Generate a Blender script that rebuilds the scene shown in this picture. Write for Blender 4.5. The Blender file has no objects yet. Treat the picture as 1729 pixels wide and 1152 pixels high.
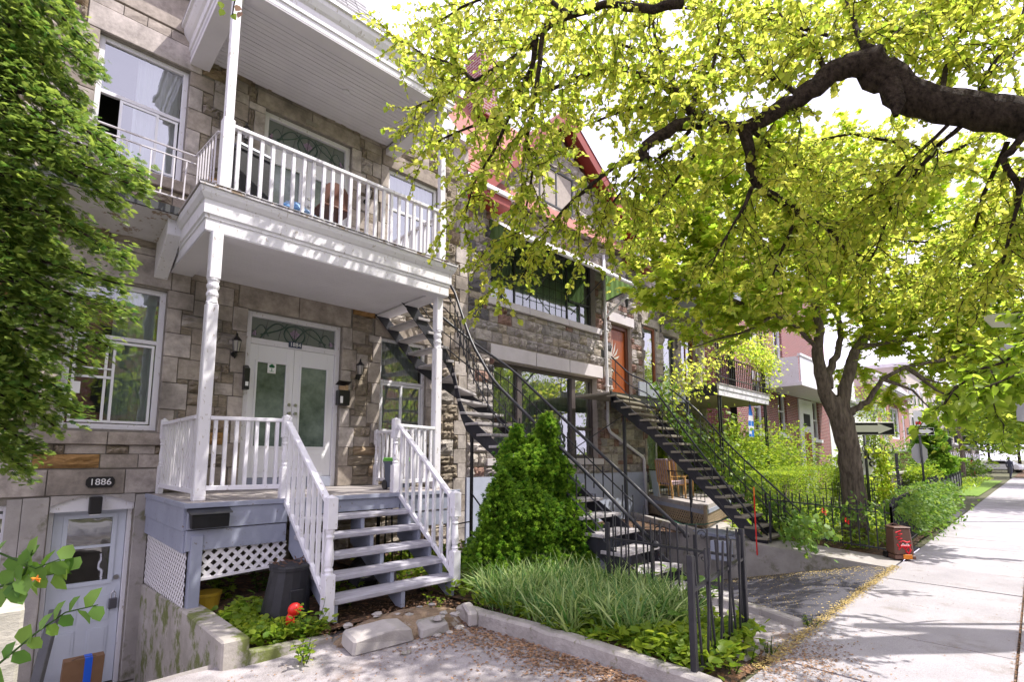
import bpy, math, random
import numpy as np
from mathutils import Vector, Matrix

SC = bpy.context.scene
COL = SC.collection
R = math.radians

# ---------------------------------------------------------------- camera, world, sun, exposure
F_PX, CX, CY, YAW, PIT = 857.0, 864.0, 674.0, 0.772, 0.118     # calibration of the photograph (1729 x 1152)
FW = Vector((math.sin(YAW) * math.cos(PIT), math.cos(YAW) * math.cos(PIT), math.sin(PIT)))
RT = Vector((math.cos(YAW), -math.sin(YAW), 0.0))
UP = RT.cross(FW)
cam_d = bpy.data.cameras.new("camera")
cam = bpy.data.objects.new("camera", cam_d)
COL.objects.link(cam)
cam_d.sensor_width = 36.0
cam_d.lens = 36.0 * F_PX / 1729.0
cam_d.shift_x = 0.0
cam_d.shift_y = (CY - 576.0) / 1729.0
cam_d.clip_start = 0.05
cam_d.clip_end = 3000.0
m = Matrix.Identity(3)
m.col[0], m.col[1], m.col[2] = RT, UP, -FW
cam.matrix_world = m.to_4x4()
SC.camera = cam

SUN_DIR = Vector((0.71, -0.69, 1.60)).normalized()             # towards the sun
elev = math.asin(SUN_DIR.z)
world = bpy.data.worlds.new("World")
SC.world = world
world.use_nodes = True
wn, wl = world.node_tree.nodes, world.node_tree.links
wn.clear()
sky = wn.new('ShaderNodeTexSky')
sky.sky_type = 'NISHITA'
sky.sun_disc = False
sky.sun_elevation = elev
sky.sun_rotation = math.atan2(SUN_DIR.x, SUN_DIR.y)
sky.air_density, sky.dust_density, sky.ozone_density = 1.0, 3.0, 1.0
tc = wn.new('ShaderNodeTexCoord')
cn = wn.new('ShaderNodeTexNoise')
cn.inputs['Scale'].default_value = 1.7
cn.inputs['Detail'].default_value = 7.0
cn.inputs['Roughness'].default_value = 0.55
wl.new(tc.outputs['Generated'], cn.inputs['Vector'])
cr = wn.new('ShaderNodeValToRGB')
cr.color_ramp.elements[0].position = 0.30
cr.color_ramp.elements[0].color = (0.62, 0.62, 0.62, 1)
cr.color_ramp.elements[1].position = 0.66
cr.color_ramp.elements[1].color = (1, 1, 1, 1)
wl.new(cn.outputs['Fac'], cr.inputs['Fac'])
mx = wn.new('ShaderNodeMixRGB')
mx.inputs['Color2'].default_value = (9.8, 9.1, 11.4, 1)         # thin bright cloud veil
wl.new(cr.outputs['Color'], mx.inputs['Fac'])
wl.new(sky.outputs['Color'], mx.inputs['Color1'])
bg = wn.new('ShaderNodeBackground')
bg.inputs['Strength'].default_value = 0.120
wo = wn.new('ShaderNodeOutputWorld')
wl.new(mx.outputs['Color'], bg.inputs['Color'])
wl.new(bg.outputs['Background'], wo.inputs['Surface'])

sun_d = bpy.data.lights.new("sun", 'SUN')
sun_d.energy = 4.3
sun_d.angle = R(0.5)
sun_d.color = (1.0, 0.95, 0.88)
sun = bpy.data.objects.new("sun", sun_d)
COL.objects.link(sun)
sun.rotation_euler = SUN_DIR.to_track_quat('Z', 'Y').to_euler()
sun.location = (0, 0, 30)

SC.view_settings.view_transform = 'Standard'
SC.view_settings.look = 'None'
SC.view_settings.gamma = 1.0
SC.view_settings.use_curve_mapping = False
SC.view_settings.exposure = 0.78
SC.render.engine = 'CYCLES'
SC.cycles.max_bounces = 7
SC.cycles.diffuse_bounces = 4
SC.cycles.transparent_max_bounces = 10

D = 7.8           # distance of the row of fronts from the camera
GZ = -1.6         # level of the sidewalk (the camera is the origin)


def at(px, py, Y=None, X=None, Z=None, d=None):
    """the point of the place that a line of sight meets on a plane"""
    v = RT * ((px - CX) / F_PX) - UP * ((py - CY) / F_PX) + FW
    if Y is not None:
        return v * (Y / v.y)
    if X is not None:
        return v * (X / v.x)
    if Z is not None:
        return v * (Z / v.z)
    return v * d


# ---------------------------------------------------------------- mesh builder
class MB:
    def __init__(s):
        s.v, s.f = [], []

    def add(s, vs, fs):
        o = len(s.v)
        s.v += [tuple(p) for p in vs]
        s.f += [tuple(i + o for i in f) for f in fs]
        return s

    def box(s, x0, y0, z0, x1, y1, z1):
        v = [(x0, y0, z0), (x1, y0, z0), (x1, y1, z0), (x0, y1, z0), (x0, y0, z1), (x1, y0, z1), (x1, y1, z1), (x0, y1, z1)]
        return s.add(v, [(0, 3, 2, 1), (4, 5, 6, 7), (0, 1, 5, 4), (1, 2, 6, 5), (2, 3, 7, 6), (3, 0, 4, 7)])

    def bar(s, p, q, w, h=None, up=(0, 0, 1)):
        p, q = Vector(p), Vector(q)
        h = w if h is None else h
        d = (q - p).normalized()
        u = Vector(up)
        if abs(d.dot(u)) > 0.98:
            u = Vector((0, 1, 0))
        a = d.cross(u).normalized()
        b = a.cross(d).normalized()
        a, b = a * w / 2, b * h / 2
        v = [p - a - b, p + a - b, p + a + b, p - a + b, q - a - b, q + a - b, q + a + b, q - a + b]
        return s.add(v, [(0, 3, 2, 1), (4, 5, 6, 7), (0, 1, 5, 4), (1, 2, 6, 5), (2, 3, 7, 6), (3, 0, 4, 7)])

    def tube(s, pts, r, n=6, cap=True):
        pts = [Vector(p) for p in pts]
        k = len(pts)
        rs = r if isinstance(r, (list, tuple)) else [r] * k
        o = len(s.v)
        prev = None
        for i, p in enumerate(pts):
            d = (pts[min(i + 1, k - 1)] - pts[max(i - 1, 0)])
            if d.length < 1e-9:
                d = Vector((0, 0, 1))
            d.normalize()
            if prev is None:
                ref = Vector((0, 0, 1)) if abs(d.z) < 0.9 else Vector((1, 0, 0))
                a = d.cross(ref).normalized()
            else:
                a = (prev - d * prev.dot(d))
                a = a.normalized() if a.length > 1e-6 else d.orthogonal().normalized()
            prev = a
            b = d.cross(a)
            for j in range(n):
                t = 2 * math.pi * j / n
                s.v.append(tuple(p + (a * math.cos(t) + b * math.sin(t)) * rs[i]))
        for i in range(k - 1):
            for j in range(n):
                j2 = (j + 1) % n
                s.f.append((o + i * n + j, o + i * n + j2, o + (i + 1) * n + j2, o + (i + 1) * n + j))
        if cap:
            s.f.append(tuple(o + j for j in range(n))[::-1])
            s.f.append(tuple(o + (k - 1) * n + j for j in range(n)))
        return s

    def lathe(s, c, prof, n=12, sq=None):
        """profile of (radius, z) round the vertical through c"""
        o = len(s.v)
        for r, z in prof:
            for j in range(n):
                t = 2 * math.pi * (j + 0.5) / n
                s.v.append((c[0] + r * math.cos(t), c[1] + r * math.sin(t), c[2] + z))
        k = len(prof)
        for i in range(k - 1):
            for j in range(n):
                j2 = (j + 1) % n
                s.f.append((o + i * n + j, o + i * n + j2, o + (i + 1) * n + j2, o + (i + 1) * n + j))
        s.f.append(tuple(o + j for j in range(n))[::-1])
        s.f.append(tuple(o + (k - 1) * n + j for j in range(n)))
        return s

    def prism(s, poly, vec):
        n = len(poly)
        vec = Vector(vec)
        a = [Vector(p) for p in poly]
        o = len(s.v)
        s.v += [tuple(p) for p in a] + [tuple(p + vec) for p in a]
        s.f.append(tuple(o + i for i in range(n)))
        s.f.append(tuple(o + n + i for i in range(n))[::-1])
        for i in range(n):
            j = (i + 1) % n
            s.f.append((o + j, o + i, o + n + i, o + n + j))
        return s

    def mesh(s, name, off=Vector((0, 0, 0)), smooth=False):
        me = bpy.data.meshes.new(name)
        me.from_pydata([(a - off.x, b - off.y, c - off.z) for a, b, c in s.v], [], s.f)
        if smooth:
            me.polygons.foreach_set('use_smooth', [True] * len(me.polygons))
        return me

    def build(s, name, mat, parent=None, smooth=False, bevel=0, label=None, kind=None, fix=True):
        off = root_loc(parent) if parent else Vector((0, 0, 0))
        me = s.mesh(name, off, smooth)
        if fix:
            import bmesh
            bm = bmesh.new()
            bm.from_mesh(me)
            bmesh.ops.recalc_face_normals(bm, faces=bm.faces)
            bm.to_mesh(me)
            bm.free()
        me.materials.append(mat)
        o = bpy.data.objects.new(name, me)
        COL.objects.link(o)
        if parent:
            o.parent = parent
        if bevel:
            b = o.modifiers.new('bevel', 'BEVEL')
            b.width = bevel
            b.segments = 1
            b.limit_method = 'ANGLE'
        if label:
            o['label'] = label
        if kind:
            o['kind'] = kind
        return o


def root_loc(o):
    p = Vector((0, 0, 0))
    while o is not None:
        p = p + Vector(o.location)
        o = o.parent
    return p


def tag(o, label=None, cat=None, group=None, kind=None):
    if label: o['label'] = label
    if cat: o['category'] = cat
    if group: o['group'] = group
    if kind: o['kind'] = kind
    return o


def thing(name, loc, label, cat, group=None):
    o = bpy.data.objects.new(name, None)
    o.empty_display_size = 0.1
    COL.objects.link(o)
    o.location = loc
    return tag(o, label, cat, group)


def piece(name, mesh, parent, loc, scale=(1, 1, 1), rot=(0, 0, 0), mat=None):
    """one more object that shares its mesh with others; loc in world terms"""
    o = bpy.data.objects.new(name, mesh)
    COL.objects.link(o)
    o.parent = parent
    o.location = Vector(loc) - root_loc(parent)
    o.scale = scale
    o.rotation_euler = rot
    if mat:
        o.material_slots[0].link = 'OBJECT'
        o.material_slots[0].material = mat
    return o


def copy_tree(o, parent=None):
    c = o.copy()
    COL.objects.link(c)
    if parent:
        c.parent = parent
    for ch in list(o.children):
        copy_tree(ch, c)
    return c


def structure(mb, name, mat, **k):
    return tag(mb.build(name, mat, **k), kind='structure')


# ---------------------------------------------------------------- materials
def _nodes(name):
    m = bpy.data.materials.new(name)
    m.use_nodes = True
    nt = m.node_tree
    b = nt.nodes['Principled BSDF']
    return m, nt, b


def L3(c):
    return (c[0], c[1], c[2], 1.0)


def pmat(name, c1, c2=None, rough=0.7, scale=6.0, stretch=(1, 1, 1), bump=0.15, bscale=None, c3=None, f3=(0.62, 0.70), s3=3.0,
         rand=0.0, metal=0.0, spec=0.4, coord='pos', detail=6, bdist=0.01, grain=0.0):
    """two noise-mixed colours, optional patches of a third colour, bump; rand varies the value object by object"""
    m, nt, b = _nodes(name)
    N, Lk = nt.nodes, nt.links
    c2 = c2 or tuple(x * 0.75 for x in c1)
    if coord == 'pos':
        g = N.new('ShaderNodeNewGeometry'); vec = g.outputs['Position']
    else:
        g = N.new('ShaderNodeTexCoord'); vec = g.outputs['Object']
    mp = N.new('ShaderNodeMapping')
    mp.inputs['Scale'].default_value = stretch
    Lk.new(vec, mp.inputs['Vector'])
    if rand:
        oi = N.new('ShaderNodeObjectInfo')
        mul = N.new('ShaderNodeMath'); mul.operation = 'MULTIPLY'; mul.inputs[1].default_value = 37.0
        Lk.new(oi.outputs['Random'], mul.inputs[0])
        cb = N.new('ShaderNodeCombineXYZ')
        Lk.new(mul.outputs[0], cb.inputs[0]); Lk.new(mul.outputs[0], cb.inputs[1])
        Lk.new(cb.outputs[0], mp.inputs['Location'])
    n1 = N.new('ShaderNodeTexNoise')
    n1.inputs['Scale'].default_value = scale; n1.inputs['Detail'].default_value = detail; n1.inputs['Roughness'].default_value = 0.65
    Lk.new(mp.outputs[0], n1.inputs['Vector'])
    r1 = N.new('ShaderNodeValToRGB')
    r1.color_ramp.elements[0].position = 0.33; r1.color_ramp.elements[0].color = L3(c2)
    r1.color_ramp.elements[1].position = 0.67; r1.color_ramp.elements[1].color = L3(c1)
    Lk.new(n1.outputs['Fac'], r1.inputs['Fac'])
    col = r1.outputs['Color']
    if c3:
        n3 = N.new('ShaderNodeTexNoise')
        n3.inputs['Scale'].default_value = s3; n3.inputs['Detail'].default_value = 8; n3.inputs['Roughness'].default_value = 0.7
        Lk.new(mp.outputs[0], n3.inputs['Vector'])
        r3 = N.new('ShaderNodeValToRGB')
        r3.color_ramp.elements[0].position = f3[0]; r3.color_ramp.elements[0].color = (0, 0, 0, 1)
        r3.color_ramp.elements[1].position = f3[1]; r3.color_ramp.elements[1].color = (1, 1, 1, 1)
        Lk.new(n3.outputs['Fac'], r3.inputs['Fac'])
        x = N.new('ShaderNodeMixRGB'); x.inputs['Color2'].default_value = L3(c3)
        Lk.new(r3.outputs['Color'], x.inputs['Fac']); Lk.new(col, x.inputs['Color1'])
        col = x.outputs['Color']
    if rand:
        mr = N.new('ShaderNodeMapRange')
        mr.inputs['To Min'].default_value = 1 - rand; mr.inputs['To Max'].default_value = 1 + rand
        Lk.new(oi.outputs['Random'], mr.inputs['Value'])
        hs = N.new('ShaderNodeHueSaturation')
        Lk.new(mr.outputs[0], hs.inputs['Value']); Lk.new(col, hs.inputs['Color'])
        col = hs.outputs['Color']
    if grain:
        ng = N.new('ShaderNodeTexNoise'); ng.inputs['Scale'].default_value = 160; ng.inputs['Detail'].default_value = 2
        Lk.new(vec, ng.inputs['Vector'])
        mg = N.new('ShaderNodeMapRange'); mg.inputs['From Min'].default_value = 0.3; mg.inputs['From Max'].default_value = 0.7
        mg.inputs['To Min'].default_value = 1 - grain; mg.inputs['To Max'].default_value = 1 + grain
        Lk.new(ng.outputs['Fac'], mg.inputs['Value'])
        h2 = N.new('ShaderNodeHueSaturation'); Lk.new(mg.outputs[0], h2.inputs['Value']); Lk.new(col, h2.inputs['Color'])
        col = h2.outputs['Color']
    Lk.new(col, b.inputs['Base Color'])
    b.inputs['Roughness'].default_value = rough
    b.inputs['Metallic'].default_value = metal
    b.inputs['Specular IOR Level'].default_value = spec
    if bump:
        nb = N.new('ShaderNodeTexNoise')
        nb.inputs['Scale'].default_value = bscale or scale * 4; nb.inputs['Detail'].default_value = 5; nb.inputs['Roughness'].default_value = 0.7
        Lk.new(mp.outputs[0], nb.inputs['Vector'])
        bp = N.new('ShaderNodeBump'); bp.inputs['Strength'].default_value = bump; bp.inputs['Distance'].default_value = bdist
        Lk.new(nb.outputs['Fac'], bp.inputs['Height']); Lk.new(bp.outputs['Normal'], b.inputs['Normal'])
    return m


def flat(name, c, rough=0.5, metal=0.0, spec=0.5):
    m, nt, b = _nodes(name)
    b.inputs['Base Color'].default_value = L3(c)
    b.inputs['Roughness'].default_value = rough
    b.inputs['Metallic'].default_value = metal
    b.inputs['Specular IOR Level'].default_value = spec
    return m


def stone_mat(name, stops, bump=0.8, bscale=9.0, stretch=(1, 1, 2.2), bdist=0.03, rough=0.9):
    """stones: colour drawn per object from a list of stops, mottled, with stains and a strong broken relief"""
    m, nt, b = _nodes(name)
    N, Lk = nt.nodes, nt.links
    oi = N.new('ShaderNodeObjectInfo')
    ramp = N.new('ShaderNodeValToRGB'); ramp.color_ramp.interpolation = 'CONSTANT'
    e = ramp.color_ramp.elements
    e[0].position = 0.0; e[0].color = L3(stops[0][1])
    e[1].position = stops[1][0]; e[1].color = L3(stops[1][1])
    for p, c in stops[2:]:
        x = e.new(p); x.color = L3(c)
    Lk.new(oi.outputs['Random'], ramp.inputs['Fac'])
    g = N.new('ShaderNodeNewGeometry')
    mp = N.new('ShaderNodeMapping'); mp.inputs['Scale'].default_value = stretch
    Lk.new(g.outputs['Position'], mp.inputs['Vector'])
    n1 = N.new('ShaderNodeTexNoise'); n1.inputs['Scale'].default_value = 5; n1.inputs['Detail'].default_value = 9; n1.inputs['Roughness'].default_value = 0.72
    Lk.new(mp.outputs[0], n1.inputs['Vector'])
    mr = N.new('ShaderNodeMapRange'); mr.inputs['From Min'].default_value = 0.3; mr.inputs['From Max'].default_value = 0.7
    mr.inputs['To Min'].default_value = 0.55; mr.inputs['To Max'].default_value = 1.42
    Lk.new(n1.outputs['Fac'], mr.inputs['Value'])
    hs = N.new('ShaderNodeHueSaturation'); Lk.new(mr.outputs[0], hs.inputs['Value']); Lk.new(ramp.outputs['Color'], hs.inputs['Color'])
    n2 = N.new('ShaderNodeTexNoise'); n2.inputs['Scale'].default_value = 1.3; n2.inputs['Detail'].default_value = 6
    Lk.new(g.outputs['Position'], n2.inputs['Vector'])
    r2 = N.new('ShaderNodeValToRGB'); r2.color_ramp.elements[0].position = 0.50; r2.color_ramp.elements[1].position = 0.68
    r2.color_ramp.elements[1].color = (0.6, 0.6, 0.6, 1)
    Lk.new(n2.outputs['Fac'], r2.inputs['Fac'])
    x = N.new('ShaderNodeMixRGB'); x.inputs['Color2'].default_value = (0.09, 0.08, 0.07, 1)
    Lk.new(r2.outputs['Color'], x.inputs['Fac']); Lk.new(hs.outputs['Color'], x.inputs['Color1'])
    Lk.new(x.outputs['Color'], b.inputs['Base Color'])
    b.inputs['Roughness'].default_value = rough; b.inputs['Specular IOR Level'].default_value = 0.2
    nb = N.new('ShaderNodeTexNoise'); nb.inputs['Scale'].default_value = bscale; nb.inputs['Detail'].default_value = 8; nb.inputs['Roughness'].default_value = 0.62
    Lk.new(mp.outputs[0], nb.inputs['Vector'])
    bp = N.new('ShaderNodeBump'); bp.inputs['Strength'].default_value = bump; bp.inputs['Distance'].default_value = bdist
    Lk.new(nb.outputs['Fac'], bp.inputs['Height']); Lk.new(bp.outputs['Normal'], b.inputs['Normal'])
    return m


def leaf_mat(name, c_lo, c_hi, t_lo, t_hi, trans=0.5, rough=0.45):
    m = bpy.data.materials.new(name); m.use_nodes = True
    nt = m.node_tree; N, Lk = nt.nodes, nt.links
    N.clear()
    at_ = N.new('ShaderNodeAttribute'); at_.attribute_name = 'tint'
    def ramp(a, b):
        r = N.new('ShaderNodeMixRGB'); r.inputs['Color1'].default_value = L3(a); r.inputs['Color2'].default_value = L3(b)
        Lk.new(at_.outputs['Fac'], r.inputs['Fac']); return r
    rd, rtn = ramp(c_lo, c_hi), ramp(t_lo, t_hi)
    p = N.new('ShaderNodeBsdfPrincipled'); p.inputs['Roughness'].default_value = rough; p.inputs['Specular IOR Level'].default_value = 0.35
    Lk.new(rd.outputs['Color'], p.inputs['Base Color'])
    t = N.new('ShaderNodeBsdfTranslucent'); Lk.new(rtn.outputs['Color'], t.inputs['Color'])
    mixn = N.new('ShaderNodeMixShader'); mixn.inputs['Fac'].default_value = trans
    Lk.new(p.outputs[0], mixn.inputs[1]); Lk.new(t.outputs[0], mixn.inputs[2])
    o = N.new('ShaderNodeOutputMaterial'); Lk.new(mixn.outputs[0], o.inputs['Surface'])
    return m


def glass_mat(name, tint=(0.75, 0.8, 0.8), refl=0.3):
    m = bpy.data.materials.new(name); m.use_nodes = True
    nt = m.node_tree; N, Lk = nt.nodes, nt.links
    N.clear()
    lw = N.new('ShaderNodeFresnel'); lw.inputs['IOR'].default_value = 1.5
    ma = N.new('ShaderNodeMath'); ma.operation = 'MULTIPLY_ADD'; ma.inputs[1].default_value = 1.4; ma.inputs[2].default_value = refl
    ma.use_clamp = True
    Lk.new(lw.outputs[0], ma.inputs[0])
    t = N.new('ShaderNodeBsdfTransparent'); t.inputs['Color'].default_value = L3(tint)
    g = N.new('ShaderNodeBsdfGlossy'); g.inputs['Roughness'].default_value = 0.02; g.inputs['Color'].default_value = (0.9, 0.93, 0.95, 1)
    nz = N.new('ShaderNodeTexNoise'); nz.inputs['Scale'].default_value = 2.2
    ge = N.new('ShaderNodeNewGeometry'); Lk.new(ge.outputs['Position'], nz.inputs['Vector'])
    bp = N.new('ShaderNodeBump'); bp.inputs['Strength'].default_value = 0.08; bp.inputs['Distance'].default_value = 0.05
    Lk.new(nz.outputs['Fac'], bp.inputs['Height']); Lk.new(bp.outputs['Normal'], g.inputs['Normal'])
    x = N.new('ShaderNodeMixShader'); Lk.new(ma.outputs[0], x.inputs['Fac']); Lk.new(t.outputs[0], x.inputs[1]); Lk.new(g.outputs[0], x.inputs[2])
    o = N.new('ShaderNodeOutputMaterial'); Lk.new(x.outputs[0], o.inputs['Surface'])
    return m


M = {}
M['white'] = pmat('white_paint', (0.74, 0.73, 0.76), (0.66, 0.65, 0.69), rough=0.5, scale=2.5, bump=0.12, bscale=30, c3=(0.42, 0.38, 0.35), f3=(0.60, 0.64), s3=26, stretch=(1, 1, 0.4))
M['soffit'] = pmat('soffit_paint', (0.70, 0.68, 0.72), (0.62, 0.60, 0.64), rough=0.6, scale=1.5, bump=0.08, bscale=25, c3=(0.36, 0.30, 0.26), f3=(0.74, 0.78), s3=5)
M['peel'] = pmat('peeling_paint', (0.62, 0.60, 0.62), (0.52, 0.50, 0.52), rough=0.7, scale=4, bump=0.3, c3=(0.26, 0.19, 0.13), f3=(0.56, 0.60), s3=6)
M['grey_wood'] = pmat('grey_painted_wood', (0.30, 0.32, 0.40), (0.24, 0.26, 0.33), rough=0.6, scale=2.5, bump=0.15, bscale=40, c3=(0.17, 0.15, 0.14), f3=(0.62, 0.66), s3=18)
M['tread'] = pmat('worn_tread_paint', (0.44, 0.43, 0.48), (0.30, 0.29, 0.33), rough=0.8, scale=9, stretch=(0.35, 3, 3), bump=0.6, bscale=26, c3=(0.20, 0.17, 0.15), f3=(0.58, 0.66), s3=5, bdist=0.015)
M['deck'] = pmat('weathered_deck', (0.40, 0.37, 0.36), (0.28, 0.25, 0.24), rough=0.85, scale=7, stretch=(2, 0.4, 1), bump=0.4, c3=(0.5, 0.42, 0.36), f3=(0.6, 0.66))
M['vinyl'] = flat('white_vinyl', (0.76, 0.76, 0.79), 0.35)
M['lattice'] = flat('white_lattice', (0.74, 0.72, 0.74), 0.5)
M['tan_lattice'] = pmat('tan_lattice', (0.36, 0.28, 0.19), (0.28, 0.21, 0.14), bump=0.1)
M['mortar'] = pmat('mortar', (0.27, 0.245, 0.21), (0.18, 0.165, 0.145), rough=0.95, scale=12, bump=0.4)
M['mortar_pale'] = pmat('pale_mortar', (0.42, 0.37, 0.33), (0.33, 0.29, 0.26), rough=0.95, scale=12, bump=0.4)
ST1 = [(0, (0.28, 0.235, 0.18)), (0.14, (0.35, 0.30, 0.25)), (0.30, (0.22, 0.185, 0.14)), (0.42, (0.40, 0.36, 0.32)), (0.55, (0.29, 0.22, 0.145)),
       (0.66, (0.33, 0.285, 0.235)), (0.76, (0.37, 0.215, 0.085)), (0.84, (0.44, 0.40, 0.36)), (0.92, (0.24, 0.20, 0.16))]
M['rock'] = stone_mat('rock_faced_limestone', ST1, bump=1.0, bscale=5.0, stretch=(1, 1, 3.0), bdist=0.06)
M['dressed'] = stone_mat('dressed_limestone', [(0, (0.40, 0.355, 0.32)), (0.3, (0.35, 0.305, 0.265)), (0.6, (0.44, 0.395, 0.365)), (0.85, (0.31, 0.265, 0.225))], bump=0.35, bscale=30, stretch=(1, 1, 1), bdist=0.01)
ST2 = [(0, (0.36, 0.32, 0.29)), (0.16, (0.31, 0.285, 0.27)), (0.34, (0.41, 0.37, 0.33)), (0.5, (0.28, 0.25, 0.235)), (0.62, (0.36, 0.31, 0.255)),
       (0.76, (0.27, 0.17, 0.14)), (0.83, (0.115, 0.11, 0.115)), (0.88, (0.40, 0.36, 0.34))]
M['rock2'] = stone_mat('mixed_fieldstone', ST2, bump=1.0, bscale=6.0, stretch=(1, 1, 2.0), bdist=0.05)
M['lintel2'] = pmat('pale_cast_stone', (0.60, 0.56, 0.57), (0.52, 0.48, 0.49), rough=0.8, bump=0.1, scale=3)
M['parge'] = pmat('blue_grey_parging', (0.42, 0.45, 0.55), (0.34, 0.37, 0.46), rough=0.8, scale=2, bump=0.25, c3=(0.2, 0.2, 0.22), f3=(0.64, 0.7))
M['concrete'] = pmat('concrete', (0.42, 0.39, 0.37), (0.30, 0.28, 0.265), rough=0.9, scale=3, bump=0.5, bscale=30, c3=(0.17, 0.165, 0.11), f3=(0.55, 0.64), s3=2.2)
M['mossy'] = pmat('mossy_concrete', (0.40, 0.37, 0.34), (0.27, 0.25, 0.22), rough=0.95, scale=3, bump=0.6, bscale=26, c3=(0.13, 0.15, 0.045), f3=(0.50, 0.58), s3=2.6)
M['sidewalk'] = pmat('sidewalk_concrete', (0.39, 0.37, 0.39), (0.30, 0.285, 0.30), rough=0.9, scale=1.3, bump=0.35, bscale=60, rand=0.08, grain=0.22, c3=(0.24, 0.215, 0.20), f3=(0.56, 0.74), s3=2.3)
M['paving'] = pmat('old_paving', (0.38, 0.35, 0.355), (0.23, 0.21, 0.21), rough=0.95, scale=4, bump=0.6, bscale=50, grain=0.25, c3=(0.2, 0.15, 0.12), f3=(0.55, 0.68), s3=1.5)
M['asphalt'] = pmat('driveway_asphalt', (0.085, 0.082, 0.10), (0.055, 0.053, 0.066), rough=0.85, scale=2, bump=0.6, bscale=110, grain=0.35)
M['road'] = pmat('road_asphalt', (0.06, 0.06, 0.062), (0.045, 0.045, 0.046), rough=0.9, scale=2, bump=0.5, bscale=80)
M['soil'] = pmat('garden_soil', (0.11, 0.075, 0.05), (0.06, 0.04, 0.028), rough=1, scale=8, bump=0.9, bscale=40, bdist=0.03, c3=(0.25, 0.13, 0.07), f3=(0.5, 0.6), s3=14)
M['ground'] = pmat('ground', (0.12, 0.11, 0.07), (0.08, 0.09, 0.04), rough=1, scale=1.5, bump=0.5)
M['iron'] = pmat('black_iron', (0.022, 0.022, 0.028), (0.012, 0.012, 0.016), rough=0.4, scale=20, bump=0.15, spec=0.5)
M['iron_rust'] = pmat('rusted_stringer', (0.026, 0.026, 0.036), (0.016, 0.016, 0.022), rough=0.55, scale=5, bump=0.3, c3=(0.20, 0.075, 0.02), f3=(0.63, 0.68), s3=3)
M['iron_white'] = flat('white_painted_iron', (0.66, 0.63, 0.66), 0.45)
M['plank'] = pmat('grey_stair_plank', (0.44, 0.42, 0.43), (0.30, 0.28, 0.28), rough=0.85, scale=8, stretch=(0.5, 3, 3), bump=0.4, rand=0.12)
M['plank_old'] = pmat('old_stair_plank', (0.30, 0.27, 0.22), (0.20, 0.18, 0.14), rough=0.9, scale=8, stretch=(0.5, 3, 3), bump=0.4, rand=0.12)
M['glass'] = glass_mat('window_glass', refl=0.16)
M['glass_bright'] = glass_mat('reflecting_glass', refl=0.26)
M['glass_door'] = pmat('frosted_door_glass', (0.20, 0.25, 0.22), (0.05, 0.075, 0.062), rough=0.07, scale=2.6, bump=0.1, bscale=90, spec=0.8)
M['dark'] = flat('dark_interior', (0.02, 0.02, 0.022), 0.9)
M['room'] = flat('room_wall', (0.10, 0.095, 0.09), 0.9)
M['curtain'] = pmat('curtain_cloth', (0.80, 0.80, 0.80), (0.60, 0.62, 0.63), rough=0.9, scale=2, stretch=(14, 1, 0.2), bump=0.2)
M['curtain_green'] = pmat('green_grey_curtain', (0.66, 0.74, 0.68), (0.42, 0.50, 0.45), rough=0.9, scale=2, stretch=(14, 1, 0.2), bump=0.2)
M['brown_frame'] = flat('brown_frame', (0.085, 0.068, 0.066), 0.5)
M['grey_frame'] = flat('dark_grey_frame', (0.045, 0.048, 0.05), 0.5)
M['red_door'] = pmat('varnished_door', (0.30, 0.075, 0.02), (0.20, 0.045, 0.012), rough=0.3, scale=3, stretch=(5, 5, 0.5), bump=0.08)
M['red_trim'] = pmat('red_painted_metal', (0.27, 0.035, 0.022), (0.20, 0.025, 0.016), rough=0.5, bump=0.05)
M['red_shingle'] = pmat('red_shingle', (0.36, 0.15, 0.125), (0.25, 0.09, 0.075), rough=0.85, scale=9, bump=0.3, rand=0.25)
M['slate'] = pmat('grey_slate', (0.30, 0.29, 0.31), (0.19, 0.185, 0.20), rough=0.7, scale=5, bump=0.3, rand=0.3)
M['cardboard'] = pmat('cardboard', (0.235, 0.135, 0.075), (0.20, 0.112, 0.06), rough=0.85, scale=8, bump=0.05)
M['blue_tape'] = flat('blue_tape', (0.015, 0.12, 0.72), 0.4)
M['black_plastic'] = pmat('black_plastic', (0.022, 0.022, 0.026), (0.012, 0.012, 0.014), rough=0.5, scale=9, bump=0.15, c3=(0.20, 0.18, 0.17), f3=(0.72, 0.76), s3=26)
M['blue_grey_plastic'] = flat('slate_blue_plastic', (0.075, 0.09, 0.13), 0.45)
M['green_plastic'] = flat('lime_green_lid', (0.12, 0.42, 0.04), 0.4)
M['brown_plastic'] = pmat('brown_bin_plastic', (0.16, 0.085, 0.062), (0.12, 0.062, 0.045), rough=0.55, scale=5, bump=0.1)
M['orange'] = flat('orange_tag', (0.75, 0.24, 0.02), 0.5)
M['red_paint'] = flat('red_spray_paint', (0.68, 0.012, 0.03), 0.5)
M['red_plastic'] = flat('red_plastic', (0.72, 0.02, 0.015), 0.35)
M['yellow_plastic'] = flat('yellow_plastic', (0.50, 0.33, 0.03), 0.5)
M['black'] = flat('black_enamel', (0.01, 0.01, 0.012), 0.3)
M['sign_white'] = flat('sign_white', (0.78, 0.78, 0.78), 0.45)
M['sign_cream'] = flat('faded_sign_face', (0.55, 0.56, 0.42), 0.45)
M['sign_back'] = flat('sign_back_metal', (0.50, 0.50, 0.52), 0.4, 0.3)
M['chrome'] = flat('steel_hardware', (0.45, 0.45, 0.45), 0.3, 1.0)
M['blue_flag'] = flat('blue_flag_cloth', (0.02, 0.16, 0.55), 0.8)
M['white_cloth'] = flat('white_flag_cloth', (0.75, 0.76, 0.78), 0.8)
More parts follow.
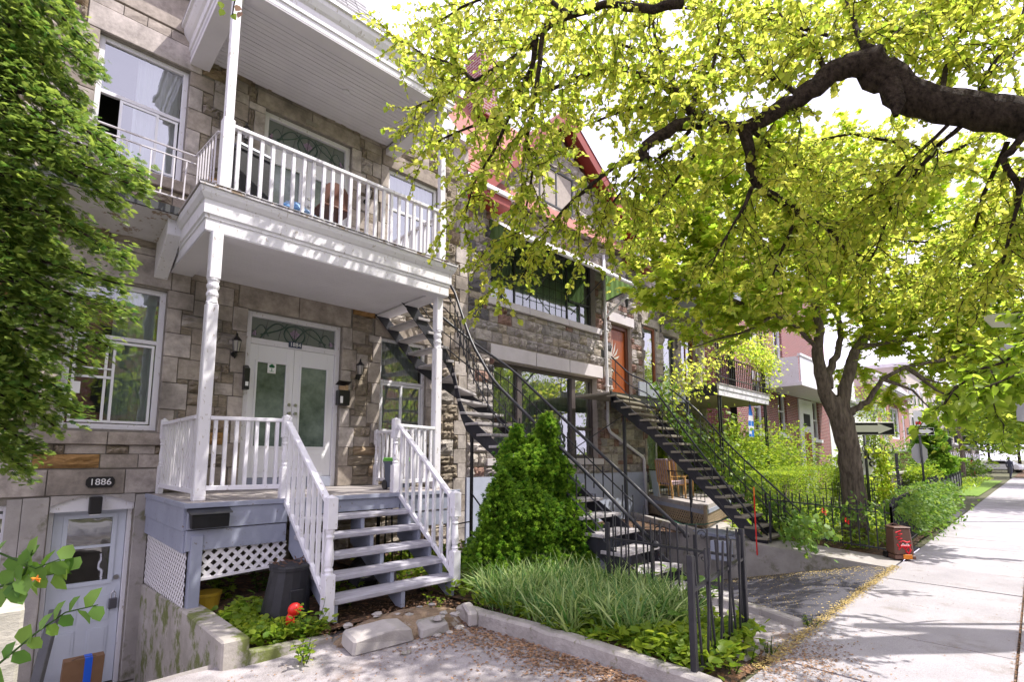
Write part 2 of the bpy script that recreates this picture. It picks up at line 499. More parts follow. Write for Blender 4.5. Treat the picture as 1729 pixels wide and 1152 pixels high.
M['bark'] = pmat('dark_bark', (0.105, 0.078, 0.060), (0.020, 0.014, 0.011), rough=0.97, scale=16, stretch=(.55, 1.6, 1.6), bump=1.0, bscale=20, bdist=0.09, spec=.15, c3=(0.07, 0.075, 0.03), f3=(0.60, 0.68))
M['bark2'] = pmat('grey_bark', (0.22, 0.18, 0.14), (0.07, 0.056, 0.042), rough=0.95, scale=9, stretch=(2.4, 2.4, 0.45), bump=1.0, bscale=15, bdist=0.05)
M['leaf_big'] = leaf_mat('linden_leaf', (0.11, 0.18, 0.02), (0.37, 0.36, 0.05), (0.42, 0.62, 0.05), (0.97, 0.92, 0.17), 0.62)
M['leaf_maple'] = leaf_mat('maple_leaf', (0.12, 0.22, 0.02), (0.36, 0.38, 0.04), (0.44, 0.72, 0.05), (0.97, 0.95, 0.14), 0.62)
M['leaf_dark'] = leaf_mat('dark_shrub_leaf', (0.04, 0.09, 0.014), (0.13, 0.20, 0.03), (0.12, 0.26, 0.03), (0.35, 0.5, 0.06), 0.4)
M['leaf_mid'] = leaf_mat('garden_leaf', (0.08, 0.17, 0.018), (0.26, 0.34, 0.03), (0.22, 0.42, 0.03), (0.65, 0.75, 0.07), 0.48)
M['leaf_vine'] = leaf_mat('glossy_vine_leaf', (0.06, 0.15, 0.02), (0.18, 0.30, 0.05), (0.14, 0.34, 0.03), (0.45, 0.6, 0.08), 0.35, 0.55)
M['cedar'] = leaf_mat('cedar_spray', (0.022, 0.08, 0.012), (0.25, 0.34, 0.06), (0.07, 0.22, 0.03), (0.55, 0.68, 0.11), 0.42)
M['cedar2'] = leaf_mat('arborvitae_spray', (0.02, 0.09, 0.008), (0.22, 0.37, 0.03), (0.06, 0.24, 0.015), (0.5, 0.74, 0.08), 0.40)
M['ribbon'] = leaf_mat('variegated_grass', (0.05, 0.15, 0.03), (0.54, 0.62, 0.26), (0.12, 0.34, 0.05), (0.7, 0.82, 0.28), 0.40)
M['litter'] = leaf_mat('dry_leaves', (0.14, 0.075, 0.045), (0.44, 0.27, 0.16), (0.2, 0.1, 0.03), (0.45, 0.24, 0.08), 0.15)
M['blossom'] = leaf_mat('fallen_blossom', (0.42, 0.30, 0.08), (0.60, 0.46, 0.20), (0.4, 0.3, 0.1), (0.5, 0.4, 0.1), 0.1)
M['petal'] = flat('orange_petal', (0.85, 0.25, 0.02), 0.6)


def brick_mat(name, c1, c2, cm, sc=1.0):
    m, nt, b = _nodes(name)
    N, Lk = nt.nodes, nt.links
    g = N.new('ShaderNodeNewGeometry')
    sp = N.new('ShaderNodeSeparateXYZ'); Lk.new(g.outputs['Position'], sp.inputs[0])
    ad = N.new('ShaderNodeMath'); ad.operation = 'ADD'; Lk.new(sp.outputs[0], ad.inputs[0]); Lk.new(sp.outputs[1], ad.inputs[1])
    cb = N.new('ShaderNodeCombineXYZ'); Lk.new(ad.outputs[0], cb.inputs[0]); Lk.new(sp.outputs[2], cb.inputs[1])
    br = N.new('ShaderNodeTexBrick')
    br.inputs['Color1'].default_value = L3(c1); br.inputs['Color2'].default_value = L3(c2); br.inputs['Mortar'].default_value = L3(cm)
    br.inputs['Scale'].default_value = 1.0 / sc
    br.inputs['Brick Width'].default_value = 0.22; br.inputs['Row Height'].default_value = 0.078; br.inputs['Mortar Size'].default_value = 0.011
    Lk.new(cb.outputs[0], br.inputs['Vector'])
    Lk.new(br.outputs['Color'], b.inputs['Base Color'])
    b.inputs['Roughness'].default_value = 0.85
    bp = N.new('ShaderNodeBump'); bp.inputs['Strength'].default_value = 0.6; bp.inputs['Distance'].default_value = 0.01; bp.invert = True
    Lk.new(br.outputs['Fac'], bp.inputs['Height']); Lk.new(bp.outputs['Normal'], b.inputs['Normal'])
    return m


M['brick_red'] = brick_mat('red_brick', (0.24, 0.055, 0.048), (0.15, 0.035, 0.035), (0.38, 0.30, 0.29))
M['brick_orange'] = brick_mat('orange_brick', (0.34, 0.12, 0.085), (0.28, 0.09, 0.07), (0.42, 0.34, 0.3))
M['beige'] = pmat('beige_stone_front', (0.50, 0.45, 0.41), (0.42, 0.37, 0.33), rough=0.9, scale=2, bump=0.2)
M['dark_stone'] = pmat('dark_stone_front', (0.20, 0.165, 0.16), (0.14, 0.115, 0.115), rough=0.9, scale=3, bump=0.3)
# ---------------------------------------------------------------- facade tools
def unit_stone(seed, rocky):
    rnd = random.Random(seed)
    nx, nz = (6, 4) if rocky else (2, 2)
    v, f = [], []
    for k in range(nz + 1):
        for i in range(nx + 1):
            x, z = i / nx - 0.5, k / nz - 0.5
            edge = i in (0, nx) or k in (0, nz)
            if rocky:
                y = -0.010 - rnd.uniform(0, 0.006) if edge else -0.028 - rnd.uniform(0, 0.045)
                if not edge:
                    x += rnd.uniform(-.05, .05); z += rnd.uniform(-.07, .07)
                else:
                    x *= 0.995
            else:
                y = -0.016 if edge else -0.019 - rnd.uniform(0, 0.004)
            v.append((x, y, z))
    W = nx + 1
    for k in range(nz):
        for i in range(nx):
            a = k * W + i
            f.append((a, a + 1, a + 1 + W, a + W) if (i + k) % 2 else (a, a + 1, a + 1 + W, a + W))
    ring = [i for i in range(W)] + [k * W + nx for k in range(1, nz + 1)] + [nz * W + i for i in range(nx - 1, -1, -1)] + [k * W for k in range(nz - 1, 0, -1)]
    o = len(v)
    for r in ring:
        v.append((v[r][0] * 1.0, 0.012, v[r][2]))
    n = len(ring)
    for j in range(n):
        j2 = (j + 1) % n
        f.append((ring[j2], ring[j], o + j, o + j2))
    me = bpy.data.meshes.new('stone')
    me.from_pydata(v, [], f)
    return me


ROCKS = [unit_stone(i, True) for i in range(9)]
FLATS = [unit_stone(100 + i, False) for i in range(4)]
_mesh_cache = {}


def with_mat(me, mat):
    k = (me.name, mat.name)
    if k not in _mesh_cache:
        c = me.copy(); c.materials.clear(); c.materials.append(mat); _mesh_cache[k] = c
    return _mesh_cache[k]


def sub_rect(r, h):
    """what is left of rectangle r after hole h is cut out"""
    x0, x1, z0, z1 = r
    a0, a1, b0, b1 = h
    if a0 >= x1 or a1 <= x0 or b0 >= z1 or b1 <= z0:
        return [r]
    out = []
    if a0 > x0: out.append((x0, a0, z0, z1))
    if a1 < x1: out.append((a1, x1, z0, z1))
    m0, m1 = max(x0, a0), min(x1, a1)
    if b0 > z0: out.append((m0, m1, z0, b0))
    if b1 < z1: out.append((m0, m1, b1, z1))
    return out


def ashlar(parent, x0, x1, z0, z1, holes, yw, mat_rock, mat_flat=None, seed=0, hs=(0.19, 0.24, 0.29), ws=(0.28, 0.62), joint=0.009, limit=300,
           clip=None, flat_share=0.2, plain=()):
    rnd = random.Random(seed)
    rects = []
    z = z0
    while z < z1 - 0.05:
        h = rnd.choice(hs)
        if z + h > z1 - 0.06: h = z1 - z
        x = x0 - rnd.uniform(0, 0.3)
        while x < x1:
            w = rnd.uniform(*ws)
            a, b = max(x, x0), min(x + w, x1)
            if b - a > 0.04:
                if h > 0.26 and rnd.random() < 0.3:            # two thin stones on top of each other
                    hh = h * rnd.uniform(.4, .6)
                    rects += [(a, b, z, z + hh), (a, b, z + hh, z + h)]
                else:
                    rects.append((a, b, z, z + h))
            x += w
        z += h
    out = []
    for r in rects:
        rs = [r]
        for hl in holes:
            rs = [q for p in rs for q in sub_rect(p, hl)]
        out += [q for q in rs if q[1] - q[0] > 0.045 and q[3] - q[2] > 0.045]
    if clip:
        out = [r for r in out if clip((r[0] + r[1]) / 2, r[3]) and clip(r[0], r[3] - .05) and clip(r[1], r[3] - .05)]
    out.sort(key=lambda r: -((r[1] - r[0]) * (r[3] - r[2])) / (1 + 0.05 * ((r[0] + r[1]) / 2) ** 2))
    rest = MB()
    for i, (a, b, c, d) in enumerate(out):
        rocky = rnd.random() > flat_share
        for p in plain:
            if p[0] <= (a + b) / 2 <= p[1] and p[2] <= (c + d) / 2 <= p[3]: rocky = rnd.random() > p[4]
        me = rnd.choice(ROCKS) if rocky else rnd.choice(FLATS)
        me = with_mat(me, mat_rock if rocky or not mat_flat else mat_flat)
        w, h = b - a - joint, d - c - joint
        if i < limit:
            piece('stone', me, parent, ((a + b) / 2, yw, (c + d) / 2), (w, rnd.uniform(.9, 1.6), h), mat=None)
        else:
            vs = [((a + b) / 2 + v.co.x * w, yw + v.co.y, (c + d) / 2 + v.co.z * h) for v in me.vertices]
            rest.add(vs, [tuple(p.vertices) for p in me.polygons])
    if rest.v:
        rest.build('stonework', mat_rock, parent, kind='stuff', fix=False)
    return len(out)


def block(parent, a, b, c, d, yw, mat, proud=0.03, name='stone', bevel=0.006, deep=0.03, label=None):
    o = MB().box(a + .004, yw - proud, c + .004, b - .004, yw + deep, d - .004).build(name, mat, parent, bevel=bevel, label=label)
    return o


def sheet(x0, x1, z0, z1, holes, y, reveal=0.25, top=None, back=True):
    """a wall front with openings and their reveals"""
    mb = MB()
    xs = sorted(set([x0, x1] + [min(max(v, x0), x1) for h in holes for v in h[:2]]))
    zs = sorted(set([z0, z1] + [min(max(v, z0), z1) for h in holes for v in h[2:]]))
    for i in range(len(xs) - 1):
        for k in range(len(zs) - 1):
            cx, cz = (xs[i] + xs[i + 1]) / 2, (zs[k] + zs[k + 1]) / 2
            if any(h[0] < cx < h[1] and h[2] < cz < h[3] for h in holes):
                continue
            mb.add([(xs[i], y, zs[k]), (xs[i + 1], y, zs[k]), (xs[i + 1], y, zs[k + 1]), (xs[i], y, zs[k + 1])], [(0, 1, 2, 3)])
    for a, b, c, d in holes:
        q = y + reveal
        mb.add([(a, y, c), (b, y, c), (b, y, d), (a, y, d), (a, q, c), (b, q, c), (b, q, d), (a, q, d)],
               [(0, 4, 5, 1), (1, 5, 6, 2), (2, 6, 7, 3), (3, 7, 4, 0)])
    return mb


def window(parent, a, b, c, d, y, fmat, bars_x=(), bars_z=(), fw=0.05, depth=0.06, glass=None, curtain=None, curt=(0, 1), sash=None,
           name='window', label=None, room=True, skip=()):
    """a frame with mullions; panes, curtains and the dark room behind are its sub-parts"""
    mb = MB()
    y0, y1 = y, y + depth
    mb.box(a, y0, c, a + fw, y1, d); mb.box(b - fw, y0, c, b, y1, d)
    mb.box(a + fw, y0 + .002, c, b - fw, y1, c + fw); mb.box(a + fw, y0 + .002, d - fw, b - fw, y1, d)
    for x in bars_x:
        x, zz0, zz1 = x if isinstance(x, tuple) else (x, c + fw, d - fw)
        mb.box(x - .022, y0 + .012, zz0, x + .022, y1, zz1)
    for z in bars_z:
        z, xx0, xx1 = z if isinstance(z, tuple) else (z, a + fw, b - fw)
        mb.box(xx0, y0 + .006, z - .025, xx1, y1, z + .025)
    o = mb.build(name, fmat, parent, bevel=0.004, label=label)
    xs = [a + fw] + [x if not isinstance(x, tuple) else x[0] for x in bars_x if not isinstance(x, tuple)] + [b - fw]
    zs = [c + fw] + [z for z in bars_z if not isinstance(z, tuple)] + [d - fw]
    for i in range(len(xs) - 1):
        for k in range(len(zs) - 1):
            if (i, k) in skip: continue
            MB().add([(xs[i], y + depth * .6, zs[k]), (xs[i + 1], y + depth * .6, zs[k]), (xs[i + 1], y + depth * .6, zs[k + 1]), (xs[i], y + depth * .6, zs[k + 1])],
                     [(0, 1, 2, 3)]).build('pane', glass or M['glass'], o, fix=False)
    if curtain:
        mb = MB()
        xa, xb = a + fw + (b - a - 2 * fw) * curt[0], a + fw + (b - a - 2 * fw) * curt[1]
        n = max(6, int((xb - xa) / 0.035))
        vs, fs = [], []
        for i in range(n + 1):
            x = xa + (xb - xa) * i / n
            yy = y + depth + 0.05 + 0.022 * math.sin(i * 1.9) + .008 * math.sin(i * .7)
            vs += [(x, yy, c + .03), (x, yy, d - .03)]
        for i in range(n):
            fs.append((2 * i, 2 * i + 2, 2 * i + 3, 2 * i + 1))
        mb.add(vs, fs).build('curtain', curtain, o, fix=False)
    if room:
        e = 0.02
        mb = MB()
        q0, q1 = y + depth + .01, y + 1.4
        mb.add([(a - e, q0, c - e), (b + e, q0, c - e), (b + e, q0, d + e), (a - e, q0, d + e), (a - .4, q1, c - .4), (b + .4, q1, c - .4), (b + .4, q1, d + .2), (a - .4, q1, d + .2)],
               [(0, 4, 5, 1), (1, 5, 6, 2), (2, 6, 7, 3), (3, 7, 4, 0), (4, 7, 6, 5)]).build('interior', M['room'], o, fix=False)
    return o


def text_mesh(name, s, size, mat, loc, rot=(math.pi / 2, 0, 0), parent=None, depth=0.003, sx=1.0):
    c = bpy.data.curves.new(name, 'FONT')
    c.body = s; c.size = size; c.align_x = 'CENTER'; c.align_y = 'CENTER'; c.extrude = depth
    t = bpy.data.objects.new(name, c)
    dg = bpy.context.evaluated_depsgraph_get()
    COL.objects.link(t)
    dg.update()
    me = bpy.data.meshes.new_from_object(t.evaluated_get(dg))
    bpy.data.objects.remove(t)
    me.materials.clear(); me.materials.append(mat)
    o = bpy.data.objects.new(name, me)
    COL.objects.link(o)
    if parent: o.parent = parent
    o.location = Vector(loc) - (root_loc(parent) if parent else Vector((0, 0, 0)))
    o.rotation_euler = rot
    o.scale = (sx, 1, 1)
    return o


# ---------------------------------------------------------------- ground, road, sidewalk
def cells(mb, x0, x1, y0, y1, holes, z):
    xs = sorted(set([x0, x1] + [v for h in holes for v in h[:2]]))
    ys = sorted(set([y0, y1] + [v for h in holes for v in h[2:]]))
    for i in range(len(xs) - 1):
        for k in range(len(ys) - 1):
            cx, cy = (xs[i] + xs[i + 1]) / 2, (ys[k] + ys[k + 1]) / 2
            if any(h[0] < cx < h[1] and h[2] < cy < h[3] for h in holes):
                continue
            mb.add([(xs[i], ys[k], z), (xs[i + 1], ys[k], z), (xs[i + 1], ys[k + 1], z), (xs[i], ys[k + 1], z)], [(0, 1, 2, 3)])


WELL = (-0.9, 1.24, 4.5, 9.3)
DRIVE = (5.62, 12.0, 1.62, 9.6)
mb = MB()
cells(mb, -400, 900, -500, 500, [WELL, DRIVE, (-80, 400, -12.2, -3.2)], GZ - 0.03)
structure(mb, 'ground', M['ground'], fix=False)
mb = MB()
mb.add([(-80, -12.2, GZ - .13), (400, -12.2, GZ - .13), (400, -3.2, GZ - .13), (-80, -3.2, GZ - .13)], [(0, 1, 2, 3)])
structure(mb, 'road', M['road'], fix=False)
structure(MB().box(-80, -3.2, GZ - .2, 400, -3.03, GZ + .004), 'road_kerb', M['concrete'], bevel=.01)
structure(MB().box(-80, -12.4, GZ - .2, 400, -12.2, GZ + .004), 'road_kerb', M['concrete'], bevel=.01)

sidewalk = structure(MB().box(-20, -1.45, GZ - .08, 160, 1.615, GZ - .022), 'sidewalk', M['soil'])
slab_me = MB().box(-.5, -.5, -.02, .5, .5, 0).mesh('slab')
slab_me.materials.append(M['sidewalk'])
rnd = random.Random(4)
for i in range(-4, 44):
    for j, (y0, y1) in enumerate(((0.255, 1.605), (-1.43, 0.235))):
        x0 = 5.88 + 1.345 * (i - 3)
        o = piece('slab', slab_me, sidewalk, (x0 + .6725, (y0 + y1) / 2, GZ + rnd.uniform(-.003, .003)), (1.327, y1 - y0, 1.4), (rnd.uniform(-.002, .002), rnd.uniform(-.002, .002), 0))

# paved forecourt in front of the house, slightly uneven, with the curved lip of the cellar well
def height(x, y):
    h = GZ + 0.004
    if x < 1.6: h += 0.05 * min(1, (1.6 - x) / 1.2) * max(0, min(1, (y - 1.6) / 2))
    return h + 0.008 * math.sin(3.1 * x + 1.7 * y) + .006 * math.sin(5.7 * x - 2.3 * y)


mb = MB()
n = 0
def grid_sheet(mb, x0, x1, y0, y1, nx, ny, hf, keep=None):
    o = len(mb.v)
    for j in range(ny + 1):
        for i in range(nx + 1):
            x, y = x0 + (x1 - x0) * i / nx, y0 + (y1 - y0) * j / ny
            mb.v.append((x, y, hf(x, y)))
    for j in range(ny):
        for i in range(nx):
            a = o + j * (nx + 1) + i
            if keep and not keep(x0 + (x1 - x0) * (i + .5) / nx, y0 + (y1 - y0) * (j + .5) / ny): continue
            mb.f.append((a, a + 1, a + nx + 2, a + nx + 1))
def lip(x): return 4.5 - 0.12 * (1.3 - x) ** 2
grid_sheet(mb, -6, 3.5, 1.62, 4.9, 76, 26, height, lambda x, y: not (x < 1.26 and y > lip(x)) and not (x > 1.3 and y > 4.62))
structure(mb, 'forecourt_paving', M['paving'], fix=False)
mb = MB()
pts = [(-2 + 0.2 * i, ) for i in range(17)]
ring = [(x[0], lip(x[0])) for x in pts]
for i in range(len(ring) - 1):
    (xa, ya), (xb, yb) = ring[i], ring[i + 1]
    mb.add([(xa, ya, GZ + .05), (xb, yb, GZ + .05), (xb, yb, -2.9), (xa, ya, -2.9)], [(0, 1, 2, 3)])
structure(mb, 'well_front_wall', M['concrete'], fix=False)
structure(MB().box(-2, 4.2, -2.80, 1.24, 7.8, -2.64), 'well_floor', M['concrete'])
# soil under the porch
mb = MB()
grid_sheet(mb, 1.3, 5.6, 4.5, 7.8, 30, 24, lambda x, y: GZ + .05 + .03 * math.sin(4 * x + y) + .025 * math.sin(7 * y - 2 * x))
structure(mb, 'soil', M['soil'], fix=False)
# garden bed
mb = MB()
def bed_h(x, y): return GZ - .01 + .11 * max(0, min(1, (y - 1.66) / .5, ((4.72 if y < 3 else 5.62) - x) / .25)) + .3 * (.03 * math.sin(3 * x + y) + .03 * math.sin(5 * y - 2 * x))
mb2 = MB()
grid_sheet(mb2, 3.45, 5.6, 1.65, 7.8, 24, 50, bed_h, lambda x, y: x > 3.5 and (x < 4.72 or y > 3.0))
structure(mb2, 'garden_bed', M['soil'], fix=False)
mb = MB(); mb.add([(4.5, 1.6, GZ + .002), (5.62, 1.6, GZ + .002), (5.62, 3.1, GZ + .002), (4.5, 3.1, GZ + .002)], [(0, 1, 2, 3)])
structure(mb, 'path_paving', M['paving'], fix=False)
# driveway going down to the garages
def drive_h(x, y): return GZ - .002 - 0.255 * max(0, y - 1.9) - .02 * math.sin(2 * x) * (y > 2)
mb = MB(); grid_sheet(mb, 5.62, 12.0, 1.62, 7.9, 30, 34, drive_h)
structure(mb, 'driveway', M['asphalt'], fix=False)
# garden of the third house
mb = MB(); grid_sheet(mb, 10.35, 17.1, 1.72, 7.8, 20, 20, lambda x, y: GZ + .03 + .02 * math.sin(3 * x))
structure(mb, 'garden_soil', M['soil'], fix=False)
mb = MB(); mb.add([(17.15, 1.65, GZ + .004), (21.5, 1.65, GZ + .004), (21.5, 60, GZ + .004), (17.15, 60, GZ + .004)], [(0, 1, 2, 3)])
structure(mb, 'alley_paving', M['road'], fix=False)
mb = MB(); mb.add([(30, 1.9, GZ + .01), (52, 1.9, GZ + .01), (52, 7.8, GZ + .01), (30, 7.8, GZ + .01)], [(0, 1, 2, 3)])
structure(mb, 'lawn', pmat('lawn', (0.16, 0.26, 0.03), (0.10, 0.18, 0.02), rough=1, scale=3, bump=.5), fix=False)
# ---------------------------------------------------------------- house one (1884 / 1886)
YW = 7.82
H1 = thing('stone_house', (2.9, 7.9, GZ), 'grey rock-faced stone townhouse behind the white two-storey porch numbered 1884', 'house')
openA = (0.31, 1.27, 0.36, 2.20)
openD = (2.26, 3.70, -0.43, 2.17)
openB = (4.42, 5.37, 0.42, 2.12)
openUA = (0.34, 1.32, 3.74, 5.40)
openUD = (2.33, 3.74, 2.95, 5.36)
openUB = (4.47, 5.57, 3.70, 5.30)
openC = (0.33, 1.10, -2.64, -0.42)
openL = (-0.75, 0.02, -1.9, -0.50)
holes = [openA, openD, openB, openUA, openUD, openUB, openC, openL]
sheet(-2.6, 6.33, -2.9, 6.45, holes, YW).build('wall', M['mortar'], H1, fix=False)
MB().box(-2.6, YW + 1.5, -2.9, 6.33, YW + 9, 6.44).build('rear_wall', M['mortar'], H1)
mb = MB()
mb.box(-2.62, YW + .01, -2.9, -2.6, YW + 1.5, 6.44); mb.box(6.31, YW + .01, -2.9, 6.325, YW + 1.5, 6.44); mb.box(-2.6, YW + .01, 6.445, 6.33, YW + 9, 6.47)
mb.build('side_wall', M['mortar'], H1)
# dressed stones: bands, lintels, sills, quoins
dress = []
def dr(a, b, c, d, proud=.03, deep=.03):
    dress.append((a, b, c, d)); block(H1, a, b, c, d, YW, M['dressed'], proud, deep=deep)
dr(-1.4, 0.28, -0.42, -0.12); dr(0.28, 0.99, -0.42, -0.12); dr(0.99, 1.37, -0.42, -0.12)
dr(0.28 - .32, 0.78, 0.17, 0.33, .075); dr(0.78, 1.40, 0.17, 0.33, .075)                     # sill of the left window
dr(-0.1, 1.30, 2.22, 2.62); dr(1.30, 1.52, 2.22, 2.60)
for (a, b, c, d), lt in ((openD, 0.36), (openB, 0.30), (openUA, 0.34), (openUD, 0.26), (openUB, 0.30)):
    n = 1 if b - a < 1.2 else 2
    x0, x1 = a - .14, b + .14
    for i in range(n):
        dr(x0 + (x1 - x0) * i / n, x0 + (x1 - x0) * (i + 1) / n, d + .003, d + lt)
for (a, b, c, d) in (openB, openUB, openUA):
    dr(a - .1, b + .1, c - .16, c - .003, .07)
# quoins beside openings and at the joint with the next house
def quoins(x, side, z0, z1, seed, w=(.17, .30), h=(.30, .36)):
    r = random.Random(seed); z = z0; k = 0
    while z < z1 - .05:
        hh = min(r.uniform(*h), z1 - z)
        if z1 - (z + hh) < .1: hh = z1 - z
        ww = w[k % 2]
        a, b = (x, x + ww) if side > 0 else (x - ww, x)
        dr(a, b, z, z + hh); z += hh; k += 1
quoins(openA[1] + .003, 1, 0.33, 2.22, 1); quoins(openA[0] - .003, -1, 0.33, 2.22, 2)
quoins(openD[0] - .003, -1, -0.43, 2.17, 3, (.14, .2)); quoins(openD[1] + .003, 1, -0.43, 2.17, 4, (.26, .17))
quoins(openB[0] - .003, -1, 0.26, 2.12, 5, (.16, .24)); quoins(openB[1] + .003, 1, 0.26, 2.12, 6, (.16, .22))
quoins(openUA[1] + .003, 1, 3.58, 5.40, 7); quoins(openUA[0] - .003, -1, 3.58, 5.40, 8)
quoins(openUD[0] - .003, -1, 2.95, 5.36, 9, (.16, .24)); quoins(openUD[1] + .003, 1, 2.95, 5.36, 10, (.18, .27))
quoins(openUB[0] - .003, -1, 3.54, 5.30, 11, (.16, .2)); quoins(openUB[1] + .003, 1, 3.54, 5.30, 12, (.17, .2))
quoins(6.32, -1, -1.6, 6.1, 13, (.20, .30), (.26, .34))
dr(-2.6, 1.55, 5.90, 6.43); dr(1.6, 6.32, 6.12, 6.43)
nst = ashlar(H1, -1.6, 6.32, -0.42, 6.1, holes + dress + [(-3, 1.3, 5.88, 7)], YW, M['rock'], M['dressed'], seed=11, limit=300,
             hs=(0.17, 0.22, 0.27, 0.31), ws=(0.22, 0.6), flat_share=0.3, plain=[(1.3, 4.4, -.42, 2.4, .6), (1.3, 4.4, 2.4, 6, .55)])
ashlar(H1, 1.34, 6.32, -1.7, -0.43, [openD] + dress, YW, M['rock'], M['dressed'], seed=12, limit=0)
# jambs of the cellar door: tall flat slabs, and the ledges beside the well
for a, b in ((0.10, 0.325), (1.105, 1.26)):
    block(H1, a, b, -2.62, -0.43, YW, M['concrete'], .05, name='door_jamb_slab')
MB().box(-0.02, YW - .045, -1.62, 0.098, YW + .02, -0.44).build('door_jamb_slab', M['concrete'], H1)
# roof line above: moulded white cornice, steep slate slope
MB().prism([(-2.6, 7.62, 6.47), (-2.6, 7.62, 6.62), (-2.6, 7.80, 6.66), (-2.6, 8.2, 6.66), (-2.6, 8.2, 6.47)], (8.92, 0, 0)).build('cornice', M['white'], H1)
MB().add([(-2.6, 7.85, 6.66), (6.3, 7.85, 6.66), (6.3, 8.7, 7.9), (-2.6, 8.7, 7.9), (-2.6, 16, 8.0), (6.3, 16, 8.0)], [(0, 1, 2, 3), (3, 2, 5, 4)]).build('roof', M['slate'], H1, fix=False)

# windows of house one
wa = window(H1, *openA, YW + .06, M['white'], bars_z=(1.50,), fw=.065, curtain=M['curtain_green'], curt=(.45, .98), label='ground floor sliding window with grey curtain and worn white frame')
m1 = MB()
for x0, x1, z0, z1, yy in ((0.40, 0.80, 0.44, 1.46, .085), (0.70, 1.19, 0.44, 1.46, .10)):
    m1.box(x0, YW + yy - .02, z0, x0 + .028, YW + yy, z1); m1.box(x1 - .028, YW + yy - .02, z0, x1, YW + yy, z1)
    m1.box(x0 + .028, YW + yy - .019, z0, x1 - .028, YW + yy, z0 + .03); m1.box(x0 + .028, YW + yy - .019, z1 - .03, x1 - .028, YW + yy, z1)
m1.box(0.43, YW + .066, 0.98, 0.77, YW + .082, 1.01); m1.box(0.43, YW + .066, 1.09, 0.77, YW + .082, 1.11)
m1.build('sash', M['vinyl'], wa)
MB().box(0.41, YW + .055, 0.78, 0.49, YW + .06, 0.92).build('sticker', M['sign_white'], wa)
wb = window(H1, *openB, YW + .05, M['white'], bars_z=(1.36,), fw=.05, curtain=M['curtain'], curt=(0, 1), glass=M['glass_bright'], label='window behind the porch with gathered net curtain')
m1 = MB()
for x0, x1, yy in ((4.48, 4.91, .08), (4.87, 5.31, .10)):
    m1.box(x0, YW + yy - .02, .48, x0 + .035, YW + yy, 1.33); m1.box(x1 - .035, YW + yy - .02, .48, x1, YW + yy, 1.33)
    m1.box(x0 + .035, YW + yy - .019, .48, x1 - .035, YW + yy, .52); m1.box(x0 + .035, YW + yy - .019, 1.29, x1 - .035, YW + yy, 1.33)
m1.build('sash', M['vinyl'], wb)
wu = window(H1, *openUA, YW + .06, M['white'], bars_z=(4.66,), fw=.06, curtain=M['curtain'], curt=(.42, 1), glass=M['glass_bright'], skip=((0, 0),), label='upper left window with one sash slid open')
m1 = MB()
for x0, x1, yy in ((0.60, 1.02, .075), (0.74, 1.24, .095)):
    m1.box(x0, YW + yy - .02, 3.82, x0 + .03, YW + yy, 4.62); m1.box(x1 - .03, YW + yy - .02, 3.82, x1, YW + yy, 4.62)
    m1.box(x0 + .03, YW + yy - .019, 3.82, x1 - .03, YW + yy, 3.85); m1.box(x0 + .03, YW + yy - .019, 4.59, x1 - .03, YW + yy, 4.62)
m1.build('sash', M['vinyl'], wu)
for x0, x1, yy in ((0.63, 0.99, .07), (0.99, 1.21, .09)):
    MB().add([(x0, YW + yy, 3.85), (x1, YW + yy, 3.85), (x1, YW + yy, 4.59), (x0, YW + yy, 4.59)], [(0, 1, 2, 3)]).build('pane', M['glass_bright'], wu, fix=False)
window(H1, *openUB, YW + .05, M['white'], bars_x=((5.02, 3.75, 4.55),), bars_z=(4.57,), fw=.06, curtain=M['curtain'], glass=M['glass_bright'], label='upper right window with violet-grey blind')
wl_ = window(H1, *openL, YW + .03, M['white'], bars_z=(-0.82, -0.62), fw=.06, label='small cellar window at the left edge')


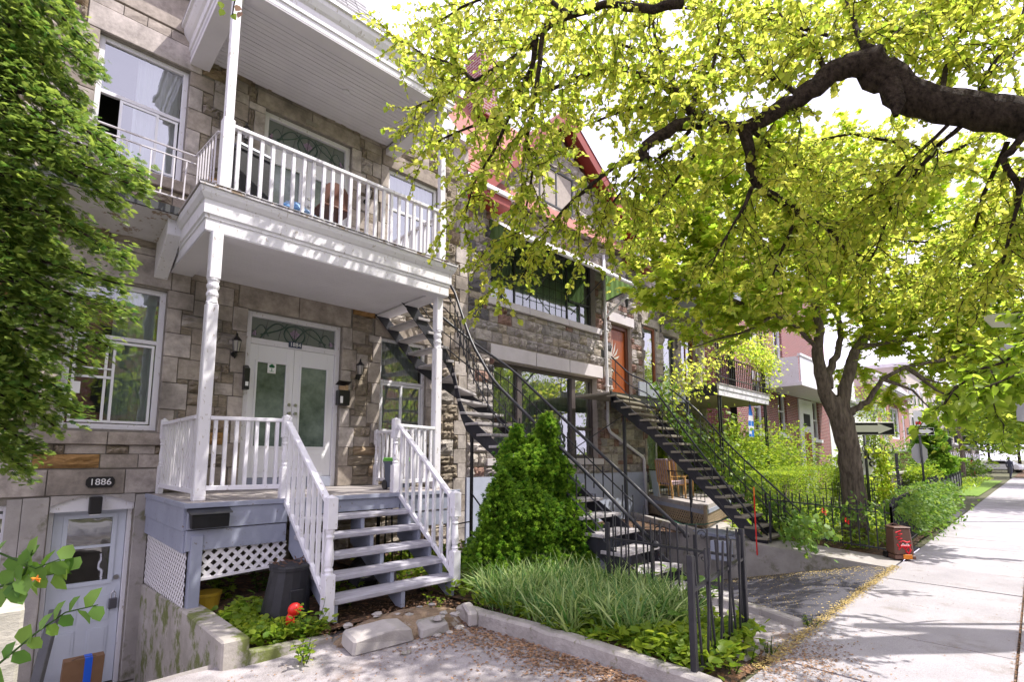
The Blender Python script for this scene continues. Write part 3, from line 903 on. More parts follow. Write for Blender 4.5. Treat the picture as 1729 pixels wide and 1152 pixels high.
def stained_glass(parent, a, b, c, d, y):
    """leaded transom: grey-green field, green tendrils and a mauve flower"""
    MB().box(a, y, c, b, y + .012, d).build('transom_glass', flat('transom_field', (0.17, 0.19, 0.18), .25), parent)
    cxm, czm, w, h = (a + b) / 2, (c + d) / 2, b - a, d - c
    g = MB(); pk = MB(); ld = MB()
    def arc(pts, r, mbx): mbx.tube([(x, y - .004, z) for x, z in pts], r, 4)
    for s in (-1, 1):
        arc([(cxm + s * w * t, czm - h * .42 + h * .8 * math.sin(math.pi * t * 2.6)) for t in [i / 14 * .4 for i in range(15)]], .010, g)
        arc([(cxm + s * (w * .09 + w * .30 * t), czm + h * .42 - h * .7 * t ** .6) for t in [i / 10 for i in range(11)]], .010, g)
        arc([(cxm + s * w * (.30 + .16 * t), czm - h * .3 + h * .5 * math.sin(3 * t)) for t in [i / 10 for i in range(11)]], .007, g)
        arc([(cxm + s * (w * .47 - .05 * math.cos(t)), czm - h * .3 + .05 * math.sin(t)) for t in [i / 8 * 3.1 for i in range(9)]], .006, ld)
        pk.tube([(cxm + s * (w * .47 - .012), y - .003, czm - h * .35), (cxm + s * (w * .47 - .03), y - .003, czm - h * .12)], [.03, .012], 6)
    arc([(cxm + .16 * math.cos(t), czm - .02 + h * .45 * math.sin(t)) for t in [i / 16 * 2 * math.pi for i in range(17)]], .013, g)
    for k, (dx, dz, r) in enumerate(((0, .02, .045), (-.05, -.01, .035), (.05, -.01, .035), (0, -.05, .03))):
        pk.lathe((0, 0, 0), [(0.001, 0), (r, 0.0)], 8) if False else pk.add([(cxm + dx + r * math.cos(t), y - .003, czm + dz + r * math.sin(t)) for t in [i / 8 * 2 * math.pi for i in range(8)]], [tuple(range(8))])
    arc([(cxm, czm - h * .48), (cxm, czm + h * .48)], .004, ld)
    for k in range(1, 6):
        arc([(a + w * k / 6 - .03, czm - h * .48), (a + w * k / 6 + .03, czm + h * .48)], .003, ld)
    g.build('tendril', flat('leaded_green', (0.05, 0.09, 0.07), .3), parent)
    pk.build('flower', flat('leaded_mauve', (0.30, 0.22, 0.32), .3), parent, fix=False)
    ld.build('lead_line', flat('lead', (0.05, 0.05, 0.055), .5), parent)


def double_door(o, y, leaf_top, label):
    """white double door with tall glass lights under a leaded transom, in a moulded frame"""
    a, b, c, d = o
    mb = MB()
    f = .075
    mb.box(a, y - .03, c, a + f, y + .1, d); mb.box(b - f, y - .03, c, b, y + .1, d); mb.box(a + f, y - .028, d - f, b - f, y + .1, d)
    mb.box(a + f, y - .02, leaf_top, b - f, y + .1, leaf_top + .09)
    fr = mb.build('door_frame', M['white'], H1, bevel=.006, label=label)
    stained_glass(fr, a + f, b - f, leaf_top + .09, d - f, y + .03)
    xm = (a + b) / 2
    for x0, x1, s in ((a + f + .003, xm - .002, 1), (xm + .002, b - f - .003, -1)):
        g0, g1 = x0 + .115, x1 - .115
        gz0, gz1 = c + .62, leaf_top - .26
        mb = MB()
        mb.box(x0, y, c + .16, g0, y + .045, leaf_top - .002); mb.box(g1, y, c + .16, x1, y + .045, leaf_top - .002)
        mb.box(g0, y, gz1, g1, y + .045, leaf_top - .002); mb.box(g0, y, c + .16, g1, y + .045, gz0)
        for p, q, r_, t in ((g0 - .03, g1 + .03, gz0 - .03, gz0), (g0 - .03, g1 + .03, gz1, gz1 + .03)):
            mb.box(p, y - .012, r_, q, y - .0005, t)
        for p, q in ((g0 - .03, g0), (g1, g1 + .03)):
            mb.box(p, y - .012, gz0, q, y - .0005, gz1)
        mb.box(g0 - .02, y - .006, c + .24, g1 + .02, y - .0005, gz0 - .12)
        dl = mb.build('door_leaf', M['vinyl'], H1, bevel=.003)
        MB().add([(g0, y + .02, gz0), (g1, y + .02, gz0), (g1, y + .02, gz1), (g0, y + .02, gz1)], [(0, 1, 2, 3)]).build('door_glass', M['glass_door'], dl, fix=False)
        hx = x1 - .045 if s > 0 else x0 + .045
        MB().tube([(hx, y - .001, c + 1.12), (hx, y - .05, c + 1.12)], .024, 10).tube([(hx, y - .001, c + 1.25), (hx, y - .02, c + 1.25)], .024, 10).build('door_knob', M['chrome'], dl)
    MB().box(a + f, y - .04, c + .003, b - f, y + .09, c + .155).build('threshold', M['grey_wood'], fr, bevel=.004)
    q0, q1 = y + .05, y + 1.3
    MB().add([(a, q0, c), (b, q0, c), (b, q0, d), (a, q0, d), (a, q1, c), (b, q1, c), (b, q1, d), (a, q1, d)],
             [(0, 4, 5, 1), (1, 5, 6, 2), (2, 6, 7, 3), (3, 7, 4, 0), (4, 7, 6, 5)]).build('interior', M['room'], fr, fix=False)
    return fr


double_door(openD, YW + .08, 1.69, 'ground floor double door frame with stained glass transom')
double_door(openUD, YW + .08, 4.84, 'upper double door frame with stained glass transom')
# sticker on the left leaf
pl = thing('tree_sticker', (2.66, YW + .06, 1.36), 'small white sticker with a green tree in the left pane of the 1884 door', 'sticker')
MB().box(2.60, YW + .088, 1.28, 2.72, YW + .092, 1.43).build('backing', M['sign_white'], pl)
sm = MB()
for dx, dz, r in ((0, .035, .026), (-.022, .022, .02), (.022, .022, .02)):
    sm.add([(2.66 + dx + r * math.cos(t), YW + .086, 1.36 + dz + r * math.sin(t)) for t in [i / 8 * 2 * math.pi for i in range(8)]], [tuple(range(8))])
sm.add([(2.655, YW + .086, 1.31), (2.665, YW + .086, 1.31), (2.665, YW + .086, 1.38), (2.655, YW + .086, 1.38)], [(0, 1, 2, 3)])
sm.add([(2.63, YW + .0859, 1.305), (2.69, YW + .0859, 1.305), (2.69, YW + .0859, 1.312), (2.63, YW + .0859, 1.312)], [(0, 1, 2, 3)])
sm.build('tree_print', flat('print_green', (0.02, 0.2, 0.08)), pl, fix=False)

# cellar door 1886
a, b, c, d = openC
y = YW + .10
mb = MB()
mb.box(a, y - .05, c, a + .045, y + .08, d - .13); mb.box(b - .045, y - .05, c, b, y + .08, d - .13); mb.box(a, y - .05, d - .17, b, y + .08, d - .13)
frc = mb.build('cellar_door_frame', M['white'], H1, bevel=.004)
dmat = pmat('pale_blue_door_paint', (0.62, 0.66, 0.74), (0.56, 0.60, 0.68), rough=.4, scale=2, bump=.03)
x0, x1, z0, z1 = a + .05, b - .05, c + .02, d - .175
g0, g1, gz0, gz1 = x0 + .13, x1 - .13, -1.44, -0.70
mb = MB()
mb.box(x0, y, z0, g0, y + .04, z1); mb.box(g1, y, z0, x1, y + .04, z1); mb.box(g0, y, gz1, g1, y + .04, z1); mb.box(g0, y, z0, g1, y + .04, gz0)
mb.box(g0, y, -1.05, g1, y + .03, -1.02)
for p, q, r_, t in ((g0 - .045, g1 + .045, gz0 - .045, gz0), (g0 - .045, g1 + .045, gz1, gz1 + .045)): mb.box(p, y - .012, r_, q, y - .0005, t)
for p, q in ((g0 - .045, g0), (g1, g1 + .045)): mb.box(p, y - .012, gz0, q, y - .0005, gz1)
for p, q in ((x0 + .09, x0 + .28), (x1 - .28, x1 - .09)):
    for r_, t in ((-2.45, -1.98), (-1.90, -1.62)):
        mb.box(p, y - .008, r_, q, y - .0005, t); mb.box(p + .025, y - .012, r_ + .025, q - .025, y - .0085, t - .025)
cd = mb.build('cellar_door', dmat, H1, bevel=.003, label='pale blue cellar door with two panes below the 1886 plaque')
for r_, t in ((gz0, -1.05), (-1.02, gz1)):
    MB().add([(g0, y + .02, r_), (g1, y + .02, r_), (g1, y + .02, t), (g0, y + .02, t)], [(0, 1, 2, 3)]).build('pane', M['glass'], cd, fix=False)
MB().tube([(x1 - .05, y - .001, -1.42), (x1 - .05, y - .025, -1.42)], .028, 12).build('deadbolt', M['chrome'], cd)
lock = thing('key_lockbox', (x1 - .06, y - .03, -1.62), 'grey combination key lockbox hanging on the cellar door', 'lockbox')
MB().box(x1 - .105, y - .055, -1.78, x1 - .025, y - .015, -1.66).build('body', flat('dark_steel', (0.13, 0.13, 0.15), .4, .6), lock, bevel=.008)
MB().tube([(x1 - .085, y - .035, -1.66), (x1 - .085, y - .035, -1.60), (x1 - .065, y - .035, -1.575), (x1 - .045, y - .035, -1.60), (x1 - .045, y - .035, -1.66)], .007, 6).build('shackle', M['chrome'], lock)
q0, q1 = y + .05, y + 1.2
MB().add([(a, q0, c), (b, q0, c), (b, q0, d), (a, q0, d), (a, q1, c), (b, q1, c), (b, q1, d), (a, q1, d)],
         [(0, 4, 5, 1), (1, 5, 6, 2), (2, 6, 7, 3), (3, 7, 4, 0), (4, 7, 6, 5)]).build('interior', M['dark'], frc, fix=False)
# arched white header board over the cellar door, stone spandrels in its corners
MB().box(a, YW - .02, -0.605, b, YW + .06, -0.424).build('header_board', M['white'], H1)
for s_ in (0, 1):
    q = [(a + (b - a) * i / 8 * .5, YW - .05, -0.535 + .112 * math.sin(math.pi * i / 16)) for i in range(9)] + [(a, YW - .05, -0.42)]
    if s_: q = [(a + b - x, y_, z) for x, y_, z in q]
    MB().prism(q, (0, .029, 0)).build('spandrel', M['concrete'], H1)

# number plaques, lamps, boxes on the wall
p = thing('number_plaque', (0.755, YW - .03, -0.27), 'black plaque reading 1886 on the stone band over the cellar door', 'number plaque')
mb = MB()
mb.prism([(0.62, YW - .045, -.30), (0.645, YW - .045, -.335), (0.865, YW - .045, -.335), (0.89, YW - .045, -.30), (0.89, YW - .045, -.245), (0.865, YW - .045, -.21), (0.645, YW - .045, -.21), (0.62, YW - .045, -.245)], (0, .014, 0))
mb.build('plate', M['black'], p)
text_mesh('numerals', '1886', .105, M['sign_white'], (0.755, YW - .048, -.273), parent=p)
p = thing('number_plaque', (2.98, YW + .03, 1.755), 'small blue enamel plaque reading 1884 over the ground floor double door', 'number plaque')
MB().box(2.875, YW + .045, 1.71, 3.075, YW + .055, 1.80).build('plate', flat('blue_enamel', (0.03, 0.045, 0.10), .3), p, bevel=.003)
text_mesh('numerals', '1884', .085, M['sign_white'], (2.975, YW + .043, 1.755), parent=p)
p = thing('number_plaque', (3.02, YW - .03, 5.43), 'worn number plaque over the upper balcony door', 'number plaque')
MB().box(2.93, YW - .045, 5.40, 3.11, YW - .032, 5.47).build('plate', flat('faded_plate', (0.26, 0.24, 0.2), .6), p)
p = thing('door_light', (0.73, YW - .03, -.5), 'black box light on the arched board over the cellar door', 'wall light')
MB().box(0.665, YW - .11, -.64, 0.785, YW - .021, -.44).build('housing', M['black'], p, bevel=.01)
MB().box(0.68, YW - .10, -.652, 0.77, YW - .03, -.641).build('lens', M['sign_white'], p)


def lantern(x, z, label):
    t = thing('wall_lantern', (x, YW - .03, z), label, 'wall lamp', 'black lanterns beside the doors')
    yy = YW - .13
    MB().lathe((x, yy, z + .09), [(.062, 0), (.066, .008), (.03, .05), (.012, .075), (.016, .09), (.004, .115)], 6).build('cap', M['black'], t)
    MB().lathe((x, yy, z - .06), [(.035, 0), (.054, .145)], 6).build('lamp_glass', flat('lantern_glass', (0.35, 0.33, 0.30), .15), t)
    mb = MB()
    for k in range(6):
        q = 2 * math.pi * (k + .5) / 6
        mb.tube([(x + .037 * math.cos(q), yy + .037 * math.sin(q), z - .06), (x + .057 * math.cos(q), yy + .057 * math.sin(q), z + .09)], .004, 4)
    mb.lathe((x, yy, z - .085), [(.006, -.02), (.012, 0), (.038, .022)], 6)
    mb.build('cage', M['black'], t)
    MB().tube([(x, YW - .03, z - .09), (x, YW - .08, z - .15), (x, yy, z - .12), (x, yy, z - .08)], .008, 6).tube([(x, YW - .02, z - .09), (x, YW - .045, z - .09)], .042, 10).build('bracket', M['black'], t)


lantern(2.10, 1.56, 'black wall lantern left of the ground floor double door')
lantern(3.98, 1.45, 'black wall lantern right of the ground floor double door')
lantern(2.05, 4.72, 'black wall lantern left of the upper balcony door')
lantern(4.02, 4.55, 'black wall lantern right of the upper balcony door')
p = thing('letter_box', (2.19, YW - .05, 1.15), 'narrow black letter box on the wall left of the 1884 door', 'mailbox')
MB().prism([(2.23, YW - .12, .98), (2.23, YW - .12, 1.28), (2.23, YW - .02, 1.34), (2.23, YW - .02, .98)], (.07, 0, 0)).build('box', M['black'], p)
MB().box(2.245, YW - .125, 1.03, 2.285, YW - .121, 1.09).build('label_card', M['sign_white'], p)
p = thing('letter_box', (3.70, YW - .05, 1.0), 'black letter box stuffed with flyers right of the 1884 door', 'mailbox')
MB().prism([(3.62, YW - .15, .86), (3.62, YW - .15, 1.10), (3.62, YW - .03, 1.10), (3.62, YW - .03, .86)], (.19, 0, 0)).build('box', M['black'], p, bevel=.006)
MB().prism([(3.61, YW - .03, 1.19), (3.61, YW - .16, 1.24), (3.61, YW - .16, 1.25), (3.61, YW - .03, 1.20)], (.21, 0, 0)).build('lid', M['black'], p)
MB().box(3.65, YW - .13, 1.0, 3.74, YW - .07, 1.17).box(3.75, YW - .12, 1.0, 3.79, YW - .06, 1.19).build('flyer', pmat('flyers', (0.5, .36, .2), (.3, .18, .1)), p)
MB().box(3.645, YW - .153, .89, 3.69, YW - .151, 1.0).build('label_card', M['sign_white'], p)
# parcel in the well
p = thing('parcel', (0.72, 7.15, -2.64), 'brown cardboard parcel with bright blue tape standing before the cellar door', 'cardboard box')
bx = MB().prism([(0.52, 7.2, -2.62), (0.86, 7.2, -2.62), (0.875, 7.2, -2.10), (0.54, 7.2, -2.10)], (0, .14, 0)).build('carton', M['cardboard'], p)
MB().prism([(0.70, 7.1965, -2.61), (0.765, 7.1965, -2.61), (0.775, 7.1965, -2.0965), (0.71, 7.1965, -2.0965)], (0, .147, 0)).build('tape', M['blue_tape'], p)
mk = MB().tube([(.60, 7.198, -2.093), (.66, 7.27, -2.097), (.80, 7.22, -2.095)], .003, 4)
mk.box(.60, 7.196, -2.42, .67, 7.1985, -2.39); mk.build('print', flat('carton_print', (.07, .045, .03)), p)
p = thing('hand_rail_post', (0.36, 4.75, -2.6), 'thick black leaning rail post at the edge of the cellar well', 'post')
MB().bar(at(58, 1165, Y=4.7), at(93, 1030, Y=4.85), .055, .055).build('post', M['iron'], p, bevel=.004)
wc = at(42, 1026, Y=4.78)
structure(MB().box(-2.2, 4.78, -2.9, wc.x, 5.3, wc.z), 'well_side_wall', pmat('weathered_block', (0.52, 0.49, 0.42), (0.30, 0.29, 0.24), rough=.95, scale=5, bump=.7, bscale=20, stretch=(1, 1, 2.5)), bevel=.02)
# wall between well and porch
mb = MB()
prof = [(1.0, )]
mb.prism([(1.24, 7.78, -2.7), (1.24, 7.78, -1.52), (1.24, 5.5, -1.40), (1.24, 4.42, -1.38), (1.24, 4.40, -2.7)], (.20, 0, 0))
structure(mb, 'well_retaining_wall', M['mossy'], bevel=.015)
# ---------------------------------------------------------------- porch, balcony and roof of house one
DZ = -0.43
PO = thing('front_porch', (2.9, 6.6, GZ), 'white and grey wooden front porch with open steps and diamond lattice skirt', 'porch')
bd = MB().box(0, 0, 0, 0.142, 2.04, .03).mesh('deck_board'); bd.materials.append(M['deck'])
for i in range(22):
    piece('deck_board', bd, PO, (1.235 + i * .1495, 5.745, DZ - .03), (1, 1, 1))
mb = MB()
mb.box(1.20, 5.72, DZ - .045, 4.55, 5.744, DZ + .004); mb.box(1.20, 5.745, DZ - .045, 1.232, 7.78, DZ + .004)
mb.build('deck_rim', M['grey_wood'], PO, bevel=.003)
for z0, z1 in ((-.68, -.477), (-.885, -.69)):
    k = .0 if z1 < -.6 else .012
    MB().box(1.24, 5.755 - k, z0, 2.18, 5.79, z1).build('fascia_board', M['grey_wood'], PO, bevel=.003)
    MB().box(3.60, 5.755 - k, z0, 4.52, 5.79, z1).build('fascia_board', M['grey_wood'], PO, bevel=.003)
    MB().box(1.225 - k, 5.80, z0 - .02, 1.26, 7.78, z1).build('fascia_board', M['grey_wood'], PO, bevel=.003)
MB().box(2.19, 5.76, -.62, 3.59, 5.79, -.477).build('fascia_board', M['grey_wood'], PO, bevel=.003)
MB().box(1.285, 5.735, -1.42, 1.385, 5.85, -.74).build('corner_post', M['grey_wood'], PO, bevel=.004)
MB().box(1.26, 5.71, -1.44, 1.41, 5.87, -1.425).build('corner_post', M['white'], PO)
MB().box(4.40, 5.74, -1.55, 4.50, 5.84, -.74).build('corner_post', M['grey_wood'], PO, bevel=.004)


def clip_seg(p, q, poly):
    """clip segment to a convex polygon (counterclockwise)"""
    t0, t1 = 0.0, 1.0
    dx, dy = q[0] - p[0], q[1] - p[1]
    n = len(poly)
    for i in range(n):
        a, b = poly[i], poly[(i + 1) % n]
        nx, ny = -(b[1] - a[1]), b[0] - a[0]
        num = nx * (p[0] - a[0]) + ny * (p[1] - a[1])
        den = nx * dx + ny * dy
        if abs(den) < 1e-9:
            if num < 0: return None
            continue
        t = -num / den
        if den > 0: t0 = max(t0, t)
        else: t1 = min(t1, t)
    return None if t0 >= t1 else ((p[0] + dx * t0, p[1] + dy * t0), (p[0] + dx * t1, p[1] + dy * t1))


def lattice_panel(parent, poly, to3, mat, step=.076, w=.034, name='lattice'):
    mb = MB()
    nrm = (to3(0, 0, 1) - to3(0, 0, 0))
    for k, sgn in ((0, 1), (1, -1)):
        for i in range(-40, 190):
            c = i * step * math.sqrt(2)
            s = clip_seg((c - 5, -5 * sgn), (c + 5, 5 * sgn), poly) if True else None
            if s and (Vector(s[0]) - Vector(s[1])).length > .01:
                mb.bar(to3(s[0][0], s[0][1], k * .006), to3(s[1][0], s[1][1], k * .006), .005, w, up=to3(1, 0, 0) - to3(0, 0, 0)) if False else \
                    strip(mb, to3, s, w, k * .006)
    return mb.build(name, mat, parent, kind='stuff', fix=False)


def strip(mb, to3, s, w, off):
    (x0, y0), (x1, y1) = s
    d = Vector((x1 - x0, y1 - y0)).normalized()
    n = Vector((-d.y, d.x)) * w / 2
    v = []
    for t in (off, off + .005):
        v += [to3(x0 + n.x, y0 + n.y, t), to3(x1 + n.x, y1 + n.y, t), to3(x1 - n.x, y1 - n.y, t), to3(x0 - n.x, y0 - n.y, t)]
    mb.add(v, [(0, 1, 2, 3), (7, 6, 5, 4), (0, 4, 5, 1), (1, 5, 6, 2), (2, 6, 7, 3), (3, 7, 4, 0)])


lattice_panel(PO, [(1.39, -1.17), (2.2, -1.13), (2.2, -.84), (1.39, -.84)], lambda x, z, t: Vector((x, 5.80 + t, z)), M['lattice'])
MB().bar((1.39, 5.80, -1.17), (2.2, 5.80, -1.13), .02, .025).build('lattice_edge', M['lattice'], PO)
lattice_panel(PO, [(5.82, -1.42), (7.76, -1.50), (7.76, -.86), (5.82, -.86)], lambda x, z, t: Vector((1.27 - t, x, z)), M['lattice'], step=.06, w=.03)
# stairs
treads = [(5.50, -.63), (5.28, -.80), (5.05, -.97), (4.83, -1.13), (4.61, -1.29)]
for i, (y, z) in enumerate(treads):
    mb = MB().box(2.20 - .02 * (i % 2), y - .012, z - .048, 3.64 + .012 * (i % 3), y + .262, z)
    t = mb.build('stair_tread', M['tread'], PO, bevel=.008)
MB().box(2.2, 5.765, DZ - .044 - .1, 3.6, 5.785, DZ - .046).build('riser', M['grey_wood'], PO)
for x, th in ((2.215, .04), (2.93, .045), (3.565, .04)):
    poly = [(x, 5.76, -.50)]
    for i, (y, z) in enumerate(treads):
        poly += [(x, y + .24, z - .05) if i else (x, 5.76, z - .05 + 0), (x, y + .01, z - .05)]
        if i < 4: poly += [(x, y + .01, treads[i + 1][1] - .05)]
    # saw-tooth front, straight back
    p2 = []
    for i, (y, z) in enumerate(treads):
        yb = 5.76 if i == 0 else treads[i - 1][0] + .01
        p2 += [(x, yb, z - .05), (x, y + .01, z - .05)]
    p2 += [(x, treads[-1][0] + .01, -1.50), (x, treads[-1][0] + .12, -1.50), (x, 5.76, -.98)]
    MB().prism(p2, (th, 0, 0)).build('stringer', M['grey_wood'], PO, bevel=.003)


def newel(mb, x, y, z0, z1, w=.085, top=.03):
    """square post with a turned middle and chamfered top"""
    h = z1 - z0
    a, b = z0 + h * .36, z0 + h * .72
    r = w / math.sqrt(2)
    for p, q in ((z0, a), (b, z1 - top)):
        mb.box(x - w / 2, y - w / 2, p, x + w / 2, y + w / 2, q)
    mb.lathe((x, y, 0), [(r * .62, a), (r * .52, a + .02), (r * .62, a + .035), (r * .45, a + .06), (r * .56, a + .08), (r * .64, a + .14), (r * .50, b - .14), (r * .44, b - .09), (r * .60, b - .07),
                         (r * .44, b - .05), (r * .62, b - .02), (r * .62, b)], 12)
    s = w / 2
    mb.add([(x - s, y - s, z1 - top), (x + s, y - s, z1 - top), (x + s, y + s, z1 - top), (x - s, y + s, z1 - top), (x, y, z1)], [(0, 1, 4), (1, 2, 4), (2, 3, 4), (3, 0, 4)])


BAL = {}
def baluster_mesh(w, mat):
    k = (w, mat.name)
    if k not in BAL:
        me = MB().box(-w / 2, -w / 2, 0, w / 2, w / 2, 1).mesh('baluster'); me.materials.append(mat); BAL[k] = me
    return BAL[k]


def railing(parent, p, q, zt, zb, n, mat, zt2=None, zb2=None, w=.034, rail=(.065, .04), rot=0.0, ends=.5, lean=.004, seed=0):
    """top and bottom rail with n balusters between p and q (xy), heights at both ends"""
    zt2 = zt if zt2 is None else zt2
    zb2 = zb if zb2 is None else zb2
    mb = MB().bar((p[0], p[1], zt), (q[0], q[1], zt2), rail[0], rail[1])
    tr = mb.build('top_rail', mat, parent, bevel=.006)
    MB().bar((p[0], p[1], zb), (q[0], q[1], zb2), .04, .05).build('bottom_rail', mat, parent, bevel=.004)
    me = baluster_mesh(w, mat)
    r = random.Random(seed)
    for i in range(n):
        t = (i + ends) / (n - 1 + 2 * ends)
        x, y = p[0] + (q[0] - p[0]) * t, p[1] + (q[1] - p[1]) * t
        z0, z1 = zb + (zb2 - zb) * t, zt + (zt2 - zt) * t
        piece('baluster', me, parent, (x, y, z0), (1, 1, z1 - z0), (r.uniform(-lean, lean) * 2, r.uniform(-lean, lean) * 2, rot))


# posts of the porch
def porch_post(x, y, label):
    mb = MB()
    w = .115
    mb.box(x - w / 2, y - w / 2, DZ, x + w / 2, y + w / 2, 1.66)
    mb.box(x - w / 2, y - w / 2, 1.93, x + w / 2, y + w / 2, 2.47)
    r = w / math.sqrt(2)
    mb.lathe((x, y, 0), [(r * .8, 1.66), (r * .62, 1.69), (r * .66, 1.73), (r * .80, 1.76), (r * .62, 1.80), (r * .60, 1.81), (r * .78, 1.84), (r * .74, 1.87), (r * .60, 1.89), (r * .82, 1.93)], 16)
    o = mb.build('post', M['white'], PO, bevel=.012)
    return o
porch_post(1.385, 6.055, '')
porch_post(4.455, 6.20, '')
mb = MB(); newel(mb, 2.15, 5.82, DZ, .50); mb.build('newel_post', M['white'], PO, bevel=.003)
mb = MB(); newel(mb, 3.57, 5.86, DZ, .55); mb.build('newel_post', M['white'], PO, bevel=.003)
mb = MB(); newel(mb, 2.15, 4.62, -1.46, -.33, .095); mb.build('newel_post', M['white'], PO, bevel=.003)
mb = MB(); newel(mb, 3.615, 4.63, -1.40, -.35, .095); mb.build('newel_post', M['white'], PO, bevel=.003)
mb = MB(); newel(mb, 1.33, 7.70, DZ, .52, .07); mb.build('newel_post', M['white'], PO, bevel=.003)
mb = MB(); newel(mb, 4.33, 7.70, DZ, .50, .07); mb.build('newel_post', M['white'], PO, bevel=.003)
railing(PO, (1.44, 6.02), (2.12, 5.86), .43, -.30, 7, M['white'], seed=1)
railing(PO, (1.345, 6.10), (1.335, 7.68), .44, -.33, 13, M['white'], seed=2)
railing(PO, (3.60, 5.92), (4.40, 6.18), .45, -.30, 6, M['white'], seed=3)
railing(PO, (4.36, 6.26), (4.34, 7.68), .44, -.33, 12, M['white'], seed=4)
railing(PO, (2.15, 5.76), (2.15, 4.66), .40, -.44, 8, M['white'], zt2=-.42, zb2=-1.28, seed=5)
railing(PO, (3.58, 5.80), (3.612, 4.67), .44, -.42, 8, M['white'], zt2=-.44, zb2=-1.26, seed=6)

# ------------- balcony over the porch
BA = thing('upper_balcony', (2.9, 6.9, 2.45), 'white upper balcony with moulded fascia and straight balusters over the front porch', 'balcony')
X0, X1, YF = 1.27, 4.54, 6.05
mb = MB()      # moulded fascia as a swept profile round front and both sides
prof = [(0, 2.47), (0, 2.60), (.012, 2.605), (.012, 2.635), (.03, 2.65), (.03, 2.80), (.045, 2.81), (.075, 2.86), (.085, 2.90), (.085, 2.935), (.0, 2.94)]
path = lambda o: [(X0 - o, 7.80), (X0 - o, YF - o), (X1 + o, YF - o), (X1 + o, 7.80)]
vs, fs = [], []
for o_, z in prof:
    vs += [(x, y, z) for x, y in path(o_)]
for i in range(len(prof) - 1):
    for j in range(3):
        a = i * 4 + j
        fs.append((a, a + 1, a + 5, a + 4))
mb.add(vs, fs)
mb.build('moulded_fascia', M['white'], BA, fix=False)
sb = MB().box(0, 0, 0, 1, .066, .012).mesh('soffit_board'); sb.materials.append(M['soffit'])
MB().box(X0 + .005, YF + .005, 2.455, X1 - .005, YF + .20, 2.485).box(X0 + .005, YF + .20, 2.456, X0 + .26, 7.79, 2.484).box(X1 - .26, YF + .20, 2.456, X1 - .005, 7.79, 2.484).build('soffit_border', M['soffit'], BA, bevel=.004)
y = YF + .205
while y < 7.73:
    piece('soffit_board', sb, BA, (X0 + .265, y, 2.485), (X1 - X0 - .53, 1, 1)); y += .071
MB().box(X0 + .01, YF + .01, 2.52, X1 - .01, 7.79, 2.55).build('ceiling_panel', M['soffit'], BA)
for i in range(23):
    piece('deck_board', bd, BA, (X0 - .10 + i * .1505, 5.945, 2.942), (1.0, .90, .8))
MB().box(X0 - .10, YF - .105, 2.925, X1 + .10, YF - .098, 2.965).build('deck_edge', M['peel'], BA)
for x in (X0 + .17, X1 - .10):
    mb = MB().box(x - .06, YF + .03, 2.967, x + .06, YF + .15, 3.86).box(x - .045, YF + .045, 3.86, x + .045, YF + .135, 5.62)
    mb.build('post', M['white'], BA, bevel=.006)
railing(BA, (X0 + .23, YF + .08), (X1 - .16, YF + .08), 3.80, 3.03, 23, M['white'], w=.038, rail=(.075, .045), seed=7)
railing(BA, (X1 - .08, YF + .15), (X1 - .08, 7.76), 3.78, 3.03, 13, M['white'], w=.036, seed=8)

# ------------- roof over the balcony
RO = thing('balcony_roof', (2.9, 6.9, 5.55), 'white boarded balcony roof with steep grey slate hip above the upper balcony', 'porch roof')
RX0, RX1, RY = 1.30, 4.60, 6.08
mb = MB()
prof = [(.0, 5.58), (.0, 5.66), (.02, 5.67), (.02, 5.80), (.05, 5.83), (.09, 5.90), (.10, 5.96), (.13, 5.97), (.13, 6.02), (.0, 6.05)]
path = lambda o: [(RX0 - o, 7.80), (RX0 - o, RY - o), (RX1 + o, RY - o), (RX1 + o, 7.80)]
vs, fs = [], []
for o_, z in prof: vs += [(x, y, z) for x, y in path(o_)]
for i in range(len(prof) - 1):
    for j in range(3):
        a = i * 4 + j
        fs.append((a, a + 1, a + 5, a + 4))
mb.add(vs, fs); mb.build('moulded_fascia', M['white'], RO, fix=False)
MB().box(RX0 + .005, RY + .005, 5.555, RX1 - .005, RY + .17, 5.62).box(RX0 + .005, RY + .17, 5.49, RX0 + .24, 7.79, 5.619).box(RX1 - .22, RY + .17, 5.50, RX1 - .005, 7.79, 5.618).build('beam', M['soffit'], RO, bevel=.004)
y = RY + .175
k = 0
while y < 7.72:
    piece('soffit_board', sb, RO, (RX0 + .24, y, 5.645 + .001 * (k % 3)), (RX1 - RX0 - .46, 1.1, 1)); y += .0785; k += 1
MB().box(RX0 + .01, RY + .01, 5.665, RX1 - .01, 7.79, 5.70).build('ceiling_panel', M['peel'], RO)
MB().tube([(3.2, 6.95, 5.645), (3.2, 6.95, 5.62)], .045, 12).build('ceiling_rose', M['white'], RO)
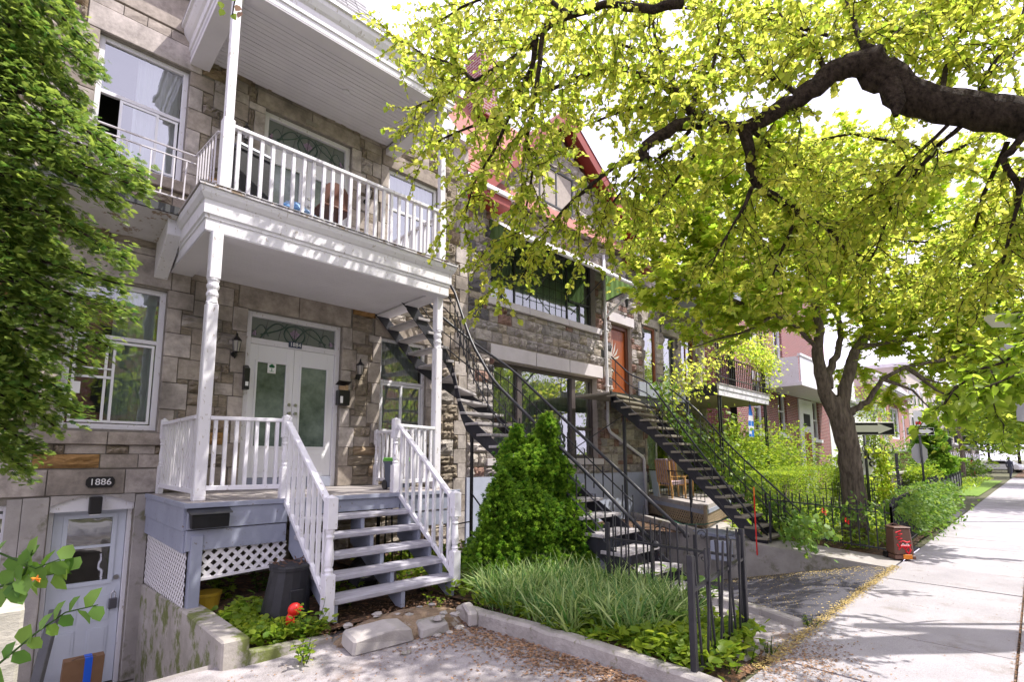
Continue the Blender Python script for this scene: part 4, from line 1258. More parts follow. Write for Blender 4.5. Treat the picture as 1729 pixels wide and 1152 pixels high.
# slate gablet standing on the roof
MB().box(RX0 - .13, RY - .13, 6.021, RX1 + .13, 7.8, 6.06).build('roof_deck', M['slate'], RO)
c1 = at(655, 70, Y=5.99); c1.z = 6.06
c0 = Vector((2 * 2.3 - c1.x, c1.y, 6.06))
pe = at(600, 0, Y=6.2)
tt = (c1.x - 2.3) / (c1.x - pe.x)
apex = Vector((2.3, c1.y + .21 * tt, c1.z + (pe.z - c1.z) * tt))
c2 = Vector((c1.x, 9.0, 6.06))
MB().add([c0, c1, c2, Vector((c0.x, 9.0, 6.06)), apex, Vector((2.3, 9.0, apex.z))], [(0, 1, 4), (1, 2, 5, 4), (3, 0, 4, 5)]).build('slate_slope', M['slate'], RO, fix=False)
slm = MB().box(-.5, -.5, -.5, .5, .5, .5).mesh('slate'); slm.materials.append(M['slate'])
for (A, B, P4, nr) in ((c0, c1, apex, 12), (c1, c2, apex, 12)):
    e = (B - A); L = e.length; e.normalize()
    up = (P4 - A) - e * (P4 - A).dot(e); H = up.length; up.normalize()
    nrm = e.cross(up)
    rs = Matrix((e, up, nrm)).transposed()
    full = A is c0
    for r_ in range(nr):
        t = (r_ + .5) / nr
        ax = (P4 - A).dot(e)
        s0 = ax * t
        s1 = L + (ax - L) * t if full else min(L, 1.4)
        x = s0 + (r_ % 2) * .09
        while x < s1 - .05:
            p = A + e * (x + .085) + up * (H * t) + nrm * .012
            o = piece('slate', slm, RO, p, (.17, H / nr * 1.15, .014))
            o.rotation_euler = (rs @ Matrix.Rotation(-.05, 3, 'X')).to_euler()
            x += .18

# ------------- small balcony at the upper left, wrought iron rail
SB = thing('side_balcony', (0.2, 7.3, 2.85), 'small side balcony with white wrought iron scroll railing and peeling underside', 'balcony')
MB().prism([(-1.6, 7.02, 2.93), (-1.6, 7.02, 3.02), (-1.6, 7.79, 3.02), (-1.6, 7.79, 2.80)], (2.78, 0, 0)).build('floor', M['peel'], SB)
MB().box(-1.6, 6.99, 2.935, 1.19, 7.018, 3.03).build('edge_trim', M['grey_frame'], SB)
MB().box(0.55, 7.35, 3.022, 1.05, 7.75, 3.10).build('step', M['deck'], SB)
MB().prism([(1.10, 7.79, 2.34), (1.10, 7.79, 2.92), (1.10, 7.12, 2.92), (1.10, 7.12, 2.72), (1.10, 7.35, 2.56)], (.15, 0, 0)).build('bracket', M['white'], SB, bevel=.006)
IR = MB()
y0 = 6.90
IR.bar((-1.5, y0, 3.70), (1.30, y0, 3.70), .028, .012); IR.bar((-1.5, y0, 3.60), (1.30, y0, 3.60), .022, .012); IR.bar((-1.5, y0, 3.10), (1.30, y0, 3.10), .022, .012)
IR.bar((1.30, y0, 3.70), (1.36, 6.16, 3.70), .028, .012); IR.bar((1.30, y0, 3.10), (1.36, 6.16, 3.10), .022, .012)
IR.build('rail_frame', M['iron_white'], SB)
bm = baluster_mesh(.014, M['iron_white'])
for i in range(6): piece('baluster', bm, SB, (0.62 + i * .115, y0, 3.09), (1, 1, .52), (0, .02 * (i % 2), 0))
for i in range(7): piece('baluster', bm, SB, (1.305 + .0075 * i, y0 - .09 - .095 * i, 3.09), (1, 1, .60))
sc_ = MB()
def spiral(cx, cz, r, a0, turns, s=1): return [(cx + r * (1 - t) * math.cos(a0 + s * turns * 2 * math.pi * t), y0, cz + r * (1 - t) * math.sin(a0 + s * turns * 2 * math.pi * t)) for t in [i / 30 * .93 for i in range(31)]]
sc_.tube(spiral(0.44, 3.42, .15, 0, 1.6), .007, 5).tube(spiral(0.50, 3.20, .085, math.pi, 1.6, -1), .007, 5).tube([(0.30, y0, 3.12), (0.18, y0, 3.40), (0.02, y0, 3.58)], .007, 5)
sc_.tube(spiral(-.05, 3.40, .15, math.pi, 1.6, -1), .007, 5).tube([(.58, y0, 3.1), (.58, y0, 3.6)], .007, 5).tube([(-.25, y0, 3.1), (-.25, y0, 3.6)], .007, 5)
sc_.tube([(0.30 * math.cos(t) + .0, y0, 3.12 + .45 * math.sin(t)) for t in [i / 12 * math.pi for i in range(13)]], .007, 5)
sc_.build('scroll', M['iron_white'], SB)

# ------------- things standing on the balcony and porch
def wheelie(loc, w, d, h, body, lid, label, lidh=.05, rot=0.0, group=None):
    t = thing('wheeled_bin', loc, label, 'bin', group)
    s = .84
    def fr(k, z): return [(-w / 2 * k, -d / 2 * k, z), (w / 2 * k, -d / 2 * k, z), (w / 2 * k, d / 2 * k, z), (-w / 2 * k, d / 2 * k, z)]
    L = Vector(loc)
    rm = Matrix.Rotation(rot, 3, 'Z')
    T = lambda ps: [L + rm @ Vector(p) for p in ps]
    v = T(fr(s, .03) + fr(.97, h * .9) + fr(1.04, h * .9) + fr(1.04, h * .95))
    MB().add(v, [(3, 2, 1, 0), (0, 1, 5, 4), (1, 2, 6, 5), (2, 3, 7, 6), (3, 0, 4, 7), (4, 5, 9, 8), (5, 6, 10, 9), (6, 7, 11, 10), (7, 4, 8, 11), (8, 9, 13, 12), (9, 10, 14, 13), (10, 11, 15, 14), (11, 8, 12, 15)]).build('body', body, t, bevel=.008)
    v = T(fr(1.08, h * .952) + fr(1.0, h * .952 + lidh))
    MB().add(v, [(3, 2, 1, 0), (4, 5, 6, 7), (0, 1, 5, 4), (1, 2, 6, 5), (2, 3, 7, 6), (3, 0, 4, 7)]).build('lid', lid, t, bevel=.008)
    for sx in (-1, 1):
        a_, b_ = T([(sx * w * .36, d * .44, .07), (sx * w * .46, d * .44, .07)])
        MB().tube([a_, b_], .07, 12).build('wheel', M['black'], t)
    return t


wheelie((3.50 + .42, 6.35, DZ), .30, .30, .42, M['blue_grey_plastic'], M['green_plastic'], 'slate blue compost bin with lime green lid on the porch by the stair newel')
wheelie((1.78, 6.55, 2.967), .44, .40, .80, M['black_plastic'], M['blue_grey_plastic'], 'dark wheeled rubbish bin behind the left balusters of the upper balcony', rot=.2)
t = thing('plastic_bag', (2.35, 6.5, 2.967), 'blue and white printed plastic bag on the upper balcony floor', 'bag')
rnd = random.Random(3)
def blob(c, r, n=10, m_=7, rough=.18, seed=0, sq=(1, 1, 1)):
    g = random.Random(seed); v, f = [], []
    for i in range(m_ + 1):
        ph = math.pi * i / m_
        for j in range(n):
            th = 2 * math.pi * j / n
            k = r * (1 + g.uniform(-rough, rough))
            v.append((c[0] + k * math.sin(ph) * math.cos(th) * sq[0], c[1] + k * math.sin(ph) * math.sin(th) * sq[1], c[2] + k * math.cos(ph) * sq[2]))
    for i in range(m_):
        for j in range(n):
            a = i * n + j; b = i * n + (j + 1) % n
            f.append((a, b, b + n, a + n))
    return MB().add(v, f)
bagm = pmat('printed_bag', (0.05, 0.26, 0.62), (0.60, 0.68, 0.78), rough=.35, scale=5, bump=.4, bscale=10)
blob((2.35, 6.42, 3.12), .2, seed=4, sq=(1.3, .8, .8)).build('bag', bagm, t)
blob((2.10, 6.40, 3.06), .12, seed=5, sq=(1.3, .8, .8)).build('bag', bagm, t)
t = thing('wooden_chair', (2.85, 6.55, 2.967), 'dark red wooden chair with rounded back on the upper balcony', 'chair')
wood = pmat('dark_wood', (0.13, 0.045, 0.03), (0.08, 0.028, 0.02), rough=.35, scale=6, bump=.05)
MB().box(2.65, 6.35, 3.38, 3.08, 6.75, 3.42).build('seat', wood, t, bevel=.01)
arc_ = [(2.66 + .21 * (1 - math.cos(a_)), 6.40, 3.42 + .36 * math.sin(a_) ** .7 if a_ > 0 and a_ < math.pi else 3.42) for a_ in [i / 10 * math.pi for i in range(11)]]
MB().prism([(x, y_, z) for x, y_, z in arc_], (0, .03, 0)).build('backrest', wood, t)
for x in (2.68, 3.05):
    for y_ in (6.38, 6.72): MB().bar((x, y_, 2.967), (x, y_, 3.38), .035).build('leg', wood, t)
t = thing('blue_plastic_tub', (3.72, 6.5, 2.967), 'small blue tub near the door sill of the upper balcony', 'tub')
MB().lathe((3.35, 6.9, 2.967), [(.12, 0), (.15, .16), (.155, .165)], 12).build('tub', M['blue_grey_plastic'], t)

# black metal newspaper box fixed under the deck rim
t = thing('black_mailbox', (1.4, 5.6, -.6), 'black horizontal mailbox screwed to the grey porch fascia at the left corner', 'mailbox')
MB().prism([(1.245, 5.60, -.53), (1.26, 5.66, -.665), (1.26, 5.735, -.665), (1.245, 5.735, -.50)], (.325, 0, 0)).build('box', M['black_plastic'], t, bevel=.004)
MB().prism([(1.225, 5.575, -.525), (1.225, 5.58, -.512), (1.225, 5.735, -.478), (1.225, 5.735, -.499)], (.365, 0, 0)).build('lid', M['black'], t)

# composter, gnome-like red lump, pot, basket
t = thing('compost_bin', (2.02, 5.15, -1.55), 'tall black weathered compost bin with debris on its lid beside the steps', 'compost bin')
cx, cy = 1.97, 5.15
def tub(mb, cx, cy, pr, n=16, lean=(0, 0)):
    o = len(mb.v)
    for r_, z in pr:
        for j in range(n):
            q = 2 * math.pi * (j + .5) / n
            k = r_ * (1.0 / max(abs(math.cos(q)), abs(math.sin(q)))) ** .28
            mb.v.append((cx + k * math.cos(q) + lean[0] * (z + 1.55), cy + k * math.sin(q) + lean[1] * (z + 1.55), z))
    for i in range(len(pr) - 1):
        for j in range(n): mb.f.append((o + i * n + j, o + i * n + (j + 1) % n, o + (i + 1) * n + (j + 1) % n, o + (i + 1) * n + j))
    mb.f.append(tuple(o + (len(pr) - 1) * n + j for j in range(n)))
    return mb
tub(MB(), cx, cy, [(.235, -1.58), (.235, -1.52), (.215, -1.50), (.17, -1.06), (.185, -1.055), (.185, -1.03)], lean=(.08, 0)).build('body', M['black_plastic'], t)
tub(MB(), cx, cy, [(.19, -1.028), (.18, -1.01), (.08, -1.0)], lean=(.08, 0)).build('lid', M['black_plastic'], t)
MB().box(cx - .03, cy - .205, -1.50, cx + .10, cy - .19, -1.22).build('hatch', M['black_plastic'], t, bevel=.006)
db = MB(); g = random.Random(5)
for i in range(26):
    a_, b_ = cx + .04 + g.uniform(-.15, .15), cy + g.uniform(-.15, .15); q = g.uniform(0, 3.1); l = g.uniform(.02, .09)
    db.bar((a_, b_, -1.0), (a_ + l * math.cos(q), b_ + l * math.sin(q), -.995 + g.uniform(0, .02)), .008, .005)
db.build('debris', M['litter'], t, kind='stuff')
t = thing('red_ornament', (2.0, 4.72, -1.5), 'bright red rounded plastic ornament among plants in front of the compost bin', 'garden ornament')
p = at(497, 1030, Y=4.72)
blob((p.x, 4.72, p.z), .06, 12, 8, .0, 1, (1, .8, 1)).build('head', M['red_plastic'], t, smooth=True)
blob((p.x - .03, 4.73, p.z - .09), .055, 12, 8, .0, 1, (.7, .8, 1.3)).build('neck', M['red_plastic'], t, smooth=True)
blob((p.x + .045, 4.71, p.z + .01), .022, 8, 6, 0, 1, (1.2, .8, .6)).build('beak', M['red_plastic'], t, smooth=True)
t = thing('yellow_tub', (1.62, 6.0, -1.55), 'yellow ribbed plastic tub under the porch deck', 'tub')
mb = MB(); cxy = at(350, 1010, Y=6.0)
mb.lathe((cxy.x + .02, 6.1, -1.60), [(.10, 0), (.125, .2), (.135, .205), (.135, .235), (.12, .235)], 18); mb.build('tub', M['yellow_plastic'], t)
for i, (x, y_, r_, s) in enumerate(((3.05, 5.6, .16, 6), (3.35, 6.2, .2, 7), (2.6, 6.1, .22, 8), (2.9, 6.6, .2, 9))):
    t = thing('rubbish_bag', (x, y_, -1.5), ['small dark bag under the steps near their right end', 'dark bag deep under the right of the porch', 'dark bag deep under the middle of the steps', 'dark bag at the back under the porch'][i], 'bag')
    blob((x, y_, -1.42), r_, seed=s, sq=(1.2, 1, .8)).build('bag', M['black_plastic'], t)
t = thing('tank', (3.05, 6.0, -1.5), 'pale concrete block and board under the steps', 'block')
MB().box(2.95, 5.55, -1.56, 3.45, 5.75, -1.36).build('block', M['concrete'], t, bevel=.01)

# stone slab in front of the steps, kerbs
dirt = pmat('dirt_mound', (0.34, 0.25, 0.17), (0.20, 0.14, 0.09), rough=1, scale=9, bump=1.0, bscale=30, bdist=.03, c3=(.42, .38, .34), f3=(.58, .64), s3=7)
structure(blob((2.76, 4.30, -1.60), .68, 30, 12, .07, 3, (1.0, .46, .22)), 'doorstep_mound', dirt)
mb = MB().prism([(2.08, 3.98, -1.60), (2.10, 3.99, -1.47), (2.45, 3.93, -1.44), (2.62, 3.95, -1.47), (2.66, 3.95, -1.6)], (.03, .28, .02))
mb.prism([(2.70, 3.93, -1.60), (2.72, 3.95, -1.50), (2.98, 3.90, -1.49), (3.02, 3.92, -1.60)], (.05, .18, .03))
sl = thing('broken_slab', (2.6, 4.1, -1.6), 'broken concrete slab serving as the lowest step', 'slab')
mb.build('slab', M['concrete'], sl, bevel=.02)
MB().prism([(3.22, 3.90, -1.6), (3.22, 3.90, -1.46), (3.30, 4.1, -1.42), (3.38, 4.25, -1.48), (3.40, 4.2, -1.6)], (.10, -.03, 0)).build('lump', M['concrete'], sl, bevel=.02)
g = random.Random(6)
for i in range(14):
    x, y_ = g.uniform(2.1, 3.4), g.uniform(3.75, 4.5)
    blob((x, y_, -1.585 + (.13 if y_ > 3.95 else 0)), g.uniform(.015, .05), 7, 5, .25, i, (1.2, 1, .5)).build('rubble', M['concrete'], sl)
kb = thing('low_kerb', (1.8, 4.5, GZ), 'short low concrete kerb before the plants left of the steps', 'kerb')
MB().prism([(1.44, 4.42, GZ - .05), (1.44, 4.42, -1.50), (2.12, 4.42, -1.54), (2.12, 4.42, GZ - .05)], (0, .10, 0)).build('kerb', M['mossy'], kb, bevel=.012)
# ---------------------------------------------------------------- house two, gabled
H2 = thing('gabled_house', (9.6, 7.9, GZ), 'mixed fieldstone house with red-edged gable, green awning and orange-brown entrance door', 'house')
oU = (6.98, 10.68, 3.42, 5.12)
oL = (7.05, 10.68, 0.02, 2.08)
oR = (11.38, 12.36, 1.62, 3.74)
oG1 = (7.9, 8.9, -3.2, -0.95)
oG2 = (9.35, 10.4, -3.2, -0.85)
eaveL, eaveR, peak = (6.75, 5.75), (12.95, 5.95), (9.15, 8.30)
x0, x1 = 6.335, 12.93
holes2 = [oU, oL, oR, oG1, oG2]
sheet(x0, x1, -3.6, 5.76, holes2, YW, reveal=.3).build('wall', M['mortar_pale'], H2, fix=False)
MB().add([(eaveL[0], YW, 5.76), (eaveR[0], YW, 5.76), (peak[0], YW, peak[1])], [(0, 1, 2)]).build('gable_wall', M['mortar_pale'], H2, fix=False)
MB().box(x0, YW + 1.6, -3.6, x1, YW + 9, 5.75).build('rear_wall', M['mortar'], H2)
MB().box(x0, YW + .01, -3.6, x0 + .02, YW + 1.6, 5.75).box(x1 - .02, YW + .01, -3.6, x1, YW + 1.6, 5.75).build('side_wall', M['mortar_pale'], H2)
dress2 = []
# lintel of the lower window: three pale slabs
for a, b in ((6.95, 8.35), (8.36, 9.55), (9.56, 10.92)):
    block(H2, a, b, 2.10, 2.42, YW, M['lintel2'], .045, name='lintel_slab', bevel=.008); dress2.append((a, b, 2.10, 2.42))
for a, b in ((6.85, 8.1), (8.1, 9.5), (9.5, 10.85)):
    block(H2, a, b, 3.25, 3.415, YW, M['lintel2'], .09, name='sill_slab', bevel=.008); dress2.append((a, b, 3.25, 3.415))
block(H2, 6.85, 10.85, -.14, .015, YW, M['lintel2'], .07, name='sill_slab'); dress2.append((6.85, 10.85, -.14, .015))
block(H2, 11.25, 12.5, 3.745, 4.02, YW, M['lintel2'], .04, name='lintel_slab'); dress2.append((11.25, 12.5, 3.745, 4.02))
n2 = ashlar(H2, x0 + .02, x1 - .01, -0.35, 5.74, holes2 + dress2, YW, M['rock2'], M['rock2'], seed=21, limit=300, hs=(.16, .20, .24, .28), ws=(.18, .5), flat_share=.35, joint=.018)
def in_gable(x, z):
    if x < peak[0]: return z < eaveL[1] + (x - eaveL[0]) * (peak[1] - eaveL[1]) / (peak[0] - eaveL[0])
    return z < eaveR[1] + (eaveR[0] - x) * (peak[1] - eaveR[1]) / (eaveR[0] - peak[0])
ashlar(H2, 6.8, 12.9, 5.76, 8.2, [(8.5, 9.8, 6.2, 7.2)], YW, M['rock2'], seed=22, limit=0, hs=(.2, .26), ws=(.22, .5), clip=in_gable, joint=.018)
window(H2, 8.5, 9.8, 6.2, 7.2, YW - .03, M['grey_frame'], bars_x=(9.15,), glass=M['glass_bright'], room=False, label='small attic window in the gable')
# painted foundation with dark garage openings
for a, b, c, d in ((x0, 7.9, -3.5, -.36), (7.9, 9.35, -.95, -.36), (8.9, 9.35, -3.5, -.95), (9.35, 10.4, -.85, -.36), (10.4, x1, -3.5, -.36)):
    MB().box(a + .001, YW - .05, c, b - .001, YW + .03, d).build('foundation', M['parge'], H2)
for a, b, c, d in (oG1, oG2):
    mb = MB()
    mb.box(a, YW + .16, c, b, YW + .19, d)
    for k in range(5): mb.box(a + .05, YW + .14, d - .5 * (k + 1) + .04, b - .05, YW + .1595, d - .5 * k - .04)
    mb.build('garage_door', M['grey_frame'], H2)
# three-part windows
wu2 = window(H2, *oU, YW + .14, M['grey_frame'], bars_x=(7.85, 9.72), fw=.06, curtain=M['curtain_green'], glass=M['glass'], label='upper picture window with dark frame and block pattern blind')
mb = MB()
for a, b in ((7.02, 7.82), (9.76, 10.62)):
    mb.box(a, YW + .125, 3.98, b, YW + .16, 4.03); mb.box((a + b) / 2 - .02, YW + .125, 3.48, (a + b) / 2 + .02, YW + .16, 3.98)
for k in range(1, 8): mb.box(7.9 + k * .23, YW + .165, 3.48, 7.91 + k * .23, YW + .172, 5.05)
for k in range(1, 7): mb.box(7.88, YW + .165, 3.48 + k * .23, 9.70, YW + .172, 3.49 + k * .23)
mb.build('muntin', M['grey_frame'], wu2)
wl2 = window(H2, *oL, YW + .14, M['brown_frame'], bars_x=((7.95, .07, 2.03), (9.85, .07, 2.03)), fw=.09, curtain=M['curtain_green'], glass=M['glass_bright'], label='lower picture window with brown frame and pleated green-grey curtain')
MB().box(7.88, YW + .10, .11, 8.02, YW + .2, 1.99).box(9.78, YW + .10, .11, 9.92, YW + .2, 1.99).box(9.92, YW + .12, .72, 10.59, YW + .19, .80).box(7.14, YW + .12, .72, 7.88, YW + .19, .80).build('mullion', M['brown_frame'], wl2)
# red door
a, b, c, d = oR
mb = MB().box(a, YW + .10, c, a + .12, YW + .22, d).box(b - .12, YW + .10, c, b, YW + .22, d).box(a + .12, YW + .10, d - .13, b - .12, YW + .22, d)
df = mb.build('door_frame', pmat('brown_jamb', (0.13, .04, .02), (.09, .03, .015), rough=.4), H2, bevel=.01)
dl = MB().box(a + .123, YW + .15, c, b - .123, YW + .2, d - .133).build('entrance_door', M['red_door'], H2, label='varnished orange-brown entrance door with a fan-shaped light')
cx_, cz_ = a + .20, c + 1.12
g = MB()
for k in range(4):
    a0, a1 = R(88 - k * 22), R(72 - k * 22)
    g.add([(cx_, YW + .147, cz_), (cx_ + .30 * math.cos((a0 + a1) / 2 + .1), YW + .147, cz_ + .34 * math.sin((a0 + a1) / 2 + .1)), (cx_ + .42 * math.cos((a0 + a1) / 2), YW + .147, cz_ + .62 * math.sin((a0 + a1) / 2)), (cx_ + .30 * math.cos((a0 + a1) / 2 - .1), YW + .147, cz_ + .34 * math.sin((a0 + a1) / 2 - .1))], [(0, 1, 2, 3)])
g.build('fan_light', flat('fan_glass', (.45, .42, .40), .1), dl, fix=False)
MB().tube([(a + .2, YW + .15, c + .78), (a + .2, YW + .09, c + .78)], .03, 10).box(a + .17, YW + .14, c + .66, a + .23, YW + .149, c + .90).build('door_knob', M['chrome'], dl)
# gable boards, mansard slopes with red shingles
def board(p, q, w, th, mat, name, y=7.42, yd=.40):
    p, q = Vector((p[0], y, p[1])), Vector((q[0], y, q[1]))
    d_ = (q - p).normalized(); n_ = Vector((-d_.z, 0, d_.x))
    if n_.z < 0: n_ = -n_
    mb = MB().prism([p - n_ * w / 2, q - n_ * w / 2, q + n_ * w / 2, p + n_ * w / 2], (0, th, 0))
    return mb.build(name, mat, H2)
eL2, eR2, pk2 = (6.45, 5.52), (13.05, 5.72), (9.15, 8.52)
board(eL2, pk2, .24, .05, M['red_trim'], 'gable_board'); board(pk2, eR2, .24, .05, M['red_trim'], 'gable_board')
for (p, q) in ((eL2, pk2), (pk2, eR2)):
    P_, Q_ = Vector((p[0], 7.40, p[1] + .17)), Vector((q[0], 7.40, q[1] + .17))
    MB().add([P_, Q_, Q_ + Vector((0, 1.9, 0)), P_ + Vector((0, 1.9, 0))], [(0, 1, 2, 3)]).build('gable_roof', M['red_shingle'], H2, fix=False)
    P_, Q_ = Vector((p[0], 7.47, p[1] + .0)), Vector((q[0], 7.47, q[1] + .0))
    MB().add([P_, Q_, Q_ + Vector((0, .36, 0)), P_ + Vector((0, .36, 0))], [(0, 1, 2, 3)]).build('gable_soffit', M['red_trim'], H2, fix=False)
MB().box(6.30, 7.36, 5.30, 7.15, YW - .03, 5.48).build('eave_box', M['red_trim'], H2)
MB().box(6.28, 7.30, 5.48, 7.2, 7.42, 5.58).build('gutter', M['white'], H2, bevel=.01)
MB().box(12.1, 7.36, 5.50, 13.1, YW - .03, 5.66).build('eave_box', M['red_trim'], H2)
MB().box(12.0, 7.26, 5.66, 13.15, 7.40, 5.78).build('gutter', M['white'], H2, bevel=.01)
A, B = Vector((6.33, 7.42, 5.6)), Vector((13.0, 7.42, 5.75))
C, E_ = Vector((6.33, 9.6, 9.3)), Vector((13.0, 9.6, 9.4))
MB().add([A + Vector((0, .12, 0)), B + Vector((0, .12, 0)), E_, C], [(0, 1, 2, 3)]).build('mansard_roof', M['red_shingle'], H2, fix=False)
shm = MB().box(-.5, -.5, -.5, .5, .5, .5).mesh('shingle'); shm.materials.append(M['red_shingle'])
e = (B - A).normalized(); up = (C - A); H_ = up.length; up.normalize(); nrm = e.cross(up)
rs = Matrix((e, up, nrm)).transposed()
cnt = 0
for r_ in range(22):
    x = 0.02 + (r_ % 2) * .11
    while x < 6.6:
        p = A + Vector((0, .12, 0)) + e * x + up * ((r_ + .5) * .19) + nrm * .02
        if not in_gable(p.x, p.z - .25) and cnt < 290 and (p.x > 11 or p.x < 8.2):
            o = piece('shingle', shm, H2, p, (.21, .24, .018)); o.rotation_euler = (rs @ Matrix.Rotation(-.06, 3, 'X')).to_euler(); cnt += 1
        x += .22
MB().box(7.55, 8.9, 8.6, 8.15, 9.5, 10.3).build('chimney', M['brick_red'], H2)

# awning
AW = thing('metal_awning', (9.0, 7.3, 4.7), 'green ribbed metal awning with white front bar over the upper window', 'awning')
n = 60
vs, fs = [], []
for i in range(n + 1):
    x = 6.92 + (11.05 - 6.92) * i / n
    dz = .016 * (1 if i % 2 else -1)
    vs += [(x, 6.82, 4.42 + dz), (x, 7.79, 5.16 + dz)]
for i in range(n): fs.append((2 * i, 2 * i + 2, 2 * i + 3, 2 * i + 1))
green = leaf_mat('green_awning_sheet', (0.12, 0.19, 0.07), (0.12, 0.19, 0.07), (0.26, 0.42, 0.14), (0.26, 0.42, 0.14), .45)
topw = M['white']
MB().add(vs, fs).build('canopy', green, AW, fix=False)
MB().add([(a_, b_, c_ + .02) for a_, b_, c_ in vs], fs).build('top_sheet', M['lintel2'], AW, fix=False)
for x in (6.93, 11.04):
    vv, ff = [], []
    for i in range(13):
        y_ = 6.82 + .97 * i / 12
        dx = .012 * (1 if i % 2 else -1)
        vv += [(x + dx, y_, 4.40 - .20 * i / 12 * 1.0 + .0), (x + dx, y_, 4.42 + .74 * i / 12)]
    for i in range(12): ff.append((2 * i, 2 * i + 2, 2 * i + 3, 2 * i + 1))
    MB().add(vv, ff).build('side_panel', green, AW, fix=False)
    MB().bar((x, 6.82, 4.39), (x, 7.78, 4.19), .03).build('side_bar', M['grey_frame'], AW)
MB().tube([(6.88, 6.80, 4.42), (11.12, 6.80, 4.42)], .045, 8).build('front_bar', M['white'], AW)
MB().tube([(11.10, 6.82, 4.40), (11.06, 7.76, 3.78)], .035, 8).build('brace', M['white'], AW)
MB().tube([(6.92, 6.82, 4.40), (6.92, 7.76, 3.78)], .02, 8).build('brace', M['iron'], AW)
for x in (8.25, 9.85): MB().tube([(x, 6.84, 4.42), (x - .3, 7.72, 3.55)], .012, 6).build('brace', M['iron'], AW)

# downpipe
DP = thing('downpipe', (11.03, 7.75, 0), 'white metal downpipe bending down beside the orange-brown door', 'downpipe')
MB().tube([(10.98, 7.73, 5.5), (11.0, 7.73, 4.5), (11.03, 7.73, 0.82), (11.12, 7.73, .70), (12.66, 7.73, 0.06), (12.72, 7.73, -.02), (12.80, 7.73, -1.75)], .042, 8).build('pipe', M['white'], DP, smooth=True)
for z in (3.4, 1.9): MB().box(10.96, 7.68, z, 11.09, 7.80, z + .03).build('bracket', M['white'], DP)
lan = thing('wall_lantern', (11.75, YW - .03, 4.3), 'black coach lantern above the orange-brown entrance door', 'wall lamp', 'black lanterns beside the doors')
MB().lathe((12.0, YW - .13, 4.25), [(.04, 0), (.06, .22), (.07, .23), (.02, .33)], 6).build('lamp_glass', M['black'], lan)

# ---------------------------------------------------------------- outside stairs
def ribbon_plate(path, h0, h1, th):
    """vertical plate following a path; h0,h1 below and above the path"""
    mb = MB()
    n = len(path)
    vs, fs = [], []
    for i, p in enumerate(path):
        p = Vector(p)
        d_ = Vector(path[min(i + 1, n - 1)]) - Vector(path[max(i - 1, 0)])
        s = Vector((d_.y, -d_.x, 0)); s = s.normalized() * th / 2 if s.length > 1e-6 else Vector((th / 2, 0, 0))
        vs += [p - s + Vector((0, 0, h0)), p + s + Vector((0, 0, h0)), p + s + Vector((0, 0, h1)), p - s + Vector((0, 0, h1))]
    for i in range(n - 1):
        a = i * 4
        for j in range(4): fs.append((a + j, a + (j + 1) % 4, a + 4 + (j + 1) % 4, a + 4 + j))
    fs += [(3, 2, 1, 0), (n * 4 - 4, n * 4 - 3, n * 4 - 2, n * 4 - 1)]
    return mb.add(vs, fs)


kb = thing('garden_kerb', (3.5, 3.0, GZ), 'long worn concrete kerb curving along the left side of the garden bed', 'kerb')
g = random.Random(2)
kp = [(3.36 + .11 * math.sin(min(1, i / 9) * 1.57) + g.gauss(0, .004), 4.22 - i * .165, GZ + .05 + g.gauss(0, .005)) for i in range(17)]
ribbon_plate(kp, -.10, .085, .14).build('kerb', pmat('worn_kerb', (.44, .41, .38), (.27, .25, .23), rough=.95, scale=5, bump=.9, bscale=22, bdist=.02, c3=(.16, .16, .07), f3=(.60, .68), s3=6), kb, bevel=.022)
S1 = thing('curved_staircase', (5.8, 4.5, GZ), 'black iron outside staircase with worn grey treads climbing from the garden to the upper balcony', 'staircase')
steps = []            # (inner point, outer point, z)
XL, XR = 5.30, 6.08
for k in range(0, 13):
    steps.append(((XL, 6.52 - .297 * k), (XR, 6.52 - .297 * k), .78 - .19 * k))
steps = steps[::-1]
pin = (5.28, 6.80)
for j in range(4):
    an = R(4 + 20 * (j + .6))
    steps.append(((pin[0] - .05 * math.sin(an), 6.62 + .07 * j), (pin[0] + 1.02 * math.cos(an), 6.72 + 1.0 * math.sin(an)), 1.0 + .225 * j))
for j in range(5):
    steps.append(((5.12 - .20 * j, 6.86), (5.12 - .20 * j, 7.74), 1.90 + .20 * j))
inner, outer = [], []
